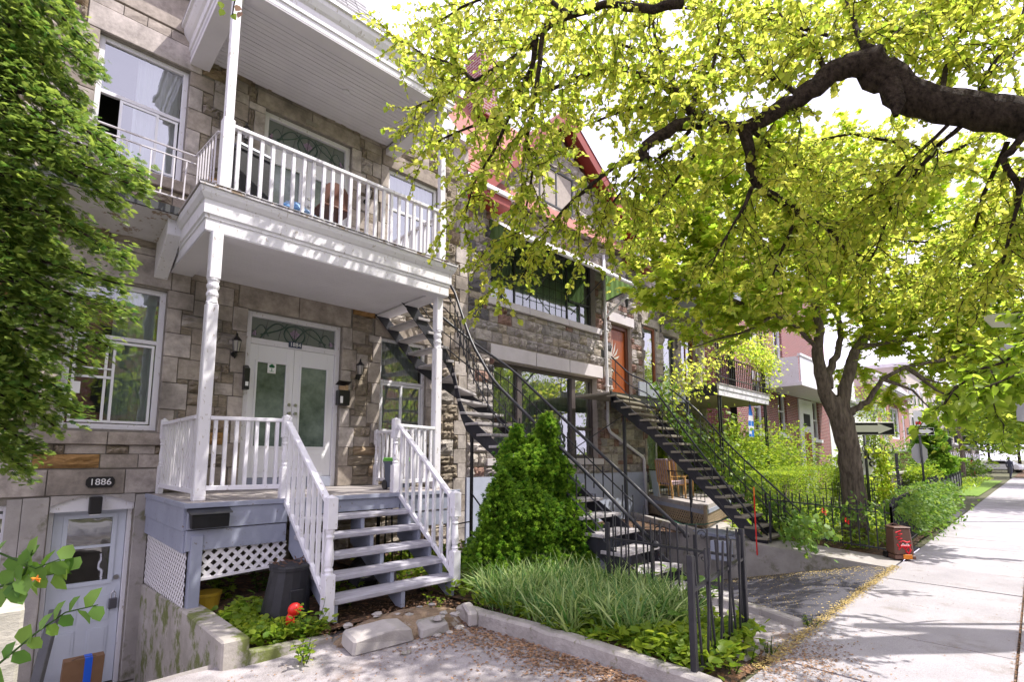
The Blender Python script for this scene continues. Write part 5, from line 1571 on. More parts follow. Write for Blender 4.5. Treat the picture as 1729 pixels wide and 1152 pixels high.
for i, (p, q, z) in enumerate(steps):
    (px_, py_), (qx, qy) = p, q
    if i < len(steps) - 1: (ax_, ay_), (bx_, by_), _ = steps[i + 1]
    else: ax_, ay_, bx_, by_ = px_ - .24, py_, qx - .24, qy
    def ov(u, v_, k=.08):      # a small nosing in front
        return (u[0] - (v_[0] - u[0]) * k, u[1] - (v_[1] - u[1]) * k)
    p2, q2 = (ax_, ay_), (bx_, by_)
    a0, b0 = ov(p, p2, .12), ov(q, q2, .12)
    w = Vector((q[0] - p[0], q[1] - p[1])).normalized() * .04
    quad = [(a0[0] - w.x, a0[1] - w.y, z - .042), (b0[0] + w.x, b0[1] + w.y, z - .042), (q2[0] + w.x, q2[1] + w.y, z - .042), (p2[0] - w.x, p2[1] - w.y, z - .042)]
    MB().prism(quad, (0, 0, .042)).build('stair_tread', M['plank'], S1, bevel=.005)
    inner.append((p[0], p[1], z - .045)); outer.append((q[0], q[1], z - .045))
    # bracket plates under each tread
    for (u, u2) in ((p, p2), (q, q2)):
        zz = z - .045
        nz_ = steps[i + 1][2] - .045 if i < len(steps) - 1 else zz + .18
        c_ = Vector((q[0] - p[0], q[1] - p[1], 0)).normalized() * .004
        if u is q: c_ = -c_
        MB().add([Vector((u[0], u[1], zz + .001)) + c_, Vector((u2[0], u2[1], zz + .001)) + c_, Vector((u2[0], u2[1], nz_ - .25)) + c_, Vector((u[0], u[1], zz - .25)) + c_],
                 [(0, 1, 2, 3)]).build('stringer_plate', M['iron_rust'], S1, fix=False)
ribbon_plate(inner, -.27, -.01, .014).build('stringer', M['iron_rust'], S1, fix=False)
ribbon_plate(outer, -.24, -.01, .014).build('stringer', M['iron_rust'], S1, fix=False)


def stair_rail(root, pts, mat, n_bal, d1=.26, d2=.52, r=.024, knob=True, bal=(.62, .16), posts=()):
    pts = [Vector(p) for p in pts]
    # smooth the polyline
    sm = [pts[0]]
    for i in range(1, len(pts) - 1):
        a_, b_, c_ = pts[i - 1], pts[i], pts[i + 1]
        sm += [b_ + (a_ - b_) * .18, b_ + (a_ - b_) * .06 + (c_ - b_) * .06, b_ + (c_ - b_) * .18]
    sm.append(pts[-1])
    mb = MB().tube(sm, r, 8)
    h = mb.build('handrail', mat, root, smooth=True)
    if knob:
        blob(sm[-1], .042, 12, 8, 0, 1).build('rail_knob', mat, root, smooth=True)
    for dd, w in ((d1, .012), (d2, .014)):
        MB().tube([p - Vector((0, 0, dd)) for p in sm[:-1]], w, 4).build('lower_rail', M['iron'], root)
    L = [0]
    for i in range(1, len(sm)): L.append(L[-1] + (sm[i] - sm[i - 1]).length)
    me = baluster_mesh(.013, M['iron'])
    for k in range(n_bal):
        s = L[-1] * (k + .3) / n_bal
        j = max(i for i in range(len(L)) if L[i] <= s + 1e-9); j = min(j, len(sm) - 2)
        p = sm[j].lerp(sm[j + 1], (s - L[j]) / max(1e-6, L[j + 1] - L[j]))
        lo = bal[0] + (.12 if k % 6 == 3 else 0); hi = bal[1] if k % 6 != 3 else .0
        piece('baluster', me, root, p - Vector((0, 0, lo)), (1, 1, lo - hi))


stair_rail(S1, [at(700, 440, Y=6.85), at(762, 478, X=5.26), at(795, 578, X=5.28), at(832, 643, X=5.3), at(905, 717, X=5.3), at(1000, 808, X=5.3), at(1106, 920, X=5.3)], M['iron'], 34)
stair_rail(S1, [(4.6, 7.70, 3.6), (5.4, 7.62, 2.75), at(800, 580, X=6.05), at(865, 625, X=6.25), at(940, 697, X=6.25), at(1050, 800, X=6.25), at(1158, 904, X=6.25)], M['iron'], 34)
MB().bar((5.36, 6.45, -1.55), (5.36, 6.45, .62), .04).build('support_post', M['iron'], S1)
MB().bar((5.36, 6.45, -1.0), (5.5, 7.7, -1.25), .02).build('support_brace', M['iron'], S1)
MB().bar((5.36, 6.45, -.55), (5.42, 5.4, -1.5), .018).build('support_brace', M['iron'], S1)
for (x, y_, zt) in ((5.30, 3.15, -.82), (6.24, 3.10, -.95)):
    MB().bar((x, y_, -1.75), (x, y_, zt), .035).build('newel_post', M['iron'], S1)
    for cz, s in ((zt + .0, 1), (zt - .28, -1)):
        MB().tube([(x + .02, y_ - .09 + .07 * (1 - t) * math.cos(9 * t), cz + .07 * (1 - t) * math.sin(9 * t)) for t in [i / 22 * .9 for i in range(23)]], .006, 4).build('scroll', M['iron'], S1)
tag(MB().box(5.25, 2.72, -1.72, 6.35, 3.0, -1.60).build('doorstep_block', M['plank'], None, bevel=.01), 'pale plank laid on the ground at the foot of the curved black staircase', 'plank')

S2 = thing('straight_staircase', (10, 4.5, -1.45), 'long black staircase with thick old treads rising to the orange-brown door', 'staircase')
XL, XR = 9.62, 10.36
tl = [(5.71 - .1745 * k, .85 - .1715 * k) for k in range(14)]
ext = [(5.95, 1.00), (6.18, 1.17), (6.40, 1.33), (6.62, 1.48)]
for i, (y_, z) in enumerate(tl):
    MB().box(XL - .04, y_ - .03, z - .045, XR + .04, y_ + .19, z).build('stair_tread', M['plank_old'], S2, bevel=.006)
    for x in (XL + .012, XR - .012):
        MB().add([(x, y_ - .01, z - .045), (x, y_ + .175, z - .045), (x, y_ + .175, z - .12), (x, y_ - .01, z - .30)], [(0, 1, 2, 3)]).build('stringer_plate', M['iron'], S2, fix=False)
for i, (y_, z) in enumerate(ext):
    MB().prism([(XL - .04 + .05 * i, y_ - .04, z - .045), (XR + .25 + .22 * i, y_ - .02 + .06 * i, z - .045), (XR + .3 + .25 * i, y_ + .22 + .06 * i, z - .045), (XL - .02 + .05 * i, y_ + .24, z - .045)], (0, 0, .045)).build('stair_tread', M['plank_old'], S2, bevel=.006)
MB().box(10.95, 6.72, 1.56, 13.6, 6.76, 1.92).build('landing_fascia', M['grey_wood'], S2, bevel=.004)
path = [(XL, y_, z - .045) for y_, z in tl[::-1]] + [(XL + .05 * i, y_, z - .045) for i, (y_, z) in enumerate(ext)] + [(XL + .35, 6.9, 1.52)]
ribbon_plate(path, -.30, -.01, .016).build('stringer', M['iron'], S2, fix=False)
ribbon_plate([(XR, y_, z - .045) for y_, z in tl[::-1]] + [(XR + .1, 6.0, 1.1)], -.30, -.01, .016).build('stringer', M['iron'], S2, fix=False)
MB().box(9.75, 6.78, 1.50, 13.70, 7.79, 1.555).build('landing', M['plank_old'], S2, bevel=.005)
MB().box(9.78, 6.75, 1.34, 13.69, 6.777, 1.56).build('landing_beam', M['iron'], S2)
stair_rail(S2, [at(1032, 603, X=9.9), at(1062, 632, X=9.75), at(1095, 646, X=9.66), at(1122, 682, X=9.62), at(1165, 741, X=9.62), at(1240, 838, X=9.62), at(1296, 905, X=9.62)], M['iron'], 9, r=.018, knob=False, bal=(.66, .0))
stair_rail(S2, [at(1128, 655, X=10.5), at(1172, 688, X=10.38), at(1240, 762, X=10.36), at(1345, 858, X=10.36), at(1372, 885, X=10.36)], M['iron'], 9, r=.018, knob=False, bal=(.66, .0))
for x in (XL, XR): MB().bar((x, 3.38, -1.46), (x, 3.36, -.75), .03).build('newel_post', M['iron'], S2)
MB().bar((9.9, 6.5, -1.5), (9.9, 6.5, 1.3), .06).build('support_post', M['iron'], S2)
MB().bar((9.9, 6.5, 1.0), (8.6, 7.75, -.2), .02).build('support_brace', M['iron'], S2)

# ledge beside the driveway
def ledge_h(x, y): return -1.60 + .15 * min(1, max(0, (y - 1.63) / 2.2))
mb = MB()
mb.add([(9.4, 1.63, -1.595), (10.33, 1.63, -1.595), (10.33, 4.0, -1.45), (9.4, 4.0, -1.45), (9.4, 1.63, -3.6), (10.33, 1.63, -3.6), (10.33, 4.0, -3.6), (9.4, 4.0, -3.6)],
       [(0, 1, 2, 3), (4, 5, 1, 0), (4, 0, 3, 7), (1, 5, 6, 2)])
structure(mb, 'ramp_wall', M['concrete'], fix=False)
mb = MB().prism([(9.4, 4.004, -3.6), (12.0, 7.78, -3.6), (17.1, 7.78, -3.6), (17.1, 6.4, -3.6), (10.33, 4.004, -3.6)], (0, 0, 2.04)).bar((9.46, 4.0, -1.5), (12.05, 7.72, -1.5), .14, .16)
structure(mb, 'terrace_wall', M['concrete'], bevel=.01)
# kerb at the left of the driveway
kb = thing('driveway_kerb', (5.6, 2.3, GZ), 'curved low concrete kerb at the left corner of the sloping driveway', 'kerb')
pts = [(5.75, 4.4), (5.78, 3.3), (5.78, 2.6), (5.70, 2.1), (5.52, 1.72)]
for i in range(4):
    (xa, ya), (xb, yb) = pts[i], pts[i + 1]
    MB().bar((xa, ya, GZ + .0), (xb, yb, GZ + .0), .11, .14).build('kerb_stone', M['concrete'], kb, bevel=.015)
# ---------------------------------------------------------------- house three with vines
H3 = thing('vine_house', (15, 7.9, GZ), 'grey stone house with tall brown-framed window partly hidden by the maple and vines', 'house')
x0, x1 = 12.945, 17.0
o1 = (13.02, 13.72, 1.40, 3.95); o2 = (14.15, 14.95, 1.95, 3.9); o3 = (15.3, 16.3, 1.75, 4.0); o4 = (13.05, 14.5, -.95, .95); o5 = (15.2, 16.4, -.9, .9)
holes3 = [o1, o2, o3, o4, o5]
sheet(x0, x1, -3, 6.2, holes3, YW).build('wall', M['mortar_pale'], H3, fix=False)
MB().box(x0, YW + 1.5, -3, x1, YW + 9, 6.2).box(x1 - .02, YW + .01, -3, x1, YW + 1.5, 6.2).box(x0 + .001, YW + .01, 6.19, x1, YW + 9, 6.21).build('rear_wall', M['brick_red'], H3)
d3 = []
for (a, b, c, d) in holes3:
    block(H3, a - .12, b + .12, d + .003, d + .26, YW, M['dressed'], .04, name='lintel'); d3.append((a - .12, b + .12, d, d + .26))
    block(H3, a - .1, b + .1, c - .13, c - .003, YW, M['dressed'], .06, name='sill'); d3.append((a - .1, b + .1, c - .13, c))
ashlar(H3, x0 + .01, x1, -1.4, 6.18, holes3 + d3, YW, M['rock2'], M['dressed'], seed=31, limit=220, hs=(.24, .3, .36), ws=(.3, .6), flat_share=.7, joint=.014)
brn = pmat('orange_brown_frame', (.26, .085, .03), (.2, .06, .02), rough=.4)
window(H3, *o1, YW + .03, brn, bars_z=(1.75,), fw=.07, curtain=M['curtain'], glass=M['glass_bright'], label='tall narrow upper window with orange-brown frame')
window(H3, *o2, YW + .08, M['grey_frame'], fw=.06, curtain=M['curtain'], glass=M['glass_bright'])
window(H3, *o3, YW + .08, brn, bars_x=(15.8,), fw=.06, glass=M['glass_bright'])
window(H3, *o4, YW + .08, M['white'], bars_x=(13.75,), fw=.06, curtain=M['curtain'], curt=(0, .6))
window(H3, *o5, YW + .08, M['white'], fw=.06)
MB().add([(12.97, 7.35, 6.15), (17.05, 7.35, 6.15), (17.05, 9.2, 8.9), (12.97, 9.2, 8.9)], [(0, 1, 2, 3)]).build('mansard_roof', M['red_shingle'], H3, fix=False)
MB().box(12.95, 7.25, 6.02, 17.05, 7.45, 6.18).build('gutter', M['white'], H3)
MB().prism([(13.6, 7.30, 6.25), (16.9, 7.30, 6.25), (15.25, 7.30, 8.6)], (0, 1.2, 0)).build('dormer', M['white'], H3)
MB().bar((13.5, 7.25, 6.2), (15.25, 7.25, 8.75), .12, .12).bar((17.0, 7.25, 6.2), (15.25, 7.25, 8.75), .12, .12).build('dormer_board', M['red_trim'], H3)
# balcony of house three
B3 = thing('grey_balcony', (15.6, 6.8, 1.5), 'grey and white balcony on paired thin black posts with a flag hung below', 'balcony')
MB().box(13.62, 5.90, 1.74, 17.35, 5.94, 1.90).box(13.60, 5.88, 1.904, 17.37, 5.94, 2.04).build('fascia_board', M['white'], B3, bevel=.004)
MB().box(13.60, 5.941, 1.74, 13.64, 7.79, 2.04).box(17.33, 5.941, 1.74, 17.37, 7.79, 2.04).build('side_board', M['iron'], B3)
MB().box(13.64, 5.941, 1.75, 17.33, 7.79, 1.78).build('soffit', pmat('tan_soffit', (.42, .36, .28), (.36, .30, .23)), B3)
MB().box(13.60, 5.86, 2.04, 17.4, 7.79, 2.075).build('floor', M['deck'], B3)
for x in (13.75, 17.15):
    MB().bar((x, 5.98, -1.5), (x, 5.98, 1.74), .04).bar((x + .14, 5.98, -1.5), (x + .14, 5.98, 1.74), .04).build('post', M['iron'], B3)
    MB().bar((x, 5.98, 2.075), (x, 5.98, 4.75), .035).bar((x + .14, 5.98, 2.075), (x + .14, 5.98, 4.75), .035).build('post', M['iron'], B3)
MB().tube([(13.62, 5.92, 2.85), (17.35, 5.92, 2.85)], .018, 6).tube([(13.62, 5.88, 2.25), (17.35, 5.88, 2.25)], .016, 6).build('top_rail', M['iron'], B3)
bm = baluster_mesh(.02, M['iron'])
for i in range(26): piece('baluster', bm, B3, (13.75 + i * .138, 5.93, 2.075), (1, 1, .78))
MB().box(13.6, 5.86, 4.75, 17.4, 7.79, 4.95).build('upper_canopy', M['grey_wood'], B3)
# flag
FL = thing('flag', (15.7, 5.75, 1.4), 'blue and white flag hanging limp from the balcony of the vine house', 'flag')
p0, p1 = at(1266, 684, Y=5.75), at(1272, 738, Y=5.75)
zt, zb = p0.z, p1.z
xm = p0.x
n = 10
cols = MB(); idxs = []
for k in range(12):
    z0, z1 = zt - (zt - zb) * k / 12, zt - (zt - zb) * (k + 1) / 12
    def wd(z): q = (zt - z) / (zt - zb); return .03 + .17 * math.sin(min(1, q * 1.25) * math.pi * .62)
    for j in range(4):
        xa0, xb0 = xm - wd(z0) + 2 * wd(z0) * j / 4, xm - wd(z0) + 2 * wd(z0) * (j + 1) / 4
        xa1, xb1 = xm - wd(z1) + 2 * wd(z1) * j / 4, xm - wd(z1) + 2 * wd(z1) * (j + 1) / 4
        y_ = lambda jj: 5.75 + .03 * (jj % 2)
        w_ = (k in (4, 5, 8)) or ((j == 2) and k > 3) or (k in (9, 10) and j == 1)
        idxs.append(1 if w_ else 0); cols.add([(xa0, y_(j), z0), (xb0, y_(j + 1), z0), (xb1, y_(j + 1), z1), (xa1, y_(j), z1)], [(0, 1, 2, 3)])
fo = cols.build('cloth', M['blue_flag'], FL, fix=False); fo.data.materials.append(M['white_cloth']); fo.data.polygons.foreach_set('material_index', idxs)
MB().tube([(xm, 5.76, zt + .12), (xm, 5.76, zt - .1)], .008, 5).build('cord', M['iron'], FL)
# porch deck and diamond lattice of house three
P3 = thing('tan_porch', (12.5, 6.5, -1.4), 'low wooden porch deck with tan diamond lattice and thin iron railing', 'porch')
dk = [(10.87, 5.13), (17.0, 6.7), (17.0, 7.79), (12.98, 7.79)]
MB().prism([(x, y_, -1.12) for x, y_ in dk], (0, 0, .11)).build('deck', M['deck'], P3, bevel=.005)
e1 = Vector((12.98 - 10.87, 7.79 - 5.13, 0)); L1 = e1.length; e1.normalize(); n1 = Vector((-e1.y, e1.x, 0))
e2 = Vector((17.0 - 10.87, 6.7 - 5.13, 0)); L2 = e2.length; e2.normalize(); n2_ = Vector((e2.y, -e2.x, 0))
O = Vector((10.87, 5.13, 0))
MB().bar(O + e1 * 0 + Vector((0, 0, -1.16)) + n1 * .0, O + e1 * L1 + Vector((0, 0, -1.16)), .03, .09).bar(O + Vector((0, 0, -1.16)), O + e2 * L2 + Vector((0, 0, -1.16)), .03, .09).build('fascia_board', M['grey_wood'], P3)
lattice_panel(P3, [(0.02, -1.50), (L1, -1.50), (L1, -1.2), (0.02, -1.2)], lambda x, z, t: O + e1 * x + n1 * (t - .02) + Vector((0, 0, z)), M['tan_lattice'], step=.085, w=.045)
lattice_panel(P3, [(0.02, -1.50), (3.5, -1.50), (3.5, -1.2), (0.02, -1.2)], lambda x, z, t: O + e2 * x + n2_ * (t - .02) + Vector((0, 0, z)), M['tan_lattice'], step=.085, w=.045)
MB().bar(O + Vector((0, 0, -1.45)) - n1 * .0, O + Vector((0, 0, -1.0)), .06).build('corner_post', M['tan_lattice'], P3)
MB().tube([O + Vector((0, 0, -.30)), O + e1 * L1 + Vector((0, 0, -.30))], .016, 6).tube([O + Vector((0, 0, -.93)), O + e1 * L1 + Vector((0, 0, -.93))], .012, 6).build('top_rail', M['iron'], P3)
mb = MB()
for i in range(9):
    a_ = O + e1 * (L1 * i / 9) ; b_ = O + e1 * (L1 * (i + .5) / 9); c_ = O + e1 * (L1 * (i + 1) / 9)
    mb.bar(a_ + Vector((0, 0, -.93)), a_ + Vector((0, 0, -.3)), .012)
    mb.bar(a_ + e1 * .04 + Vector((0, 0, -.32)), b_ + Vector((0, 0, -.9)), .008); mb.bar(b_ + Vector((0, 0, -.9)), c_ - e1 * .04 + Vector((0, 0, -.32)), .008)
mb.build('zigzag_bars', M['iron'], P3)
MB().bar((11.3, 5.66, -1.5), (11.3, 5.66, 1.5), .05).build('support_post', M['iron'], P3)
def deck_chair(p, rot, label):
    t = thing('deck_chair', p, label, 'chair', 'cushioned chairs on the tan porch')
    rm = Matrix.Rotation(rot, 3, 'Z'); P_ = Vector(p)
    T = lambda x, y_, z: P_ + rm @ Vector((x, y_, z))
    wd_ = pmat('teak', (.58, .34, .12), (.45, .25, .09), rough=.5)
    for sx in (-.24, .24):
        MB().bar(T(sx, -.22, 0), T(sx, -.22, .55), .035).build('leg', wd_, t); MB().bar(T(sx, .22, 0), T(sx, .30, .95), .035).build('leg', wd_, t)
        MB().bar(T(sx, -.25, .55), T(sx, .28, .56), .045, .02).build('armrest', wd_, t)
    cu = pmat('plaid_cushion', (.62, .50, .52), (.30, .2, .24), rough=.9, scale=2, stretch=(1, 6, 6))
    MB().prism([T(-.22, -.22, .36), T(.22, -.22, .36), T(.22, .20, .34), T(-.22, .20, .34)], (0, 0, .08)).build('seat_cushion', cu, t, bevel=.02)
    a_, b_ = T(0, .22, .42), T(0, .33, 1.0)
    MB().prism([T(-.22, .20, .40), T(.22, .20, .40), T(.22, .30, 1.02), T(-.22, .30, 1.02)], rm @ Vector((0, .07, 0))).build('back_cushion', cu, t, bevel=.02)
    mb = MB()
    for i in range(6): mb.bar(T(-.2 + .08 * i, .30, .40), T(-.2 + .08 * i, .38, .98), .02)
    mb.bar(T(-.24, .21, .33), T(.24, .21, .33), .03); mb.bar(T(-.24, -.22, .33), T(.24, -.22, .33), .03)
    mb.build('frame_slats', wd_, t)
deck_chair((12.45, 6.75, -1.01), R(70), 'wooden chair with mauve plaid cushions, the left one on the tan porch')
deck_chair((13.3, 6.95, -1.01), R(60), 'wooden chair with mauve plaid cushions, the right one, half hidden by the stairs')
t = thing('glass_panel', (12.3, 7.2, -1.0), 'pale blue-grey sheet leaning behind the zigzag railing', 'sheet')
MB().prism([(12.25, 7.0, -1.0), (12.7, 7.45, -1.0), (12.7, 7.55, -.32), (12.25, 7.1, -.32)], (.01, -.01, 0)).build('sheet', pmat('frosted_sheet', (.55, .63, .64), (.45, .53, .55), rough=.3), t)
t = thing('garden_hose', (10.5, 5.2, -1.2), 'thin green hose draped across the tan lattice', 'hose')
hp = [at(px, py, X=xx) for px, py, xx in ((1118, 872, 10.9), (1150, 886, 10.6), (1190, 886, 10.3), (1215, 880, 10.0), (1240, 871, 9.75), (1262, 885, 9.7), (1285, 912, 9.7))]
MB().tube(hp, .012, 6).build('hose', flat('green_hose', (.04, .16, .10), .4), t, smooth=True)
t = thing('marker_stake', (9.45, 3.5, -1.5), 'thin red snow marker stake standing at the corner of the driveway wall', 'stake')
MB().tube([at(1278, 938, X=9.38), at(1272, 825, X=9.38)], .012, 6).build('stake', M['red_plastic'], t)
MB().tube([at(1273, 838, X=9.37), at(1272, 823, X=9.37)], .014, 6).build('tip', M['orange'], t)
t = thing('plywood_sheets', (9.6, 4.3, -1.45), 'grey sheets of board lying flat on the ledge behind the stairs', 'boards')
MB().prism([(9.42, 3.9, -1.44), (10.2, 4.1, -1.44), (10.1, 4.9, -1.44), (9.5, 4.7, -1.44)], (0, 0, .03)).prism([(9.38, 4.1, -1.405), (10.0, 4.0, -1.405), (10.2, 4.7, -1.405), (9.6, 4.8, -1.405)], (0, 0, .025)).build('sheet', M['grey_wood'], t)
t = thing('utility_box', (9.36, 4.2, -1.8), 'pale grey metal box on the driveway wall behind the bent fence', 'box')
MB().box(9.24, 3.95, -1.82, 9.395, 4.30, -1.48).build('box', M['parge'], t, bevel=.01)

# ---------------------------------------------------------------- brick house and the row beyond
H4 = thing('brick_house', (24, 7.9, GZ), 'dark red brick house with white windows and a white enclosed balcony beyond the maple', 'house')
a0, a1 = 19.6, 32.0
ow = [(24.0, 25.1, 4.2, 6.1), (24.1, 25.2, 1.1, 3.2), (21.2, 22.3, 4.2, 6.1), (21.3, 22.3, 1.1, 3.2), (29.0, 30.2, 1.0, 3.0)]
sheet(a0, a1, -1.7, 8.6, ow, YW).build('wall', M['brick_red'], H4, fix=False)
MB().box(a0, YW + .3, -1.7, a0 + .1, YW + 12, 8.6).box(a1 - .1, YW + .3, -1.7, a1, YW + 12, 8.6).box(a0 + .11, YW + 1.6, -1.7, a1 - .11, YW + 12, 8.59).box(a0, YW + .01, 8.6, a1, YW + 12, 8.7).build('side_wall', M['brick_red'], H4)
for o in ow:
    window(H4, *o, YW + .1, M['white'], bars_z=((o[2] + o[3]) / 2,), fw=.10, depth=.1)
    MB().box(o[0] - .15, YW - .08, o[2] - .16, o[1] + .15, YW + .02, o[2] - .003).build('sill', M['white'], H4)
    for q in (o[0] - .12, o[1] - .06, (o[0] + o[1]) / 2 - .09): MB().box(q, YW - .05, o[3] + .02, q + .18, YW + .02, o[3] + .38).build('keystone', M['white'], H4)
BB = thing('white_enclosed_balcony', (27, 7, 3.2), 'white board-sided balcony jutting from the red brick house', 'balcony')
MB().prism([(22.3, 6.3, 2.95), (31, 6.3, 2.95), (31, 6.3, 3.1), (22.3, 6.3, 3.1)], (0, 1.5, 0)).build('floor', M['white'], BB)
for i in range(29): MB().box(22.35 + .3 * i, 6.32, 3.102, 22.63 + .3 * i, 6.36, 4.15).build('board', M['white'], BB)
MB().box(22.3, 6.28, 4.15, 31, 6.40, 4.25).box(22.34, 6.40, 3.102, 22.38, 7.79, 4.15).build('top_rail', M['white'], BB)
d4 = thing('white_entrance', (28, 7.8, GZ), 'white panelled entrance surround of the brick house', 'doorway')
MB().box(26.8, YW - .06, -1.6, 28.9, YW + .02, 2.9).build('surround', M['white'], d4)
MB().box(27.4, YW - .09, -.8, 28.3, YW - .061, 1.3).build('door', M['red_trim'], d4)
MB().box(27.4, YW - .09, 1.6, 28.3, YW - .061, 2.2).build('transom', M['dark'], d4)

wr = thing('white_rendered_house', (37, 8, GZ), 'white rendered house wall glimpsed behind the arrow sign', 'house')
MB().box(32.02, 7.8, -1.7, 44.5, 16, 3.4).build('wall', M['sign_white'], wr)
MB().box(32.02, 7.5, 3.4, 44.6, 16, 3.8).build('roof', M['slate'], wr)
for k in range(3): MB().box(34 + 3 * k, 7.75, .2, 35 + 3 * k, 7.79, 2.0).build('window', M['glass_bright'], wr)

H5 = thing('orange_brick_house', (50, 8, GZ), 'orange-red brick building with white bay window beyond the arrow signs', 'house')
ob = [(49.5, 53.0, 1.6, 4.2), (46.2, 48.2, 1.2, 4.0), (54.6, 55.6, .8, 3.8), (50, 52.2, -1.4, 0.2)]
sheet(44.7, 58, -1.7, 5.4, ob, YW).build('wall', M['brick_orange'], H5, fix=False)
MB().box(44.7, YW + .3, -1.7, 44.8, YW + 10, 5.4).box(44.8, YW + 1.5, -1.7, 58, YW + 10, 5.4).build('side_wall', M['brick_orange'], H5)
MB().prism([(44.5, 7.3, 5.4), (58.2, 7.3, 5.4), (57.6, 8.4, 6.9), (45.2, 8.4, 6.9)], (0, .05, .02)).build('roof', M['slate'], H5)
MB().box(44.5, 7.4, 5.3, 58.2, YW, 5.6).build('cornice', M['white'], H5)
for o in ob: window(H5, *o, YW + .05, M['white'], bars_x=((o[0] + o[1]) / 2,), fw=.18, depth=.1, room=True)
MB().prism([(49.2, 7.2, 4.2), (53.3, 7.2, 4.2), (53.3, YW, 4.9), (49.2, YW, 4.9)], (0, .02, .01)).build('bay_roof', M['slate'], H5)
MB().box(46, 6.2, .55, 57.5, YW, .75).build('balcony_floor', M['white'], H5)
mb = MB()
for i in range(46): mb.box(46 + .25 * i, 6.22, .75, 46.05 + .25 * i, 6.26, 1.8)
mb.box(46, 6.2, 1.8, 57.5, 6.27, 1.87); mb.build('balcony_railing', M['iron'], H5)

g = random.Random(9)
xx = 58.3
for k in range(6):
    w = [11, 12, 12, 13, 14, 16][k]
    hgt = [8.6, 8.4, 8.8, 8.3, 8.5, 8.2][k]
    mat = M['beige'] if k < 3 else M['dark_stone']
    t = thing('triplex', (xx + w / 2, 8, GZ), ['pale stone triplex next to the orange brick building', 'second pale stone triplex along the receding row', 'third pale stone triplex along the receding row', 'dark stone triplex after the pale row', 'dark stone triplex near the traffic lights', 'farthest dark stone triplex of the row'][k], 'house', 'terraced triplexes receding along the street')
    MB().box(xx, YW, -1.7, xx + w, YW + 10, hgt).build('wall', mat, t)
    MB().box(xx - .02, YW - .35, hgt, xx + w - .02, YW + 10, hgt + .35).build('cornice', M['white'] if k < 3 else M['grey_frame'], t)
    for lv in range(3):
        z = -.9 + 3.0 * lv
        for j in range(4):
            xw = xx + .8 + (w - 1.6) * j / 4
            f = MB().box(xw, YW - .06, z, xw + 1.1, YW - .002, z + 1.9).build('window', M['white'], t)
            MB().box(xw + .12, YW - .075, z + .12, xw + .98, YW - .061, z + 1.78).build('pane', flat('far_glass', (.03, .035, .04), .1) if (k + lv + j) == 0 else bpy.data.materials['far_glass'], f)
        if lv:
            yb = 6.2
            MB().box(xx + w * .45, yb, z - .5, xx + w * .95, YW - .08, z - .3).build('balcony_floor', M['white'], t)
            mb = MB()
            nb_ = 16
            for i in range(nb_): mb.box(xx + w * .45 + w * .5 * i / nb_, yb, z - .3, xx + w * .45 + w * .5 * i / nb_ + .05, yb + .05, z + .65)
            mb.box(xx + w * .45, yb, z + .65, xx + w * .95, yb + .06, z + .72); mb.build('balcony_railing', M['iron'], t)
    xx += w + .02

# ---------------------------------------------------------------- fences
def iron_bar_fence(name, p, q, z0, z1, h, n, label, post=.05, bar_=.018, rails=(0.12, .86), seed=0, bent=0.0, posts=(True, True), drop=.0, cat='fence', posth=None):
    t = thing(name, (p[0], p[1], z0), label, cat)
    g = random.Random(seed)
    P_, Q_ = Vector((p[0], p[1], z0)), Vector((q[0], q[1], z1))
    for f in rails: MB().bar(P_ + Vector((0, 0, h * f)), Q_ + Vector((0, 0, h * f)), .03, .022, up=(0, 0, 1)).build('rail', M['iron'], t)
    for w_, on in zip((P_, Q_), posts):
        if on: MB().bar(w_ - Vector((0, 0, .1)), w_ + Vector((0, 0, posth or h)), post).build('post', M['iron'], t, bevel=.004)
    me = baluster_mesh(bar_, M['iron'])
    d_ = (Q_ - P_).normalized()
    for i in range(n):
        f = (i + .7) / (n + .4)
        b_ = P_.lerp(Q_, f)
        hh = h * 1.0 + g.uniform(-.02, .03)
        tx, ty = g.uniform(-bent, bent), g.uniform(-bent, bent)
        piece('picket', me, t, b_ + Vector((0, 0, .06)), (1, 1, hh), (ty, tx, 0))
    return t


iron_bar_fence('garden_fence', (3.50, 1.78), (4.56, 1.84), GZ - .0, GZ + .08, .84, 12, 'bent black iron fence panel in the foreground with leaning pickets and thick posts', post=.042, bar_=.014, bent=.07, seed=4, rails=(.14, .80), posth=.92)
iron_bar_fence('garden_fence', (4.60, 1.92), (4.66, 3.3), GZ + .08, GZ + .08, .84, 14, 'straight black iron fence running back from the foreground post to the staircase', post=.035, bar_=.013, seed=5, posts=(False, True), rails=(.08, .80), bent=.012)
iron_bar_fence('garden_fence', (3.55, 6.2), (4.9, 6.35), GZ + .1, GZ + .1, .9, 9, 'short dark leaning fence between the porch steps and the bush', post=.04, seed=6, bent=.05)
iron_bar_fence('vine_fence', (10.40, 3.7), (10.42, 1.75), GZ + .15, GZ + .02, .80, 15, 'black iron fence under vines beside the ledge of the straight staircase', post=.035, seed=7)
iron_bar_fence('vine_fence', (10.42, 1.75), (17.0, 1.9), GZ + .02, GZ, .85, 44, 'long black iron fence under a mass of vines along the sidewalk', post=.035, seed=8)
iron_bar_fence('vine_fence', (17.05, 1.9), (17.1, 7.7), GZ, GZ, .85, 34, 'black iron fence closing the maple garden beside the alley', post=.035, seed=9)
iron_bar_fence('far_iron_fence', (19.2, 2.3), (19.3, 7.7), GZ, GZ, .95, 34, 'iron fence on the far side of the alley', post=.05, seed=10)
iron_bar_fence('far_iron_fence', (19.2, 2.3), (21.4, 2.3), GZ, GZ, 1.0, 14, 'iron fence with scroll gate at the corner of the far garden', post=.06, seed=11)
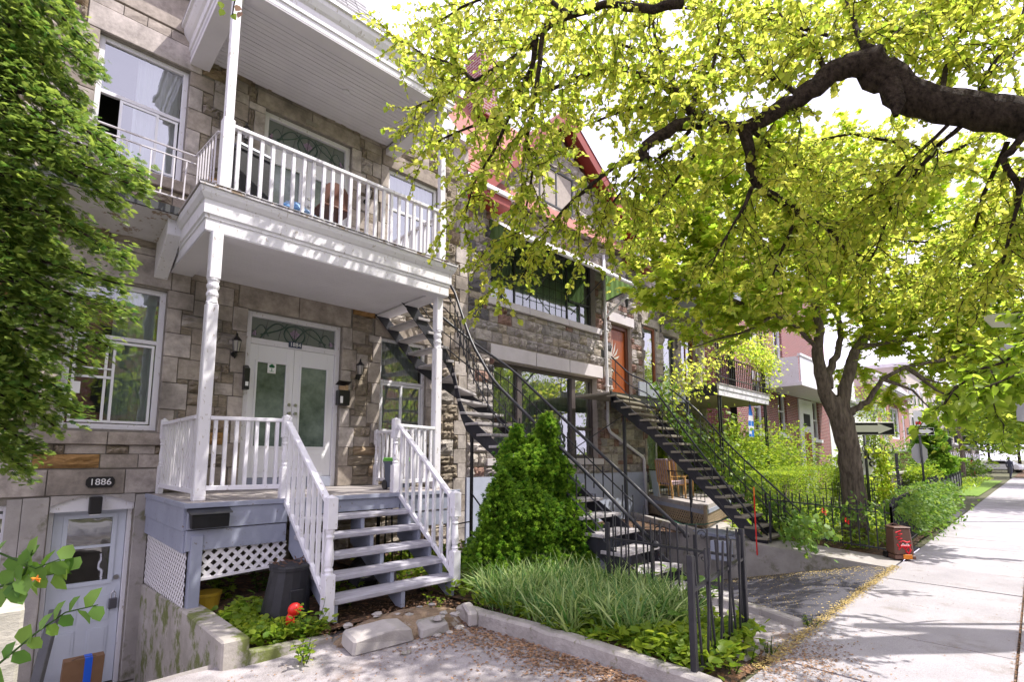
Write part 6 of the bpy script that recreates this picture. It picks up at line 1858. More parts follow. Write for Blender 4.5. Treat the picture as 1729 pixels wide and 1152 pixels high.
bf = thing('board_fence', (30, 2.6, GZ), 'dark board fence running along the left of the sidewalk in the distance', 'fence')
brd = MB().box(0, 0, 0, .36, .03, .72).mesh('board'); brd.materials.append(M['grey_frame'])
for i in range(38):
    piece('board', brd, bf, (21.5 + i * .42, 2.32 + .018 * i, GZ + .08), (1, 1, 1), (0, 0, .04))
for i in range(8): MB().bar((21.5 + i * 2.2, 2.32 + .094 * i, GZ), (21.5 + i * 2.2, 2.32 + .094 * i, GZ + .95), .08).build('post', M['grey_frame'], bf)
gw = thing('low_stone_wall', (40, 4, GZ), 'low dark garden wall behind the board fence', 'wall')
MB().box(24, 4.6, GZ, 38, 4.9, GZ + .9).build('wall', M['dark_stone'], gw)
MB().box(23.95, 4.55, GZ + .9, 38.05, 4.95, GZ + .98).build('coping', M['concrete'], gw)
# garden arch
ar = thing('garden_arch', (17.6, 3.0, GZ), 'iron garden arch grown with a yellow-green climber beside the second arrow sign', 'arch')
mb = MB()
for (x, y_) in ((16.6, 2.6), (16.65, 3.9)):
    for k in range(6): mb.bar((x + .07 * k, y_, GZ), (x + .07 * k, y_, GZ + 1.75), .014)
    for k in range(5): mb.bar((x, y_, GZ + .35 * (k + 1)), (x + .38, y_, GZ + .35 * (k + 1)), .014)
mb.bar((16.6, 2.6, GZ + 1.75), (16.65, 3.9, GZ + 1.75), .02).bar((16.98, 2.6, GZ + 1.75), (17.0, 3.9, GZ + 1.75), .02)
mb.build('trellis', M['iron'], ar)
mb = MB()
for k in range(5):
    cy = 2.75 + .25 * k
    mb.tube([(16.8, cy + .10 * math.cos(a_), GZ + 1.88 + .13 * math.sin(a_)) for a_ in [i / 10 * 2 * math.pi for i in range(11)]], .010, 4)
mb.build('scroll', M['iron'], ar)

# ---------------------------------------------------------------- signs
def arrow_sign(base, zc, w, h, yaw, label, face, two='arrow', back_sign=None):
    t = thing('one_way_sign', base, label, 'street sign', 'one way arrow signs')
    B_ = Vector(base)
    MB().tube([B_, Vector((B_.x, B_.y, zc + h * .5))], .035, 8).build('pole', M['grey_frame'], t, smooth=True)
    rm = Matrix.Rotation(yaw, 3, 'Z')
    C_ = Vector((B_.x, B_.y, zc)) + rm @ Vector((0, -.05, 0))
    T = lambda x, z, y_=0: C_ + rm @ Vector((x, y_, z))
    MB().prism([T(-w / 2, -h / 2), T(w / 2, -h / 2), T(w / 2, h / 2), T(-w / 2, h / 2)], rm @ Vector((0, .012, 0))).build('plate', M['black'], t, bevel=.004)
    s = h / 2
    arrow = [(-w * .46, -s * .52), (w * .22, -s * .52), (w * .22, -s * .82), (w * .46, 0), (w * .22, s * .82), (w * .22, s * .52), (-w * .46, s * .52)]
    MB().prism([T(x, z, -.004) for x, z in arrow], rm @ Vector((0, .003, 0))).build('arrow', face, t)
    e = .012
    mb = MB()
    for a_, b_ in (((-w / 2, -s + e), (w / 2, -s + e)), ((-w / 2, s - e), (w / 2, s - e)), ((-w / 2 + e, -s), (-w / 2 + e, s)), ((w / 2 - e, -s), (w / 2 - e, s))):
        mb.bar(T(*a_, -.003), T(*b_, -.003), e, .002) if False else strip(mb, lambda x, z, q: T(x, z, -.002 - q * .1), (a_, b_), e, .0)
    mb.build('border', face, t, fix=False)
    return t, T


yaw_cam = -YAW
t, T = arrow_sign((16.9, 3.3, GZ), .84, 1.65, .36, yaw_cam, 'larger faded one way arrow sign on a dark pole right behind the maple trunk', M['sign_cream'])
# back of an octagonal stop sign with black graffiti, on the same pole
oc = [(.42 * math.cos(R(22.5 + 45 * i)), .42 * math.sin(R(22.5 + 45 * i))) for i in range(8)]
yw = yaw_cam + .2
rm = Matrix.Rotation(yw, 3, 'Z')
C_ = Vector((16.9, 3.3, 0)) + rm @ Vector((0, .06, -.05))
MB().prism([C_ + rm @ Vector((x, 0, z)) for x, z in oc], rm @ Vector((0, .012, 0))).build('stop_sign_back', M['sign_white'], t)
mb = MB()
for cx_, cz_, r_ in ((-.22, .15, .11), (-.2, -.05, .10), (-.2, -.23, .09), (.22, .12, .10), (.24, -.08, .08), (-.33, .05, .06), (.12, .28, .06)):
    mb.tube([C_ + rm @ Vector((cx_ + r_ * math.cos(a_), -.012, cz_ + r_ * .8 * math.sin(a_))) for a_ in [i / 10 * 2 * math.pi for i in range(11)]], .028, 4)
mb.build('graffiti', M['black'], t)
t, T = arrow_sign((23.5, 2.9, GZ), 1.0, 1.0, .28, yaw_cam, 'smaller bright one way arrow sign farther off near the garden arch', M['sign_white'])
MB().prism([Vector((23.5, 2.9, .2)) + rm @ Vector((x * .9, .06, z * .9)) for x, z in oc], rm @ Vector((0, .012, 0))).build('stop_sign_back', M['sign_back'], t)
MB().prism([T(-.2, .2), T(.25, .2), T(.25, .75), T(-.2, .75)], rm @ Vector((0, .01, 0))).build('parking_plate', M['sign_white'], t)
MB().prism([T(-.15, .25, -.004), T(.05, .25, -.004), T(.05, .35, -.004), T(-.15, .35, -.004)], rm @ Vector((0, .003, 0))).build('red_mark', M['red_paint'], t)
# sign panels on a pole just outside the right edge
t = thing('parking_sign', (6.6, -.3, GZ), 'pale backs of street signs on a pole at the right edge of the picture', 'street sign')
pa = at(1745, 680, d=5.2)
MB().bar((pa.x + .12, pa.y - .12, GZ), (pa.x + .12, pa.y - .12, 1.9), .05).build('pole', M['grey_frame'], t)
q = [at(1714, 655, d=5.2), at(1760, 648, d=5.3), at(1762, 716, d=5.3), at(1718, 711, d=5.2)]
MB().prism(q, FW * .01).build('plate', M['sign_back'], t)
q = [at(1654, 532, d=5.6), at(1722, 527, d=5.5), at(1724, 552, d=5.5), at(1676, 553, d=5.6)]
MB().prism(q, FW * .012).build('plate', M['sign_cream'], t)
q = [at(1688, 582, d=5.6), at(1724, 578, d=5.5), at(1724, 590, d=5.5), at(1690, 592, d=5.6)]
MB().prism(q, FW * .012).build('plate', M['sign_back'], t)
MB().bar(at(1700, 540, d=5.6), at(1790, 530, d=5.2), .03).bar(at(1705, 587, d=5.6), at(1790, 580, d=5.2), .02).build('arm', M['grey_frame'], t)
t = thing('street_lamp', (19, -2.0, GZ), 'pale oval street lamp head glimpsed between leaves at the right', 'street lamp')
p = at(1602, 512, d=14)
blob(p, .25, 12, 8, 0, 1, (1.6, .8, .6)).build('lamp_head', M['sign_white'], t, smooth=True)
MB().tube([p, p + Vector((1.2, -1.4, .25)), p + Vector((1.9, -2.2, .1))], .04, 6).tube([p + Vector((1.9, -2.2, .1)), Vector((p.x + 1.9, p.y - 2.2, GZ))], .08, 8).build('pole', M['grey_frame'], t)

# ---------------------------------------------------------------- brown bin on the sidewalk
t = thing('brown_bin', (10.42, 1.72, GZ), 'small brown organic waste bin with red graffiti standing on the sidewalk edge', 'bin')
c = Vector((10.30, 1.66, GZ))
rm = Matrix.Rotation(-.9, 3, 'Z')
def fr(w, d_, z): return [c + rm @ Vector((x * w * .43, y_ * d_ * .43, z * .87)) for x, y_ in ((-1, -1), (1, -1), (1, 1), (-1, 1))]
F4 = [(0, 1, 5, 4), (1, 2, 6, 5), (2, 3, 7, 6), (3, 0, 4, 7)]
def frust(a_, b_): return MB().add(a_ + b_, F4 + [(3, 2, 1, 0), (4, 5, 6, 7)])
frust(fr(.36, .34, .03), fr(.35, .33, .10)).build('base', M['brown_plastic'], t, bevel=.01)
frust(fr(.33, .31, .101), fr(.28, .26, .58)).build('body', M['brown_plastic'], t, bevel=.02)
frust(fr(.30, .28, .58), fr(.29, .27, .60)).build('lid', M['brown_plastic'], t, bevel=.008)
MB().tube([c + rm @ Vector((-.12, .12, .51)), c + rm @ Vector((0, .13, .55)), c + rm @ Vector((.12, .12, .51))], .014, 6).build('handle', M['brown_plastic'], t)
for sx in (-1, 1): MB().tube([c + rm @ Vector((sx * .14, .10, .06)), c + rm @ Vector((sx * .175, .10, .06))], .06, 12).build('wheel', M['black'], t)
MB().prism([c + rm @ Vector((x, -.158, z)) for x, z in ((-.04, .035), (.09, .035), (.09, .105), (-.04, .105))], rm @ Vector((0, .008, 0))).build('tag_plate', M['orange'], t, bevel=.003)
def fz(x, z, off=-.004): return c + rm @ Vector((x * .74, -(.157 - .026 * (z - .1) / .48) * .86 + off, z * .87))
mb = MB()
def stroke(pts_, r_=.011): mb.tube([fz(x, z) for x, z in pts_], r_, 4)
stroke([(-.15, .50), (-.04, .54), (-.10, .47), (-.02, .48)]); stroke([(-.15, .42), (-.06, .44), (-.12, .38), (-.03, .40)])
stroke([(-.14, .30), (-.09, .22), (-.05, .31), (0, .22), (.05, .31), (.10, .24), (.13, .30)])
stroke([(-.12, .20), (-.05, .26), (.02, .20), (.08, .26), (.12, .19)]); stroke([(-.10, .33), (-.02, .36), (.06, .33), (.12, .35)])
stroke([(.02, .18), (.07, .13), (.11, .19)], .016); stroke([(-.08, .27), (.09, .27)], .02)
mb.build('graffiti', M['red_paint'], t)
mb = MB(); 
for x in (-.03, .05): mb.tube([fz(x + .028 * math.cos(a_), .285 + .017 * math.sin(a_), -.012) for a_ in [i / 8 * 2 * math.pi for i in range(9)]], .006, 4)
mb.build('white_eyes', M['sign_white'], t)

# ---------------------------------------------------------------- far end of the sidewalk: car, people, traffic lights
def car(loc, yaw, body, label):
    t = thing('parked_car', loc, label, 'car')
    rm = Matrix.Rotation(yaw, 3, 'Z'); L_ = Vector(loc)
    prof = [(-2.1, .35), (-2.15, .75), (-2.05, .95), (-1.5, 1.02), (-.95, 1.45), (.55, 1.48), (1.15, 1.02), (1.95, .92), (2.12, .7), (2.1, .35)]
    MB().prism([L_ + rm @ Vector((x, -.85, z)) for x, z in prof], rm @ Vector((0, 1.7, 0))).build('body', body, t, bevel=.08)
    for s in (-.862, .852):
        MB().prism([L_ + rm @ Vector((x, s, z)) for x, z in ((-1.35, 1.03), (-.9, 1.38), (.5, 1.40), (.98, 1.03))], rm @ Vector((0, .01, 0))).build('side_window', M['black'], t)
        for x in (-1.35, 1.35):
            a_ = L_ + rm @ Vector((x, s * 1.0, .33)); b_ = L_ + rm @ Vector((x, s * .8, .33))
            w_ = MB().tube([a_, b_], .33, 16).build('wheel', M['black'], t)
            MB().tube([a_ + (a_ - b_) * .03, a_ - (a_ - b_) * .1], .2, 10).build('rim', M['chrome'], w_)
    MB().prism([L_ + rm @ Vector((x, y_, z)) for x, y_, z in ((.56, -.75, 1.46), (1.14, -.78, 1.03), (1.14, .78, 1.03), (.56, .75, 1.46))], rm @ Vector((.02, 0, .015))).build('windscreen', M['black'], t)
    for s in (-.6, .6): MB().prism([L_ + rm @ Vector((2.08, s + x, z)) for x, z in ((-.15, .62), (.15, .62), (.15, .76), (-.15, .76))], rm @ Vector((.05, 0, 0))).build('headlight', M['sign_white'], t)
    return t
pc = at(1690, 806, Z=GZ)
pc = Vector((84, 3.2, GZ))
car(pc, R(70), M['sign_white'], 'white parked car at the far end of the sidewalk')
car(Vector((95, -6.5, GZ - .13)), R(0), flat('silver_paint', (.45, .46, .48), .3, .5), 'silver car on the road beyond the white one')


def person(loc, h, top, bottom, yaw, label, pose=0.0):
    t = thing('person', loc, label, 'person')
    L_ = Vector(loc); rm = Matrix.Rotation(yaw, 3, 'Z'); k = h / 1.75
    T = lambda x, y_, z: L_ + rm @ Vector((x * k, y_ * k, z * k))
    me = bpy.data.meshes.new('body')
    J = [(0, 0, .95), (0, 0, 1.2), (0, 0, 1.42), (0, 0, 1.52), (0, 0, 1.65),
         (.18, 0, 1.40), (.24, .02, 1.12), (.22, -.08, .88), (-.18, 0, 1.40), (-.24, .02, 1.12), (-.22, -.06, .88),
         (.10, 0, .90), (.11, -.06 - pose, .50), (.11, .0 - pose, .08), (.11, -.12 - pose, .04), (-.10, 0, .90), (-.11, .06, .50), (-.11, .12 + pose, .08), (-.11, .0 + pose, .04), (0, 0, 1.74)]
    E_ = [(0, 1), (1, 2), (2, 3), (3, 4), (2, 5), (5, 6), (6, 7), (2, 8), (8, 9), (9, 10), (0, 11), (11, 12), (12, 13), (13, 14), (0, 15), (15, 16), (16, 17), (17, 18), (4, 19)]
    rad = [.15, .14, .14, .055, .10, .065, .045, .035, .065, .045, .035, .095, .06, .045, .035, .095, .06, .045, .035, .07]
    off = L_
    me.from_pydata([tuple(T(*j) - off) for j in J], E_, [])
    o = bpy.data.objects.new('body', me); COL.objects.link(o); o.parent = t
    sk = o.modifiers.new('skin', 'SKIN'); sb_ = o.modifiers.new('sub', 'SUBSURF'); sb_.levels = 1; sb_.render_levels = 1
    for i, v in enumerate(me.skin_vertices[0].data):
        v.radius = (rad[i] * k, rad[i] * k * .8); v.use_root = (i == 0)
    me.materials.append(top)
    MB().lathe(T(0, 0, 0), [(.16 * k, .45 * k), (.17 * k, .7 * k), (.15 * k, .98 * k)], 10).build('trousers', bottom, t)
    blob(T(0, .02, 1.70), .105 * k, 10, 7, 0, 1, (1, 1, 1)).build('hair', M['black'], t)
    return t
person(Vector((58, 1.6, GZ)), 1.72, flat('navy_top', (.03, .035, .06)), M['grey_frame'], 1.0, 'distant person in dark clothes beside the white car', .08)
person(Vector((66, 4.4, GZ)), 1.65, flat('red_top', (.5, .05, .05)), flat('denim', (.06, .09, .2)), 2.0, 'distant person in a red top by the far hedge', .05)
for i, (px_, lab) in enumerate(((1640, 'left'), (1658, 'right'))):
    b_ = Vector((54 + 3 * i, 6.3 - .9 * i - (i * .2), GZ))
    t = thing('traffic_signal', b_, 'black pedestrian traffic signal, %s of the two at the far crossing' % lab, 'traffic light', 'traffic signals at the far crossing')
    MB().tube([b_, b_ + Vector((0, 0, 4.2))], .07, 8).build('pole', M['grey_frame'], t)
    MB().box(b_.x - .2, b_.y - .25, GZ + 2.4, b_.x + .2, b_.y + .25, GZ + 3.6).build('signal_head', M['black'], t)
t = thing('utility_pole', (60, 4.6, GZ), 'tall wooden utility pole at the far crossing', 'pole')
MB().tube([(60, 4.6, GZ), (60, 4.6, 7.5)], .16, 8).build('pole', M['bark2'], t)
# ---------------------------------------------------------------- foliage
RNG = np.random.default_rng(7)
T_HEART = (np.array([(0, 0, 0), (0, 1.0, -.10), (-.40, .28, .07), (-.33, .68, .05), (.40, .28, .07), (.33, .68, .05)], float), [(0, 1, 3, 2), (0, 4, 5, 1)])
T_OVAL = (np.array([(0, 0, 0), (0, 1.0, -.12), (-.24, .30, .05), (-.2, .70, .03), (.24, .30, .05), (.2, .70, .03)], float), [(0, 1, 3, 2), (0, 4, 5, 1)])
T_MAPLE = (np.array([(0, 0, 0), (-.28, .05, .02), (-.62, .30, -.05), (-.30, .42, .04), (-.42, .85, -.05), (-.12, .68, .03), (0, 1.05, -.08), (.12, .68, .03), (.42, .85, -.05), (.30, .42, .04), (.62, .30, -.05), (.28, .05, .02), (0, .4, .05)], float),
           [(0, 12, 3, 2, 1), (12, 5, 4, 3), (12, 7, 6, 5), (12, 9, 8, 7), (0, 11, 10, 9, 12)])
T_LANCE = (np.array([(0, 0, 0), (-.10, .35, .03), (0, 1.0, -.15), (.10, .35, .03)], float), [(0, 3, 2, 1)])
def _spray():
    v, f = [], []
    def blade(x, y, ang, L, w, z=0):
        o = len(v); c, s = math.cos(ang), math.sin(ang)
        for a, b, q in ((0, 0, 0), (-w, L * .5, .01), (0, L, -.04), (w, L * .5, .01)):
            v.append((x + a * c + b * s, y - a * s + b * c, z + q))
        f.append((o, o + 3, o + 2, o + 1))
    blade(0, 0, 0, 1.0, .07)
    for i in range(5):
        yy = .12 + .17 * i; l = .55 - .085 * i
        for sg in (-1, 1):
            blade(0, yy + (.05 if sg > 0 else 0), sg * .85, l, .07, .01 * sg)
    return np.array(v, float), f
T_SPRAY = _spray()
def _spray2():
    v, f = [], []
    for k in range(3):
        for i, (a, l) in enumerate(((-.7, .7), (-.25, .95), (.25, .9), (.7, .65))):
            o = len(v); c, s = math.cos(a), math.sin(a); tw = k * 1.05
            for x, y in ((0, 0), (-.11, l * .5), (0, l), (.11, l * .5)):
                X, Y = x * c + y * s, -x * s + y * c
                v.append((X * math.cos(tw), Y, X * math.sin(tw)))
            f.append((o, o + 3, o + 2, o + 1))
    return np.array(v, float), f
T_TUFT = _spray2()
T_GRASS = (np.array([(-.012, 0, 0), (.012, 0, 0), (-.017, .35, .02), (.017, .35, .02), (-.014, .72, -.08), (.014, .72, -.08), (0, .98, -.30)], float), [(0, 1, 3, 2), (2, 3, 5, 4), (4, 5, 6)])


def scatter(name, C, D, S, tmpl, mat, parent=None, nrm=None, tilt=.5, kind='stuff', rng=RNG, tint=None, kind_set=True, roll=1.0):
    """many leaves in one mesh: C positions, D growth directions, S sizes"""
    C, D, S = np.asarray(C, float), np.asarray(D, float), np.asarray(S, float)
    n = len(C)
    if n == 0: return None
    V, Fc = tmpl
    D = D / np.maximum(1e-6, np.linalg.norm(D, axis=1, keepdims=True))
    U = np.tile(np.array([0, 0, 1.0]), (n, 1)) if nrm is None else np.asarray(nrm, float)
    U = U + rng.normal(0, tilt, (n, 3))
    X = np.cross(D, U); X /= np.maximum(1e-6, np.linalg.norm(X, axis=1, keepdims=True))
    Z = np.cross(X, D)
    P = C[:, None, :] + S[:, None, None] * (V[None, :, 0, None] * X[:, None, :] + V[None, :, 1, None] * D[:, None, :] + V[None, :, 2, None] * Z[:, None, :])
    k = len(V)
    if parent is not None: P = P - np.array(root_loc(parent))
    me = bpy.data.meshes.new(name)
    lens = np.array([len(f) for f in Fc], np.int32)
    flatf = np.concatenate([np.array(f, np.int32) for f in Fc])
    me.vertices.add(n * k); me.vertices.foreach_set('co', P.reshape(-1).astype(np.float32))
    idx = (np.arange(n, dtype=np.int32)[:, None] * k + flatf[None, :]).reshape(-1)
    ll = np.tile(lens, n)
    me.loops.add(len(idx)); me.loops.foreach_set('vertex_index', idx)
    me.polygons.add(len(ll)); me.polygons.foreach_set('loop_start', np.concatenate([[0], np.cumsum(ll)[:-1]]).astype(np.int32))
    me.update(calc_edges=True)
    a = me.attributes.new('tint', 'FLOAT', 'POINT')
    tv = rng.beta(1.6, 1.6, n) if tint is None else np.asarray(tint)
    a.data.foreach_set('value', np.repeat(tv, k).astype(np.float32))
    me.materials.append(mat)
    o = bpy.data.objects.new(name, me); COL.objects.link(o)
    if parent is not None: o.parent = parent
    if kind_set: o['kind'] = kind
    return o


def tubes_mesh(name, polys, mat, parent, n=4, kind=None, smooth=True):
    mb = MB()
    for pts, r in polys: mb.tube(pts, r, n, cap=False)
    return mb.build(name, mat, parent, smooth=smooth, fix=False, kind=kind)


def wander(p, d, length, steps, rnd, droop=.05, jit=.25, r0=.01, r1=.003):
    pts = [Vector(p)]; d = Vector(d).normalized()
    for i in range(steps):
        d = (d + Vector((rnd.gauss(0, jit), rnd.gauss(0, jit), rnd.gauss(0, jit) - droop)) ).normalized()
        pts.append(pts[-1] + d * length / steps)
    return pts, [r0 + (r1 - r0) * i / steps for i in range(steps + 1)]


def bough_foliage(boughs, rnd, twig_every, twig_len, leaf_gap, leaf_size, droop, subs=3, start=.15, lean=Vector((0, 0, 0)), jit=.2, per=2, spread=1.0, keep=None):
    """twigs and leaves along a list of (points, radii) boughs"""
    tw, C, Dr, S = [], [], [], []
    for pts, rad in boughs:
        pts = [Vector(p) for p in pts]
        seg = [(pts[i + 1] - pts[i]).length for i in range(len(pts) - 1)]
        tot = sum(seg); s = tot * start
        while s < tot:
            j, acc = 0, 0
            while j < len(seg) - 1 and acc + seg[j] < s: acc += seg[j]; j += 1
            p = pts[j].lerp(pts[j + 1], min(1, (s - acc) / seg[j])); bd = (pts[j + 1] - pts[j]).normalized()
            side = Vector((rnd.gauss(0, 1), rnd.gauss(0, 1), rnd.gauss(0, .7))).normalized()
            d = (bd * .6 + side * spread + lean).normalized()
            L = twig_len * rnd.uniform(.55, 1.25)
            tp, tr = wander(p, d, L, 7, rnd, droop, jit, .007, .003)
            if keep and not keep(tp[-1]):
                s += twig_every * rnd.uniform(.6, 1.4); continue
            tw.append((tp, tr))
            allp = [tp]
            for _ in range(subs):
                k = rnd.randint(1, 6)
                sd = Vector((rnd.gauss(0, 1), rnd.gauss(0, 1), rnd.gauss(0, .6))).normalized()
                sp, sr = wander(tp[k], (tp[min(k + 1, 7)] - tp[k]).normalized() * .7 + sd * .8, L * rnd.uniform(.35, .7), 5, rnd, droop, jit, .004, .002)
                tw.append((sp, sr)); allp.append(sp)
            for q in allp:
                for i in range(len(q) - 1):
                    l = (q[i + 1] - q[i]).length; m_ = max(1, int(l / leaf_gap))
                    for a in range(m_):
                        for _ in range(per):
                            c = q[i].lerp(q[i + 1], (a + rnd.random()) / m_)
                            dd = (q[i + 1] - q[i]).normalized() * .5 + Vector((rnd.gauss(0, .7), rnd.gauss(0, .7), rnd.gauss(-.25, .4)))
                            C.append(tuple(c)); Dr.append(tuple(dd)); S.append(leaf_size * rnd.choice((.5, .8, 1, 1.15, 1.5)) * rnd.uniform(.8, 1.15))
            s += twig_every * rnd.uniform(.6, 1.4)
    return tw, C, Dr, S


# ---- the big linden over the sidewalk, trunk just outside the right edge
rnd = random.Random(77)
BT = thing('linden_tree', (8.6, -1.9, GZ), 'big dark-barked tree whose heavy crooked limb reaches in from the right edge over the sidewalk', 'tree')
def pp(*l): return [at(x, y, d=d) for x, y, d in l]
trunk = [Vector((8.7, -2.0, GZ - .1)), Vector((8.65, -1.95, -.6)), Vector((8.6, -1.9, .8)), Vector((8.4, -1.7, 1.9)), Vector((8.1, -1.3, 2.6))]
tubes_mesh('trunk', [(trunk, [.36, .29, .27, .26, .25]), ([trunk[3], Vector((9.2, -2.2, 4.0)), Vector((9.8, -2.6, 6.0)), Vector((10.2, -2.8, 8.0))], [.2, .17, .12, .06])], M['bark'], BT, n=14)
main = [trunk[-1]] + pp((1850, 235, 4.85), (1760, 205, 4.7), (1729, 195, 4.65), (1660, 188, 4.6), (1590, 178, 4.6), (1530, 160, 4.6), (1490, 130, 4.6), (1462, 108, 4.6), (1430, 110, 4.6), (1395, 128, 4.65), (1355, 162, 4.7), (1310, 190, 4.8), (1262, 216, 4.9), (1225, 212, 5.0), (1190, 200, 5.1), (1165, 185, 5.2), (1145, 162, 5.3), (1110, 140, 5.4), (1060, 118, 5.6), (1020, 112, 5.7), (980, 130, 5.9), (930, 152, 6.0), (880, 170, 6.1))
wpx = [0, 90, 84, 82, 76, 72, 74, 72, 64, 52, 46, 42, 36, 32, 24, 20, 17, 15, 14, 12, 11, 10, 8, 6]
rad = [.25]
for p, w in zip(main[1:], wpx[1:]):
    rad.append(w * .72 / 2 / F_PX * (p.dot(FW)))
rad[1:] = rad[1:]
def fine(pts, rads, k=3, seed=0, j=.012):
    """more points along a limb, gently knobbly"""
    g = random.Random(seed); P_, R_ = [], []
    for i in range(len(pts) - 1):
        for a in range(k):
            t = a / k
            P_.append(pts[i].lerp(pts[i + 1], t) + Vector((g.gauss(0, j), g.gauss(0, j), g.gauss(0, j))) * min(1, rads[i] * 12)); R_.append((rads[i] * (1 - t) + rads[i + 1] * t) * g.uniform(.94, 1.08))
    P_.append(pts[-1]); R_.append(rads[-1])
    return P_, R_
mp, mr_ = fine(main, rad, 3, 5)
LM = [(mp, mr_)]
# the stub at the elbow
LM.append(([at(1480, 118, d=4.6), at(1466, 92, d=4.58), at(1458, 78, d=4.57)], [.12, .09, .04]))
LM.append(([at(1500, 140, d=4.55), at(1515, 175, d=4.5), at(1512, 196, d=4.5)], [.09, .06, .02]))
BR = []   # boughs: (px, py, depth) paths with widths in px
def bough(path, w0, w1=2.0):
    pts = pp(*path)
    n = len(pts)
    rr = [(w0 + (w1 - w0) * i / (n - 1)) / 2 / F_PX * pts[i].dot(FW) for i in range(n)]
    P_, R_ = fine(pts, rr, 3, len(BR) + 11, .02)
    BR.append((P_, R_))
bough([(1258, 222, 4.9), (1268, 280, 5.0), (1278, 312, 5.0), (1325, 340, 5.1), (1345, 360, 5.2), (1390, 380, 5.3), (1440, 378, 5.4)], 20)
bough([(1270, 316, 5.0), (1250, 360, 5.0), (1222, 405, 5.1), (1200, 450, 5.2)], 8)
bough([(1345, 362, 5.2), (1330, 400, 5.2), (1316, 430, 5.3), (1300, 480, 5.4)], 8)
bough([(1400, 385, 5.3), (1425, 420, 5.5), (1470, 440, 5.7), (1500, 480, 5.8)], 8)
bough([(1190, 203, 5.1), (1140, 212, 5.0), (1090, 245, 5.0), (1080, 270, 5.0)], 24, 14)
bough([(1085, 262, 5.0), (1040, 280, 5.1), (1000, 310, 5.2), (960, 345, 5.4), (930, 380, 5.6), (905, 430, 5.7), (880, 470, 5.8)], 9)
bough([(1165, 222, 5.1), (1110, 270, 5.2), (1060, 310, 5.4), (1030, 350, 5.5), (1000, 410, 5.7)], 7)
bough([(1163, 190, 5.2), (1180, 140, 5.3), (1200, 125, 5.4), (1215, 60, 5.6), (1200, 0, 5.9)], 10)
bough([(1165, 185, 5.2), (1140, 150, 5.2), (1105, 60, 5.3), (1095, -20, 5.5)], 12)
bough([(1150, 5, 4.6), (1080, 15, 4.7), (1020, 5, 4.8), (940, 35, 4.9), (905, 60, 5.0), (870, 95, 5.2), (810, 130, 5.5), (750, 160, 5.8), (700, 180, 6.1)], 16)
bough([(905, 60, 4.9), (900, 110, 5.0), (870, 170, 5.0), (845, 230, 5.1), (830, 260, 5.2), (800, 310, 5.4), (780, 380, 5.6)], 10)
bough([(915, 60, 4.9), (908, 130, 4.9), (895, 200, 5.0), (890, 240, 5.0), (898, 290, 5.1), (885, 370, 5.3), (860, 430, 5.5)], 9)
bough([(880, 175, 6.1), (830, 200, 6.2), (790, 215, 6.3), (745, 235, 6.4), (710, 260, 6.5)], 7)
bough([(960, 25, 5.0), (920, -10, 5.4), (860, -20, 5.8), (780, 10, 6.1), (720, 50, 6.4)], 9)
bough([(800, 135, 5.5), (770, 110, 5.8), (720, 95, 6.1), (680, 70, 6.3)], 6)
bough([(1729, 225, 4.6), (1690, 270, 4.7), (1722, 320, 4.8), (1705, 370, 5.0), (1712, 410, 5.2)], 14)
bough([(1620, 215, 4.6), (1590, 240, 4.8), (1530, 310, 5.0), (1500, 360, 5.2), (1480, 420, 5.4), (1450, 470, 5.6)], 9)
bough([(1600, 210, 4.6), (1540, 270, 4.9), (1500, 310, 5.2), (1440, 350, 5.6), (1400, 420, 5.9)], 7)
bough([(1640, 190, 4.6), (1680, 100, 4.7), (1720, 50, 4.8), (1735, -20, 5.0)], 10)
bough([(1590, 160, 4.6), (1600, 90, 4.9), (1640, 20, 5.2), (1660, -40, 5.6)], 9)
bough([(1460, 80, 4.6), (1440, 30, 5.0), (1420, -20, 5.4)], 12)
bough([(1475, 95, 4.6), (1520, 50, 5.0), (1580, 10, 5.5), (1620, -50, 6.0)], 10)
bough([(1400, 125, 4.7), (1370, 70, 5.0), (1330, 40, 5.4), (1300, 0, 5.8)], 9)
bough([(1350, 165, 4.8), (1300, 130, 5.1), (1260, 110, 5.5), (1240, 70, 5.9)], 8)
bough([(1262, 210, 4.9), (1300, 250, 5.5), (1360, 290, 6.0), (1420, 310, 6.6)], 8)
bough([(1120, 140, 5.4), (1090, 180, 5.8), (1040, 190, 6.2), (990, 210, 6.6), (940, 230, 7.0)], 7)
bough([(1020, 115, 5.7), (980, 70, 6.0), (950, 40, 6.3), (930, -10, 6.6)], 7)
bough([(1700, 240, 4.9), (1660, 330, 5.2), (1640, 400, 5.6), (1600, 450, 6.0)], 8)
bough([(1729, 300, 4.4), (1700, 420, 4.7), (1680, 470, 5.0), (1620, 500, 5.4)], 7)
bough([(1800, 480, 3.9), (1740, 560, 3.8), (1700, 610, 3.7), (1650, 625, 3.7), (1610, 660, 3.7), (1590, 690, 3.75)], 7)
bough([(1800, 600, 3.7), (1740, 620, 3.6), (1700, 640, 3.55), (1660, 655, 3.5)], 5)
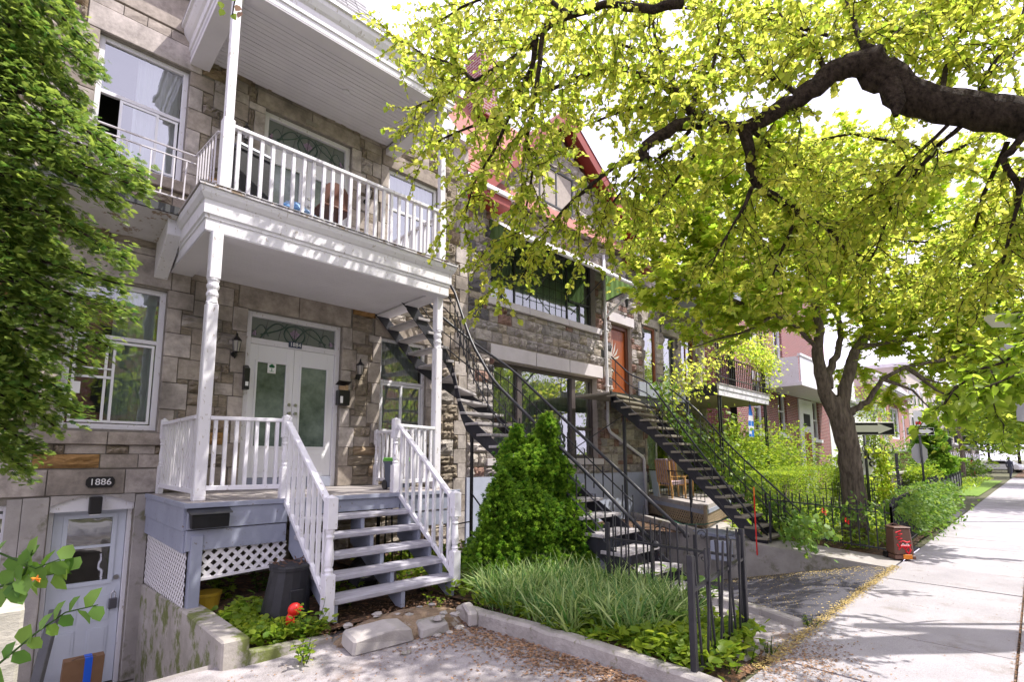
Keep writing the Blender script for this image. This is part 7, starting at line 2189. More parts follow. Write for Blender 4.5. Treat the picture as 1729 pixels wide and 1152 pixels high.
for pth in ([(1760, 60, 7), (1600, 30, 7.3), (1450, 40, 7.6), (1300, 70, 8)], [(1770, 150, 7), (1620, 250, 7.5), (1480, 290, 8), (1330, 320, 8.5)], [(1770, 300, 7), (1660, 370, 7.4), (1560, 410, 7.8), (1480, 400, 8)], [(1780, -10, 6), (1640, -40, 6.4), (1480, 0, 6.8), (1380, 30, 7)],
            [(1560, 250, 7.8), (1440, 225, 8.2), (1320, 250, 8.6), (1200, 270, 8.8)], [(1780, 220, 6.2), (1690, 320, 6.6), (1640, 360, 7)], [(1790, 420, 6.4), (1700, 460, 7), (1620, 470, 7.6), (1540, 470, 8)],
            
            [(1200, 130, 6), (1100, 90, 6.4), (1000, 60, 6.8), (880, 30, 7.2), (780, 40, 7.5)], [(1400, 60, 6.6), (1250, 20, 7), (1120, 10, 7.4), (1000, -10, 7.6)], [(1180, 250, 6.2), (1120, 330, 6.5), (1080, 380, 6.8), (1060, 430, 7)]):
    bough(pth, 6)
NEARB = BR[-12:-10]
BR = BR[:-12] + BR[-10:]
tubes_mesh('limb', LM, M['bark'], BT, n=14)
for P_, R_ in BR + NEARB:
    tubes_mesh('bough', [(P_, R_)], M['bark'], BT, n=7)
def keep_big(p):
    # keep twig ends off the part of the crown that would darken the sidewalk
    return not (p.y < -1.6 and p.x > 9)
tw, C, Dr, S = bough_foliage(BR + [(mp[30:], mr_[30:])], rnd, .078, .64, .034, .049, .11, subs=3, start=.10, keep=keep_big)
tubes_mesh('twigs', tw, M['bark'], BT, n=3, kind='stuff', smooth=False)
scatter('crown', C, Dr, S, T_HEART, M['leaf_big'], BT, tilt=.7)
print('linden leaves', len(C))
tw, C, Dr, S = bough_foliage(NEARB, rnd, .07, .30, .05, .062, .15, subs=2, start=.25)
tubes_mesh('twigs', tw, M['bark'], BT, n=3, kind='stuff', smooth=False)
scatter('crown', C, Dr, S, T_HEART, M['leaf_big'], BT, tilt=.5, tint=RNG.uniform(0, .25, len(C)))
# outer crown above and over the street, out of the picture but throwing dappled shade
C, Dr, S = [], [], []
g = random.Random(5)
for k in range(54):
    c = Vector((g.uniform(1.0, 7.0), g.uniform(-2.4, .4), g.uniform(4.8, 7.2)))
    for i in range(170):
        q = c + Vector((g.gauss(0, .38), g.gauss(0, .38), g.gauss(0, .22)))
        C.append(tuple(q)); Dr.append((g.gauss(0, 1), g.gauss(0, 1), g.gauss(-.3, .5))); S.append(g.uniform(.05, .09))
scatter('crown', C, Dr, S, T_HEART, M['leaf_big'], BT, tilt=.7)

# ---- the leaning maple in the garden of house three
rnd = random.Random(31)
MT = thing('maple_tree', (11.2, 2.5, GZ), 'leaning forked maple with grey furrowed trunk and bright yellow-green crown in the fenced garden', 'tree')
dM = 9.6
tr = pp((1446, 930, 9.6), (1444, 880, 9.6), (1440, 820, 9.6), (1432, 760, 9.6), (1420, 710, 9.6), (1407, 670, 9.6))
trr = [x * .70 / 2 / F_PX * dM for x in (66, 54, 49, 48, 50, 26)]
tubes_mesh('trunk', [fine(tr, trr, 3, 1, .01)], M['bark2'], MT, n=14)
def mb_(path, w0, w1):
    pts = pp(*path); n_ = len(pts)
    return fine(pts, [(w0 + (w1 - w0) * i / (n_ - 1)) * .85 / 2 / F_PX * pts[i].dot(FW) for i in range(n_)], 3, len(path), .02)
ML = [mb_([(1426, 735, 9.6), (1408, 695, 9.6), (1392, 660, 9.6), (1383, 630, 9.55), (1380, 590, 9.5), (1384, 560, 9.4), (1378, 520, 9.3), (1366, 470, 9.2)], 32, 10),
      mb_([(1396, 655, 9.6), (1402, 620, 9.7), (1416, 590, 9.8), (1420, 560, 9.9), (1412, 530, 10), (1405, 480, 10.2)], 16, 7),
      mb_([(1424, 725, 9.6), (1422, 680, 9.6), (1428, 645, 9.6), (1436, 610, 9.7), (1446, 588, 9.7), (1462, 570, 9.8), (1480, 540, 9.9), (1510, 500, 10)], 28, 8),
      mb_([(1430, 700, 9.6), (1450, 688, 9.5), (1470, 672, 9.4), (1490, 640, 9.3), (1530, 620, 9.2), (1580, 610, 9.1)], 14, 5),
      mb_([(1384, 590, 9.5), (1365, 575, 9.4), (1345, 552, 9.2), (1310, 530, 9.0), (1260, 515, 8.8)], 11, 4),
      mb_([(1446, 588, 9.7), (1490, 580, 9.7), (1540, 570, 9.7), (1600, 560, 9.7)], 10, 4)]
for P_, R_ in ML: tubes_mesh('limb', [(P_, R_)], M['bark2'], MT, n=9)
MBg = [([mp_ for mp_ in P_], R_) for P_, R_ in ML[2:]]
def mbough(path, w0=8):
    MBg.append(mb_(path, w0, 2))
for pth in ([(1366, 470, 9.2), (1340, 400, 9.0), (1330, 340, 8.8), (1310, 280, 8.7)], [(1378, 520, 9.3), (1320, 470, 8.9), (1260, 430, 8.5), (1190, 400, 8.3), (1130, 390, 8.2)],
            [(1366, 470, 9.2), (1400, 400, 9.4), (1440, 340, 9.5), (1450, 270, 9.6)], [(1405, 480, 10.2), (1450, 420, 10.3), (1520, 380, 10.3), (1590, 350, 10.2)],
            [(1510, 500, 10), (1570, 460, 10), (1640, 440, 9.8), (1720, 430, 9.6)], [(1580, 610, 9.1), (1630, 600, 9.0), (1690, 590, 8.9)],
            [(1260, 515, 8.8), (1200, 500, 8.6), (1150, 500, 8.5), (1110, 520, 8.4)], [(1310, 530, 9.0), (1260, 560, 8.9), (1220, 570, 8.9), (1160, 590, 8.8)],
            [(1345, 552, 9.2), (1320, 540, 9.6), (1270, 500, 10.2), (1220, 460, 10.8)], [(1383, 560, 9.5), (1380, 500, 10.2), (1400, 440, 11), (1440, 400, 11.6)],
            [(1480, 540, 9.9), (1530, 520, 10.5), (1600, 500, 11)], [(1600, 560, 9.7), (1660, 545, 9.6), (1725, 520, 9.6)], [(1530, 620, 9.2), (1560, 640, 9.1), (1600, 650, 9.0)],
            [(1190, 400, 8.3), (1140, 440, 8.1), (1100, 450, 8.0)], [(1320, 470, 8.9), (1270, 380, 8.7), (1230, 330, 8.6), (1200, 300, 8.6)], [(1450, 420, 10.3), (1500, 340, 10.4), (1560, 290, 10.4)],
            [(1400, 400, 9.4), (1370, 330, 9.6), (1370, 260, 9.9)]):
    mbough(pth)
for pth in ([(1530, 620, 9.2), (1580, 660, 9.0), (1630, 680, 8.8)], [(1600, 560, 9.7), (1650, 600, 9.4), (1700, 640, 9.2)], [(1490, 640, 9.3), (1540, 660, 9.2), (1570, 690, 9.1)], [(1590, 350, 10.2), (1660, 380, 10), (1740, 400, 9.8)], [(1440, 340, 9.5), (1520, 300, 9.4), (1600, 280, 9.3)],
            [(1310, 280, 8.7), (1240, 260, 8.6), (1170, 260, 8.5)], [(1230, 330, 8.6), (1160, 340, 8.4), (1100, 370, 8.3)], [(1640, 440, 9.8), (1690, 500, 9.6), (1740, 560, 9.4)]):
    mbough(pth)
for P_, R_ in MBg[4:]: tubes_mesh('bough', [(P_, R_)], M['bark2'], MT, n=5)
def keep_maple(p):
    # the crown is open underneath: nothing hangs below the fork
    r_ = math.hypot(p.x - 10.9, p.y - 2.6)
    return p.z > (2.25 if p.x < 12 else 1.0) + .25 * max(0, 1.5 - r_)
tw, C, Dr, S = bough_foliage(MBg, rnd, .080, .95, .062, .105, -.015, subs=4, start=.10, jit=.13, per=2, keep=keep_maple)
tubes_mesh('twigs', tw, M['bark2'], MT, n=3, kind='stuff', smooth=False)
scatter('crown', C, Dr, S, T_MAPLE, M['leaf_maple'], MT, tilt=.35)
print('maple leaves', len(C))


# ---- cedar at the left edge and the arborvitae bush by the stairs
def conifer(root, centres, n, size, tmpl, mat, rnd, droop=.15, name='crown', inner=.35, out=1.0, ex=.6):
    """fronds on the shells of overlapping plumes; centres: (x, y, z0, z1, r0)"""
    C, Dr, S = [], [], []
    tot = sum((c[3] - c[2]) * c[4] for c in centres)
    for (x, y, z0, z1, r0) in centres:
        m_ = int(n * (z1 - z0) * r0 / tot)
        for i in range(m_):
            t = rnd.random() ** (1.25 if ex > .5 else 1.0)
            z = z0 + (z1 - z0) * t
            rr = r0 * (1 - t) ** ex * min(1, .5 + 3 * t) * (1 + .22 * math.sin(9 * z + 3 * x) + .12 * math.sin(23 * z + 5 * y))
            th = rnd.uniform(0, 2 * math.pi)
            lump = 1 + .20 * math.sin(3 * th + 4 * z) + .16 * math.sin(7 * th - 9 * z + x) + .10 * math.sin(13 * th + 21 * z)
            k = rr * lump * (inner + (1 - inner) * rnd.random() ** .45)
            C.append((x + k * math.cos(th), y + k * math.sin(th), z + rnd.gauss(0, .03)))
            Dr.append((math.cos(th) * out + rnd.gauss(0, .4), math.sin(th) * out + rnd.gauss(0, .4), .45 - droop + rnd.gauss(0, .35)))
            S.append(size * rnd.uniform(.6, 1.3))
    return scatter(name, C, Dr, S, tmpl, mat, root, tilt=.6)


rnd = random.Random(12)
CT = thing('cedar_tree', (-.55, 5.9, GZ), 'tall feathery cedar covering the left edge of the picture', 'tree')
tubes_mesh('trunk', [([(-.55, 5.9, GZ), (-.5, 5.9, 1), (-.5, 5.85, 4), (-.5, 5.9, 7.5)], [.14, .12, .08, .03])], M['bark'], CT, n=8)
# boughs end at measured tips; fronds hang along them
tips = [(135, 20, 4.6), (165, 75, 4.5), (172, 120, 4.4), (150, 170, 4.4), (160, 215, 4.3), (205, 255, 4.2), (250, 290, 4.1), (255, 320, 4.1), (215, 345, 4.2), (150, 380, 4.3), (180, 415, 4.2), (232, 440, 4.1), (215, 480, 4.15), (228, 525, 4.1), (195, 585, 4.15), (160, 615, 4.2), (120, 660, 4.3), (148, 698, 4.2), (105, 720, 4.25), (75, 760, 4.3), (60, 795, 4.4),
        (90, 60, 4.3), (70, 140, 4.2), (95, 240, 4.1), (110, 320, 4.0), (80, 400, 4.0), (110, 500, 4.0), (90, 570, 4.0), (60, 640, 4.1), (40, 700, 4.2), (40, 260, 4.0), (30, 430, 3.9), (20, 60, 4.3), (20, 560, 4.0), (10, 150, 4.2), (15, 340, 4.0), (110, 110, 4.7), (130, 280, 4.6), (120, 440, 4.7), (100, 620, 4.7), (30, 770, 4.5), (10, 650, 4.3),
        (60, 20, 4.6), (115, 180, 4.5), (50, 330, 4.4), (60, 500, 4.4), (150, 540, 4.3), (180, 300, 4.3), (150, 460, 4.4), (-30, 100, 4.2), (-30, 300, 4.1), (-30, 500, 4.2), (-20, 700, 4.4), (50, 95, 4.2), (25, 205, 4.1), (75, 455, 4.1), (40, 600, 4.15), (75, 690, 4.3)]
C, Dr, S, NR = [], [], [], []
tw = []
for (x, y, d_) in tips:
    tip = at(x - 14, y, d=d_)
    base = Vector((-.52, 5.88, tip.z + rnd.uniform(.15, .6)))
    mid = base.lerp(tip, .5) + Vector((0, 0, .10 + rnd.uniform(-.05, .1)))
    P_ = [base.lerp(mid, t / 5) for t in range(5)] + [mid.lerp(tip, t / 6) for t in range(7)]
    tw.append((P_, [.02 - .0012 * i for i in range(len(P_))]))
    ax = (tip - base).normalized()
    side = ax.cross(Vector((0, 0, 1))).normalized()
    L = (tip - base).length
    for i in range(430):
        t = rnd.random() ** .5
        p = (base.lerp(mid, t * 2) if t < .5 else mid.lerp(tip, t * 2 - 1))
        w = .27 * (1 - t) ** .6 + .03
        sgn = rnd.choice((-1, 1)) * rnd.random() ** .6
        lo = rnd.gauss(0, .06)
        p = p + side * (w * sgn) + Vector((0, 0, lo - .12 * abs(sgn) * w)) + ax * rnd.gauss(0, .05)
        C.append(tuple(p)); dd = ax * rnd.uniform(.3, 1.2) + side * (sgn * 1.0) + Vector((rnd.gauss(0, .18), rnd.gauss(0, .18), rnd.gauss(-.10, .28)))
        Dr.append(tuple(dd)); S.append(rnd.uniform(.035, .085))
tubes_mesh('bough', tw, M['bark'], CT, n=5, kind='stuff')
scatter('crown', C, Dr, S, T_SPRAY, M['cedar'], CT, tilt=.45)

rnd = random.Random(13)
AB = thing('arborvitae_bush', (4.55, 4.6, GZ), 'dense twin-peaked bright green arborvitae bush growing before the curved staircase', 'bush')
def ground(px, py, z=GZ + .1): return at(px, py, Z=z)
def P2(px, py, y): return at(px, py, Y=y)
tubes_mesh('trunk', [([(4.55, 4.7, GZ), (4.5, 4.7, -.2)], [.05, .02]), ([(4.75, 4.75, GZ), (4.85, 4.7, .1)], [.05, .02]), ([(4.3, 4.5, GZ), (4.1, 4.5, -.6)], [.035, .02]), ([(5.0, 4.3, GZ), (5.2, 4.2, -.7)], [.035, .02])], M['bark'], AB, n=6)
cs = []
for (px, pyt, pyb, wpx_, yy) in ((873, 724, 905, 96, 4.75), (926, 704, 905, 92, 4.70), (848, 800, 950, 95, 4.5), (905, 830, 960, 120, 4.4), (962, 846, 968, 106, 4.35), (822, 880, 962, 84, 4.5), (866, 775, 930, 120, 4.6), (938, 770, 920, 104, 4.6), (900, 755, 900, 120, 4.8), (985, 872, 968, 64, 4.35), (898, 740, 860, 84, 4.72)):
    t_, b_ = at(px, pyt, Y=yy), at(px, pyb, Y=yy)
    cs.append((b_.x, yy, max(b_.z, GZ + .12), t_.z, wpx_ / 2 / F_PX * b_.dot(FW)))
conifer(AB, cs, 34000, .056, T_TUFT, M['cedar2'], rnd, .0, ex=.51)

# ---- ribbon grass, leafy plants, ground cover
rnd = random.Random(14)
C, Dr, S = [], [], []
TF = [(rnd.uniform(3.55, 4.8), rnd.uniform(2.3, 4.35)) for _ in range(150)]
for i in range(7500):
    x, y_ = rnd.choice(TF); x += rnd.gauss(0, .05); y_ += rnd.gauss(0, .05)
    if not (3.52 < x < 4.9 and 2.2 < y_ < 4.4): continue
    if y_ < 2.9 and x < 3.75: continue
    C.append((x, y_, GZ + .08)); a_ = rnd.uniform(0, 6.28); q = rnd.uniform(.15, .95)
    Dr.append((q * math.cos(a_), q * math.sin(a_), 1)); S.append(rnd.uniform(.20, .50))
o = scatter('ribbon_grass', C, Dr, S, T_GRASS, M['ribbon'], None, tint=RNG.random(len(C)) ** 1.3, nrm=[(-d[0] * .3 + rnd.gauss(0, .3), -d[1], .2) for d in Dr], tilt=.3)
o['label'] = 'tall variegated ribbon grass massed in the garden bed'


def cover(name, n, xr, yr, hz, size, tmpl, mat, seed, label=None, test=None, zb=GZ + .06, parent=None, tilt=.5, up=.2):
    g = random.Random(seed); C, Dr, S = [], [], []
    while len(C) < n:
        x, y_ = g.uniform(*xr), g.uniform(*yr)
        if test and not test(x, y_, g): continue
        h = hz * (.45 + .55 * (math.sin(5 * x + 2 * y_) * math.sin(4 * y_ - x) * .5 + .5))
        C.append((x, y_, zb + h * g.random() ** .6)); a_ = g.uniform(0, 6.28)
        Dr.append((math.cos(a_), math.sin(a_), up + g.gauss(0, .35))); S.append(size * g.uniform(.6, 1.3))
    o = scatter(name, C, Dr, S, tmpl, mat, parent, tilt=tilt)
    if label: o['label'] = label
    return o


cover('ground_cover', 3800, (3.5, 4.75), (1.85, 4.4), .22, .075, T_OVAL, M['leaf_mid'], 41, 'low leafy ground cover in the garden bed')
cover('ground_cover', 2600, (3.5, 5.3), (4.3, 6.9), .25, .07, T_HEART, M['leaf_mid'], 42, 'green ground cover behind the bush')
cover('ground_cover', 1500, (3.62, 4.6), (1.7, 2.5), .22, .07, T_HEART, M['leaf_mid'], 43, 'small bright leaves at the foot of the bent fence')
def plant(x, y_, z, h, nst, nl, size, tmpl, mat, seed, label, group=None, leafparts=False, name='leafy_plant', cat='plant', spread=.35):
    g = random.Random(seed)
    t = thing(name, (x, y_, z), label, cat, group)
    st, C, Dr, S = [], [], [], []
    for s in range(nst):
        a_ = g.uniform(0, 6.28)
        pts, rr = wander((x + .03 * math.cos(a_), y_ + .03 * math.sin(a_), z), (spread * math.cos(a_), spread * math.sin(a_), 1), h * g.uniform(.7, 1.1), 6, g, 0, .09, .005, .002)
        st.append((pts, rr))
        for i in range(nl):
            k = 1 + (i * 5 // nl); p = pts[k].lerp(pts[min(6, k + 1)], g.random()); b = a_ + i * 2.4
            C.append(tuple(p)); Dr.append((math.cos(b), math.sin(b), g.uniform(-.1, .5))); S.append(size * g.uniform(.7, 1.2))
    tubes_mesh('stem', st, M['leaf_dark'], t, n=3, smooth=False)
    if leafparts:
        o = scatter('leaf', C[:1], Dr[:1], S[:1], tmpl, mat, t, kind_set=False)
        for i in range(1, len(C)):
            scatter('leaf', C[i:i + 1], Dr[i:i + 1], S[i:i + 1], tmpl, mat, t, kind_set=False, tilt=.3)
    else:
        scatter('foliage', C, Dr, S, tmpl, mat, t, tilt=.3)
    return t


gp = [((1100, 985), .42, 'leafy plant with broad pointed leaves nearest the fence corner, the tallest of the bed'), ((1060, 1030), .30, 'leafy plant with broad leaves at the middle of the kerb edge'), ((1130, 1050), .30, 'leafy plant low beside the front fence post'),
      ((1010, 1045), .26, 'small leafy plant spilling over the garden kerb'), ((1180, 1000), .36, 'leafy plant pushing through the fence pickets'), ((1225, 1050), .30, 'leafy plant inside the right end of the bent fence'), ((1090, 1075), .24, 'bright leafy plant at the foot of the bed near the kerb end')]
for i, ((px, py), h, lab) in enumerate(gp):
    p = at(px, py + 25, Z=GZ + .1)
    plant(p.x, p.y, GZ + .05, h, 9, 7, .11, T_HEART, M['leaf_vine'] if i in (0, 2, 4) else M['leaf_mid'], 60 + i, lab, leafparts=(i in (0, 1)))
# plants in the strip left of the steps
for i, (px, py, h, lab, tm) in enumerate(((370, 1000, .42, 'young maple seedling with pale green leaves beside the corner post', T_MAPLE), (420, 1030, .26, 'low bright plants before the compost bin', T_MAPLE), (470, 1070, .24, 'bright green weeds at the low kerb', T_HEART), (520, 1060, .34, 'yellow-green weeds around the red ornament', T_HEART),
                                        (545, 1000, .42, 'tall weed between the compost bin and the bottom newel', T_OVAL), (585, 1005, .30, 'vine shoot climbing the bottom steps from the newel', T_MAPLE), (440, 985, .40, 'dark green plant left of the compost bin', T_HEART), (512, 1095, .18, 'small trailing weed hanging over the low kerb', T_OVAL), (395, 1045, .2, 'low creeping plants on the corner of the retaining wall', T_MAPLE))):
    p = at(px, py + 12, Z=GZ + .08)
    plant(p.x, p.y, GZ + .02, h, 7, 7, .085 if tm is T_MAPLE else .065, tm, M['leaf_mid'] if i != 6 else M['leaf_dark'], 80 + i, lab)
cover('ground_cover', 1400, (1.5, 2.15), (4.5, 5.7), .14, .06, T_HEART, M['leaf_mid'], 44, 'small weeds between the low kerb and the porch')
plant(3.30, 4.55, GZ, .2, 6, 6, .05, T_OVAL, M['leaf_mid'], 95, 'tuft of weeds under the lowest step')
p = at(1010, 1110, Z=GZ); plant(p.x, p.y, GZ - .02, .22, 5, 6, .07, T_OVAL, M['leaf_mid'], 96, 'pale weed rooted outside the garden kerb')
for i, (px, py) in enumerate(((1262, 1120), (1300, 1105), (1370, 1060), (1235, 1140))):
    p = at(px, py, Z=GZ); plant(p.x, p.y, GZ, .12, 8, 5, .04, T_LANCE, M['leaf_mid'], 100 + i, ['grass tuft at the outer corner of the bent fence', 'grass tuft beside the loose paving block', 'grass tuft at the tip of the driveway kerb', 'grass tuft nearest the camera under the bent fence'][i], name='grass_tuft', cat='weed')
t = thing('paving_block', (3.9, 1.62, GZ), 'loose grey paving block at the foot of the bent fence', 'block')
p = at(1250, 1108, Z=GZ)
MB().box(p.x - .14, p.y - .10, GZ - .02, p.x + .16, p.y + .10, GZ + .045).build('block', M['concrete'], t, bevel=.012)

# ---- foreground shoot with large leaves at the lower left
rnd = random.Random(15)
FS = thing('leafy_shoot', at(40, 1000, d=1.6), 'leafy twig with toothed green leaves in the foreground at the lower left', 'branch')
sh = [pp((-60, 960, 1.5), (0, 925 + 10, 1.5), (60, 900 + 60, 1.5), (100, 965 - 20, 1.52), (120, 970, 1.55)), pp((-60, 1150, 1.45), (0, 1120, 1.45), (60, 1070, 1.45), (110, 1035, 1.47), (165, 1022, 1.5)),
      pp((10, 1010, 1.5), (40, 970, 1.5), (55, 930, 1.5)), pp((-30, 1000, 1.5), (20, 985, 1.5), (60, 975, 1.52), (115, 965, 1.55))]
tubes_mesh('stem', [(p_, [.004 - .0006 * i for i in range(len(p_))]) for p_ in sh], M['leaf_dark'], FS, n=5)
for li, p_ in enumerate(sh):
    n_ = (11, 16, 7, 11)[li]
    for i in range(n_):
        t_ = (i + .4) / n_ * (len(p_) - 1); k = min(int(t_), len(p_) - 2)
        c = p_[k].lerp(p_[k + 1], t_ - k); ax = (p_[k + 1] - p_[k]).normalized()
        s_ = -1 if i % 2 else 1
        dd = ax * .5 + UP * (s_ * .8) + FW * rnd.uniform(-.3, .3) + Vector((0, 0, rnd.uniform(-.2, .1)))
        scatter('leaf', [tuple(c)], [tuple(dd)], [rnd.uniform(.042, .066)], T_HEART, M['leaf_vine'], FS, nrm=[tuple(-FW * .7 + Vector((0, 0, .6)))], tilt=.35, kind_set=False, tint=[rnd.uniform(.0, .6)])
p = at(60, 978, d=1.49)
for i in range(5):
    a_ = i * 1.3
    scatter('petal', [tuple(p)], [tuple(RT * math.cos(a_) + UP * math.sin(a_) * .4)], [.016], T_OVAL, M['petal'], FS, kind_set=False)
# sprig hanging into the top of the picture
HS = thing('hanging_sprig', at(395, 0, d=3.2), 'small leafy sprig hanging at the top edge before the balcony post', 'branch')
hp = pp((420, -80, 3.2), (405, -30, 3.2), (395, 5, 3.2), (392, 25, 3.2))
tubes_mesh('stem', [(hp, .004)], M['bark'], HS, n=4)
for i, (x, y) in enumerate(((372, 2), (378, 16), (392, 22), (398, -5), (405, 10), (384, -8), (408, 20))):
    scatter('leaf', [tuple(at(x, y, d=3.2))], [(rnd.gauss(0, .5), rnd.gauss(0, .5), -1)], [.05], T_HEART, M['leaf_mid'] if i < 4 else M['litter'], HS, nrm=[tuple(-FW)], tilt=.3, kind_set=False)

# ---- vines, hedges and shrubs of house three and beyond
def boxy(px_y): pass
def shrub(name, c, r, n, size, tmpl, mat, seed, label, cat='shrub', group=None, box=False, stems=True, tint=None):
    g = random.Random(seed)
    t = thing(name, (c[0], c[1], GZ), label, cat, group)
    C, Dr, S = [], [], []
    for i in range(n):
        if box:
            f = g.randrange(3); v = [g.uniform(-1, 1) for _ in range(3)]; v[f] = g.choice((-1, 1)) * g.uniform(.85, 1.02)
        else:
            v = Vector((g.gauss(0, 1), g.gauss(0, 1), g.gauss(0, 1))).normalized()
            v = v * (g.random() ** .4) * (1 + .18 * math.sin(5 * v.x + 3 * v.z + seed) + .12 * math.sin(11 * v.y - 7 * v.z))
        C.append((c[0] + v[0] * r[0], c[1] + v[1] * r[1], c[2] + v[2] * r[2]))
        Dr.append((v[0] + g.gauss(0, .6), v[1] + g.gauss(0, .6), v[2] * .6 + g.gauss(0, .5))); S.append(size * g.uniform(.6, 1.3))
    scatter('foliage', C, Dr, S, tmpl, mat, t, tilt=.7)
    if stems:
        tubes_mesh('stem', [([(c[0] + g.uniform(-.1, .1), c[1], GZ), (c[0] + g.uniform(-.5, .5) * r[0], c[1] + g.uniform(-.4, .4) * r[1], c[2] + r[2] * .4)], [.03, .01]) for _ in range(5)], M['bark2'], t, n=4)
    return t


def vine(label, paths, n_per, w, size, mat, seed, tmpl=T_MAPLE, name='vine'):
    g = random.Random(seed)
    t = thing(name, tuple(paths[0][0]), label, 'vine')
    C, Dr, S = [], [], []
    for pth in paths:
        for k in range(len(pth) - 1):
            a_, b_ = Vector(pth[k]), Vector(pth[k + 1])
            for i in range(int(n_per * (b_ - a_).length)):
                p = a_.lerp(b_, g.random()) + Vector((g.gauss(0, w), g.gauss(0, w), g.gauss(0, w) - abs(g.gauss(0, w)) * .6))
                C.append(tuple(p)); Dr.append((g.gauss(0, .6), g.gauss(-.3, .6), -.5 + g.gauss(0, .4))); S.append(size * g.uniform(.6, 1.3))
    scatter('foliage', C, Dr, S, tmpl, mat, t, nrm=[(0.2, -.8, .5)] * len(C), tilt=.45)
    tubes_mesh('stem', [(pth, .012) for pth in paths], M['bark2'], t, n=4)
    return t


vine('dark green vine winding down behind the right handrail of the straight staircase', [[at(1110, 640, X=10.5), at(1125, 690, X=10.5), at(1170, 735, X=10.55), at(1230, 790, X=10.55), at(1290, 840, X=10.6), at(1330, 880, X=10.7), at(1370, 895, Y=2.4)]], 230, .13, .085, M['leaf_vine'], 200)
vine('sparse pale vine with small yellow-green leaves trailing from the balcony landing', [[(12.2, 6.1, 2.5), (11.6, 5.9, 2.2), (11.0, 5.8, 1.8), (10.7, 5.9, 1.2)], [(13.4, 6.0, 2.6), (12.3, 5.9, 2.0), (11.3, 6.0, 1.6)], [(14.0, 5.9, 3.2), (13.2, 5.9, 2.7), (12.4, 6.0, 2.3)]], 150, .20, .085, M['leaf_big'], 201, T_HEART)
vine('bright yellow-green creeper draped over the balcony railing of the vine house', [[(14.6, 5.8, 3.3), (15.5, 5.8, 3.6), (16.5, 5.8, 3.4), (17.4, 5.8, 3.0)], [(17.3, 5.9, 4.4), (17.3, 5.85, 3.4), (17.2, 5.8, 2.2)], [(14.2, 5.9, 4.2), (14.6, 5.9, 3.6), (14.4, 5.9, 3.0)], [(15, 5.8, 3.3), (16.2, 5.8, 3.2), (17.2, 5.8, 3.0)]], 260, .20, .10, M['leaf_maple'], 202, T_OVAL)
vine('climbing vine covering the lower wall and posts of the vine house', [[(16.9, 7.6, -1.4), (16.8, 7.6, 0), (16.6, 7.6, 1.3)], [(15.2, 7.6, 1.2), (14.4, 7.6, .9), (14.0, 7.6, .2)], [(13.9, 6.0, -1.4), (13.9, 6.0, -.2), (14.1, 6.0, 1.3)], [(15.9, 7.6, -1.2), (15.6, 7.6, .8)]], 260, .22, .10, M['leaf_mid'], 203)
shrub('clipped_hedge', (15.2, 4.9, -.95), (1.15, .55, .62), 10500, .045, T_OVAL, M['leaf_mid'], 210, 'square clipped hedge block nearer the straight staircase', 'hedge', box=True)
shrub('clipped_hedge', (17.9, 5.3, -.90), (1.0, .7, .66), 10500, .045, T_OVAL, M['leaf_mid'], 211, 'square clipped hedge block with a shaded side beside the maple trunk', 'hedge', box=True)
shrub('garden_bush', (17.2, 6.6, -.1), (1.6, 1.0, 1.25), 6500, .10, T_OVAL, M['leaf_mid'], 212, 'loose yellow-green bush rising in front of the brick house', )
shrub('garden_bush', (19.3, 6.3, -.2), (1.4, 1.2, 1.3), 5600, .10, T_OVAL, M['leaf_mid'], 213, 'yellow-green bush directly left of the maple trunk')
shrub('garden_bush', (15.6, 6.5, -.1), (1.1, .7, 1.1), 3000, .09, T_OVAL, M['leaf_mid'], 214, 'green bush below the flag')
shrub('garden_bush', (19.6, 4.4, -.6), (.8, .8, .9), 2600, .08, T_HEART, M['leaf_mid'], 215, 'light bush against the maple trunk at fence height')
for i, (x, y_, z, rx, rz, lab) in enumerate(((24.5, 5.2, -.7, 1.2, .9, 'round dark shrub beyond the first arrow sign'), (23.5, 4.4, -1.25, .9, .4, 'low yellow-green clipped shrub below the dark one'), (30, 5.5, 1.0, 1.0, 3.2, 'slim leafy tree before the orange brick house'), (34.5, 5.6, -.3, 2.0, 1.4, 'wide green bush right of the garden arch'),
                                            (31, 3.9, -.9, .9, .6, 'pale bush beside the outer stair railing'), (66, 5.5, -.9, 3.0, 1.0, 'clipped hedge at the far corner'))):
    shrub('far_shrub', (x, y_, z), (rx, rx * .8, rz), 2600, .13 if x < 40 else .25, T_OVAL, M['leaf_dark'] if i in (0, 3, 5) else M['leaf_mid'], 220 + i, lab)
cn_ = thing('columnar_thuja', (38.5, 4.3, GZ), 'pointed dark green conifer at the end of the board fence', 'tree')
conifer(cn_, [(38.5, 4.3, GZ + .1, 2.2, 1.05)], 2600, .3, T_TUFT, M['cedar2'], random.Random(5))
tubes_mesh('trunk', [([(38.5, 4.3, GZ), (38.5, 4.3, 1)], [.1, .03])], M['bark'], cn_, n=5)
vine('yellow-green climber wrapped round the iron garden arch', [[(16.8, 2.7, GZ + .1), (16.85, 2.8, -.6), (16.85, 2.9, .15), (16.85, 3.3, .3)], [(16.85, 2.95, -1.4), (16.8, 3.0, .2)]], 230, .075, .085, M['leaf_maple'], 240, T_HEART)
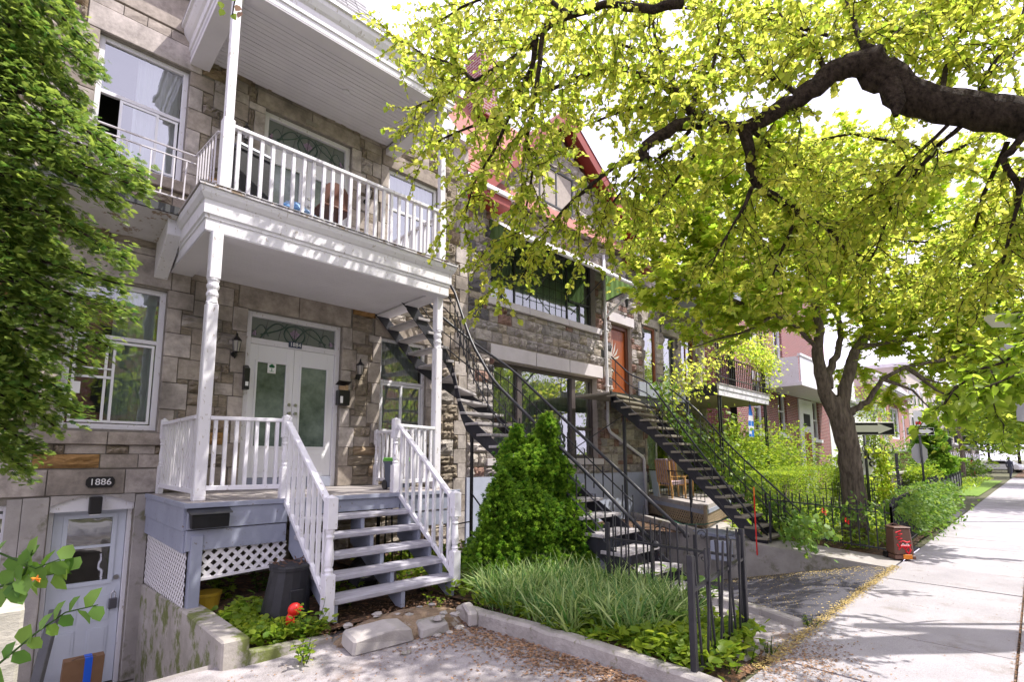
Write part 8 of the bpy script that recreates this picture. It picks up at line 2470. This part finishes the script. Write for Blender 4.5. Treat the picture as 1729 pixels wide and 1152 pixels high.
# vines on the sidewalk fence
g = random.Random(20)
C, Dr, S = [], [], []
VF = thing('fence_vine', (13, 1.8, GZ), 'thick glossy green vine smothering the garden fence along the sidewalk', 'vine')
for i in range(7500):
    x = 10.4 + 6.8 * g.random() ** .6
    k = max(0, min(1, (x - 11.3) / 2.4))
    z = -.80 + .16 * k + g.gauss(0, .07) - abs(g.gauss(0, .07 + .42 * k))
    y_ = 1.82 + g.gauss(0, .07 + .10 * k)
    if x > 14 and g.random() < .4: y_ += g.uniform(-.25, .3)
    if z < GZ: continue
    C.append((x, y_, z)); Dr.append((g.gauss(0, .5), g.gauss(-.5, .5), -.4 + g.gauss(0, .5))); S.append(g.uniform(.06, .11))
for i in range(700):
    y_ = g.uniform(1.8, 4.4)
    C.append((10.45 + g.gauss(0, .10), y_, -.80 + g.gauss(0, .10) - abs(g.gauss(0, .15)))); Dr.append((g.gauss(-.5, .5), g.gauss(0, .5), -.3 + g.gauss(0, .5))); S.append(g.uniform(.055, .10))
scatter('foliage', C, Dr, S, T_OVAL, M['leaf_vine'], VF, nrm=[(-.3, -.6, .5)] * len(C), tilt=.5)
tubes_mesh('stem', [([(10.5, 1.85, -.75), (13, 1.85, -.65), (17, 1.9, -.6)], .015)], M['bark2'], VF, n=4)
cover('ground_cover', 5200, (10.5, 17), (1.9, 6.4), .30, .10, T_HEART, M['leaf_mid'], 45, 'bright leafy undergrowth in the maple garden', zb=GZ + .05, test=lambda x, y_, g: y_ < (3.7 if x < 11.4 else 4.8 + .25 * (x - 10.9)))
cover('ground_cover', 1500, (30, 52), (2.4, 7.5), .12, .30, T_LANCE, M['leaf_mid'], 46, 'grass of the far lawn', up=1.0)
cover('ground_cover', 900, (19.5, 30), (2.45, 7.5), .25, .12, T_OVAL, M['leaf_mid'], 47, 'planting in the garden past the alley')
# red flower heads
fl = thing('red_flowers', (12.6, 2.2, -1.2), 'few small red flowers among the fence vines', 'flowers')
mb = MB()
for px, py in ((1386, 862), (1391, 866), (1425, 878), (1430, 882)):
    p = at(px, py, Y=2.3); 
    for i in range(5): mb.add([p, p + Vector((.05 * math.cos(i * 1.25), -.02, .05 * math.sin(i * 1.25))), p + Vector((.05 * math.cos(i * 1.25 + .8), -.02, .05 * math.sin(i * 1.25 + .8)))], [(0, 1, 2)])
mb.build('blossom', M['red_plastic'], fl, fix=False)

# ---- street trees in the distance
def street_tree(x, y_, h, r, n, size, seed, label, mat=None, lean=0.0, group='trees along the street', tk=.18):
    g = random.Random(seed)
    t = thing('street_tree', (x, y_, GZ), label, 'tree', group)
    top = Vector((x + lean, y_, GZ + h * .5))
    limbs = [([(x, y_, GZ - .1), (x + lean * .4, y_, GZ + h * .2), top], [tk, tk * .8, tk * .6])]
    C, Dr, S = [], [], []
    cl = []
    for k in range(16):
        a_ = g.uniform(0, 6.28); e_ = top + Vector((r * g.uniform(.3, 1) * math.cos(a_), r * g.uniform(.3, 1) * math.sin(a_), h * g.uniform(-.12, .45)))
        limbs.append(([top + Vector((0, 0, -h * .12)), top.lerp(e_, .5) + Vector((0, 0, .2)), e_], [tk * .4, tk * .2, .02])); cl.append(e_)
    for i in range(n):
        c_ = g.choice(cl); s_ = r * .30
        C.append((c_.x + g.gauss(0, s_), c_.y + g.gauss(0, s_), c_.z + g.gauss(0, s_ * .6)))
        Dr.append((g.gauss(0, 1), g.gauss(0, 1), g.gauss(-.2, .5))); S.append(size * g.uniform(.6, 1.3))
    tubes_mesh('trunk', limbs, M['bark'], t, n=6)
    scatter('crown', C, Dr, S, T_OVAL, mat or M['leaf_mid'], t, tilt=.7)
street_tree(29, -.5, 7.0, 3.2, 7500, .24, 300, 'mid-green street tree leaning over the sidewalk at the right edge', lean=-1.6, tk=.35)
street_tree(46, -1.5, 8.0, 3.6, 6000, .30, 301, 'second green street tree farther down the sidewalk', tk=.3)
street_tree(64, -1.5, 9.0, 4.2, 5000, .4, 302, 'third street tree down the sidewalk, partly behind the second')
street_tree(88, 1.5, 10.0, 5.5, 5000, .5, 303, 'large dark tree closing the view at the end of the sidewalk', M['leaf_dark'])
street_tree(105, 5.0, 11.0, 6.0, 4000, .6, 304, 'tall dark tree behind the far crossing', M['leaf_dark'])
street_tree(120, -10, 12.0, 7.0, 3500, .7, 305, 'far dark tree across the road', M['leaf_dark'])
# opposite side of the road: trees and fronts that the windows mirror
for i in range(5):
    street_tree(-4 + 8.5 * i, -14.5, 9.5, 3.6, 4200, .26, 320 + i, 'tree across the road, number %s of its row from the left' % ('one', 'two', 'three', 'four', 'five')[i], M['leaf_mid'], tk=.25)
for i in range(5):
    t = thing('opposite_house', (-8 + 11 * i, -22, GZ), 'plain brick house across the road, %s in its row' % ('first', 'second', 'third', 'fourth', 'fifth')[i], 'house')
    MB().box(-13 + 11 * i, -30, GZ - .1, -2.1 + 11 * i, -20, 8.0 + (i % 2)).build('wall', M['brick_orange'] if i % 2 else M['dark_stone'], t)
    for k in range(3):
        for l in range(3): MB().box(-11.5 + 11 * i + 3.3 * k, -19.99, -.5 + 3 * l, -10.1 + 11 * i + 3.3 * k, -19.95, 1.6 + 3 * l).build('window', M['dark'], t)

# ---- litter
def litter(n, test, mat, size, seed, label, zf, tm=T_OVAL):
    g = random.Random(seed); C, Dr, S = [], [], []
    tries = 0
    while len(C) < n and tries < n * 60:
        tries += 1
        r_ = test(g)
        if r_ is None: continue
        x, y_ = r_; a_ = g.uniform(0, 6.28)
        C.append((x, y_, zf(x, y_) + .006 + g.random() * .006)); Dr.append((math.cos(a_), math.sin(a_), g.gauss(0, .15))); S.append(size * g.uniform(.5, 1.4))
    o = scatter('leaf_litter', C, Dr, S, tm, mat, None, tilt=.22)
    o['label'] = label


def t1(g):      # along the kerb and in drifts on the forecourt
    if g.random() < .62:
        y_ = g.uniform(1.7, 4.3); x = 3.36 - abs(g.gauss(0, .16 + .06 * (y_ - 1.7)))
    else:
        x, y_ = g.uniform(1.5, 3.4), g.uniform(1.8, 4.2)
        if math.sin(3.3 * x + 1.3 * y_) * math.sin(2.7 * y_ - 1.1 * x) < .25: return None
    return (x, y_) if x > .5 else None
litter(3600, t1, M['litter'], .028, 1, 'brown dry leaves drifted along the garden kerb', height)
litter(1400, lambda g: (g.uniform(.2, 3.4), g.uniform(1.7, 4.3)), M['litter'], .02, 11, 'scattered small dry leaves on the forecourt', height)
litter(900, lambda g: (g.uniform(2.0, 3.5), g.uniform(4.25, 5.0)), M['litter'], .03, 2, 'dry leaves under the steps', lambda x, y_: GZ + .09)
def t3(g):
    x = g.uniform(4.2, 9.6); return (x, 1.62 + g.gauss(0, .035))
litter(3400, t3, M['blossom'], .020, 3, 'line of tan fallen blossoms between driveway and sidewalk', lambda x, y_: GZ + .004)
litter(1500, lambda g: (9.38 - abs(g.gauss(0, .5)), g.uniform(1.7, 4.0)), M['blossom'], .018, 4, 'pale blossoms strewn on the asphalt driveway', drive_h)
litter(900, lambda g: (g.uniform(5.8, 9.3), g.uniform(1.65, 3.2)), M['blossom'], .018, 14, 'pale blossoms scattered over the upper driveway', drive_h)
litter(1500, lambda g: (4.55 + g.gauss(0, .45), 1.45 + g.gauss(0, .2)), M['litter'], .022, 5, 'dry leaves around the foot of the bent fence', lambda x, y_: GZ + .004)
litter(1600, lambda g: (g.uniform(3.0, 26), .245 + g.gauss(0, .012)), M['litter'], .016, 6, 'brown debris in the long joint of the sidewalk', lambda x, y_: GZ - .004)
litter(700, lambda g: ((5.88 + 1.345 * g.randint(-2, 6)) + g.gauss(0, .008), g.uniform(.3, 1.6)), M['litter'], .010, 7, 'fine debris in the cross joints of the sidewalk', lambda x, y_: GZ - .006)
litter(260, lambda g: (g.uniform(3.2, 14), g.uniform(.1, 1.6)), M['litter'], .016, 8, 'single dry leaves scattered on the sidewalk', lambda x, y_: GZ + .002)
print('objects', len(bpy.data.objects))
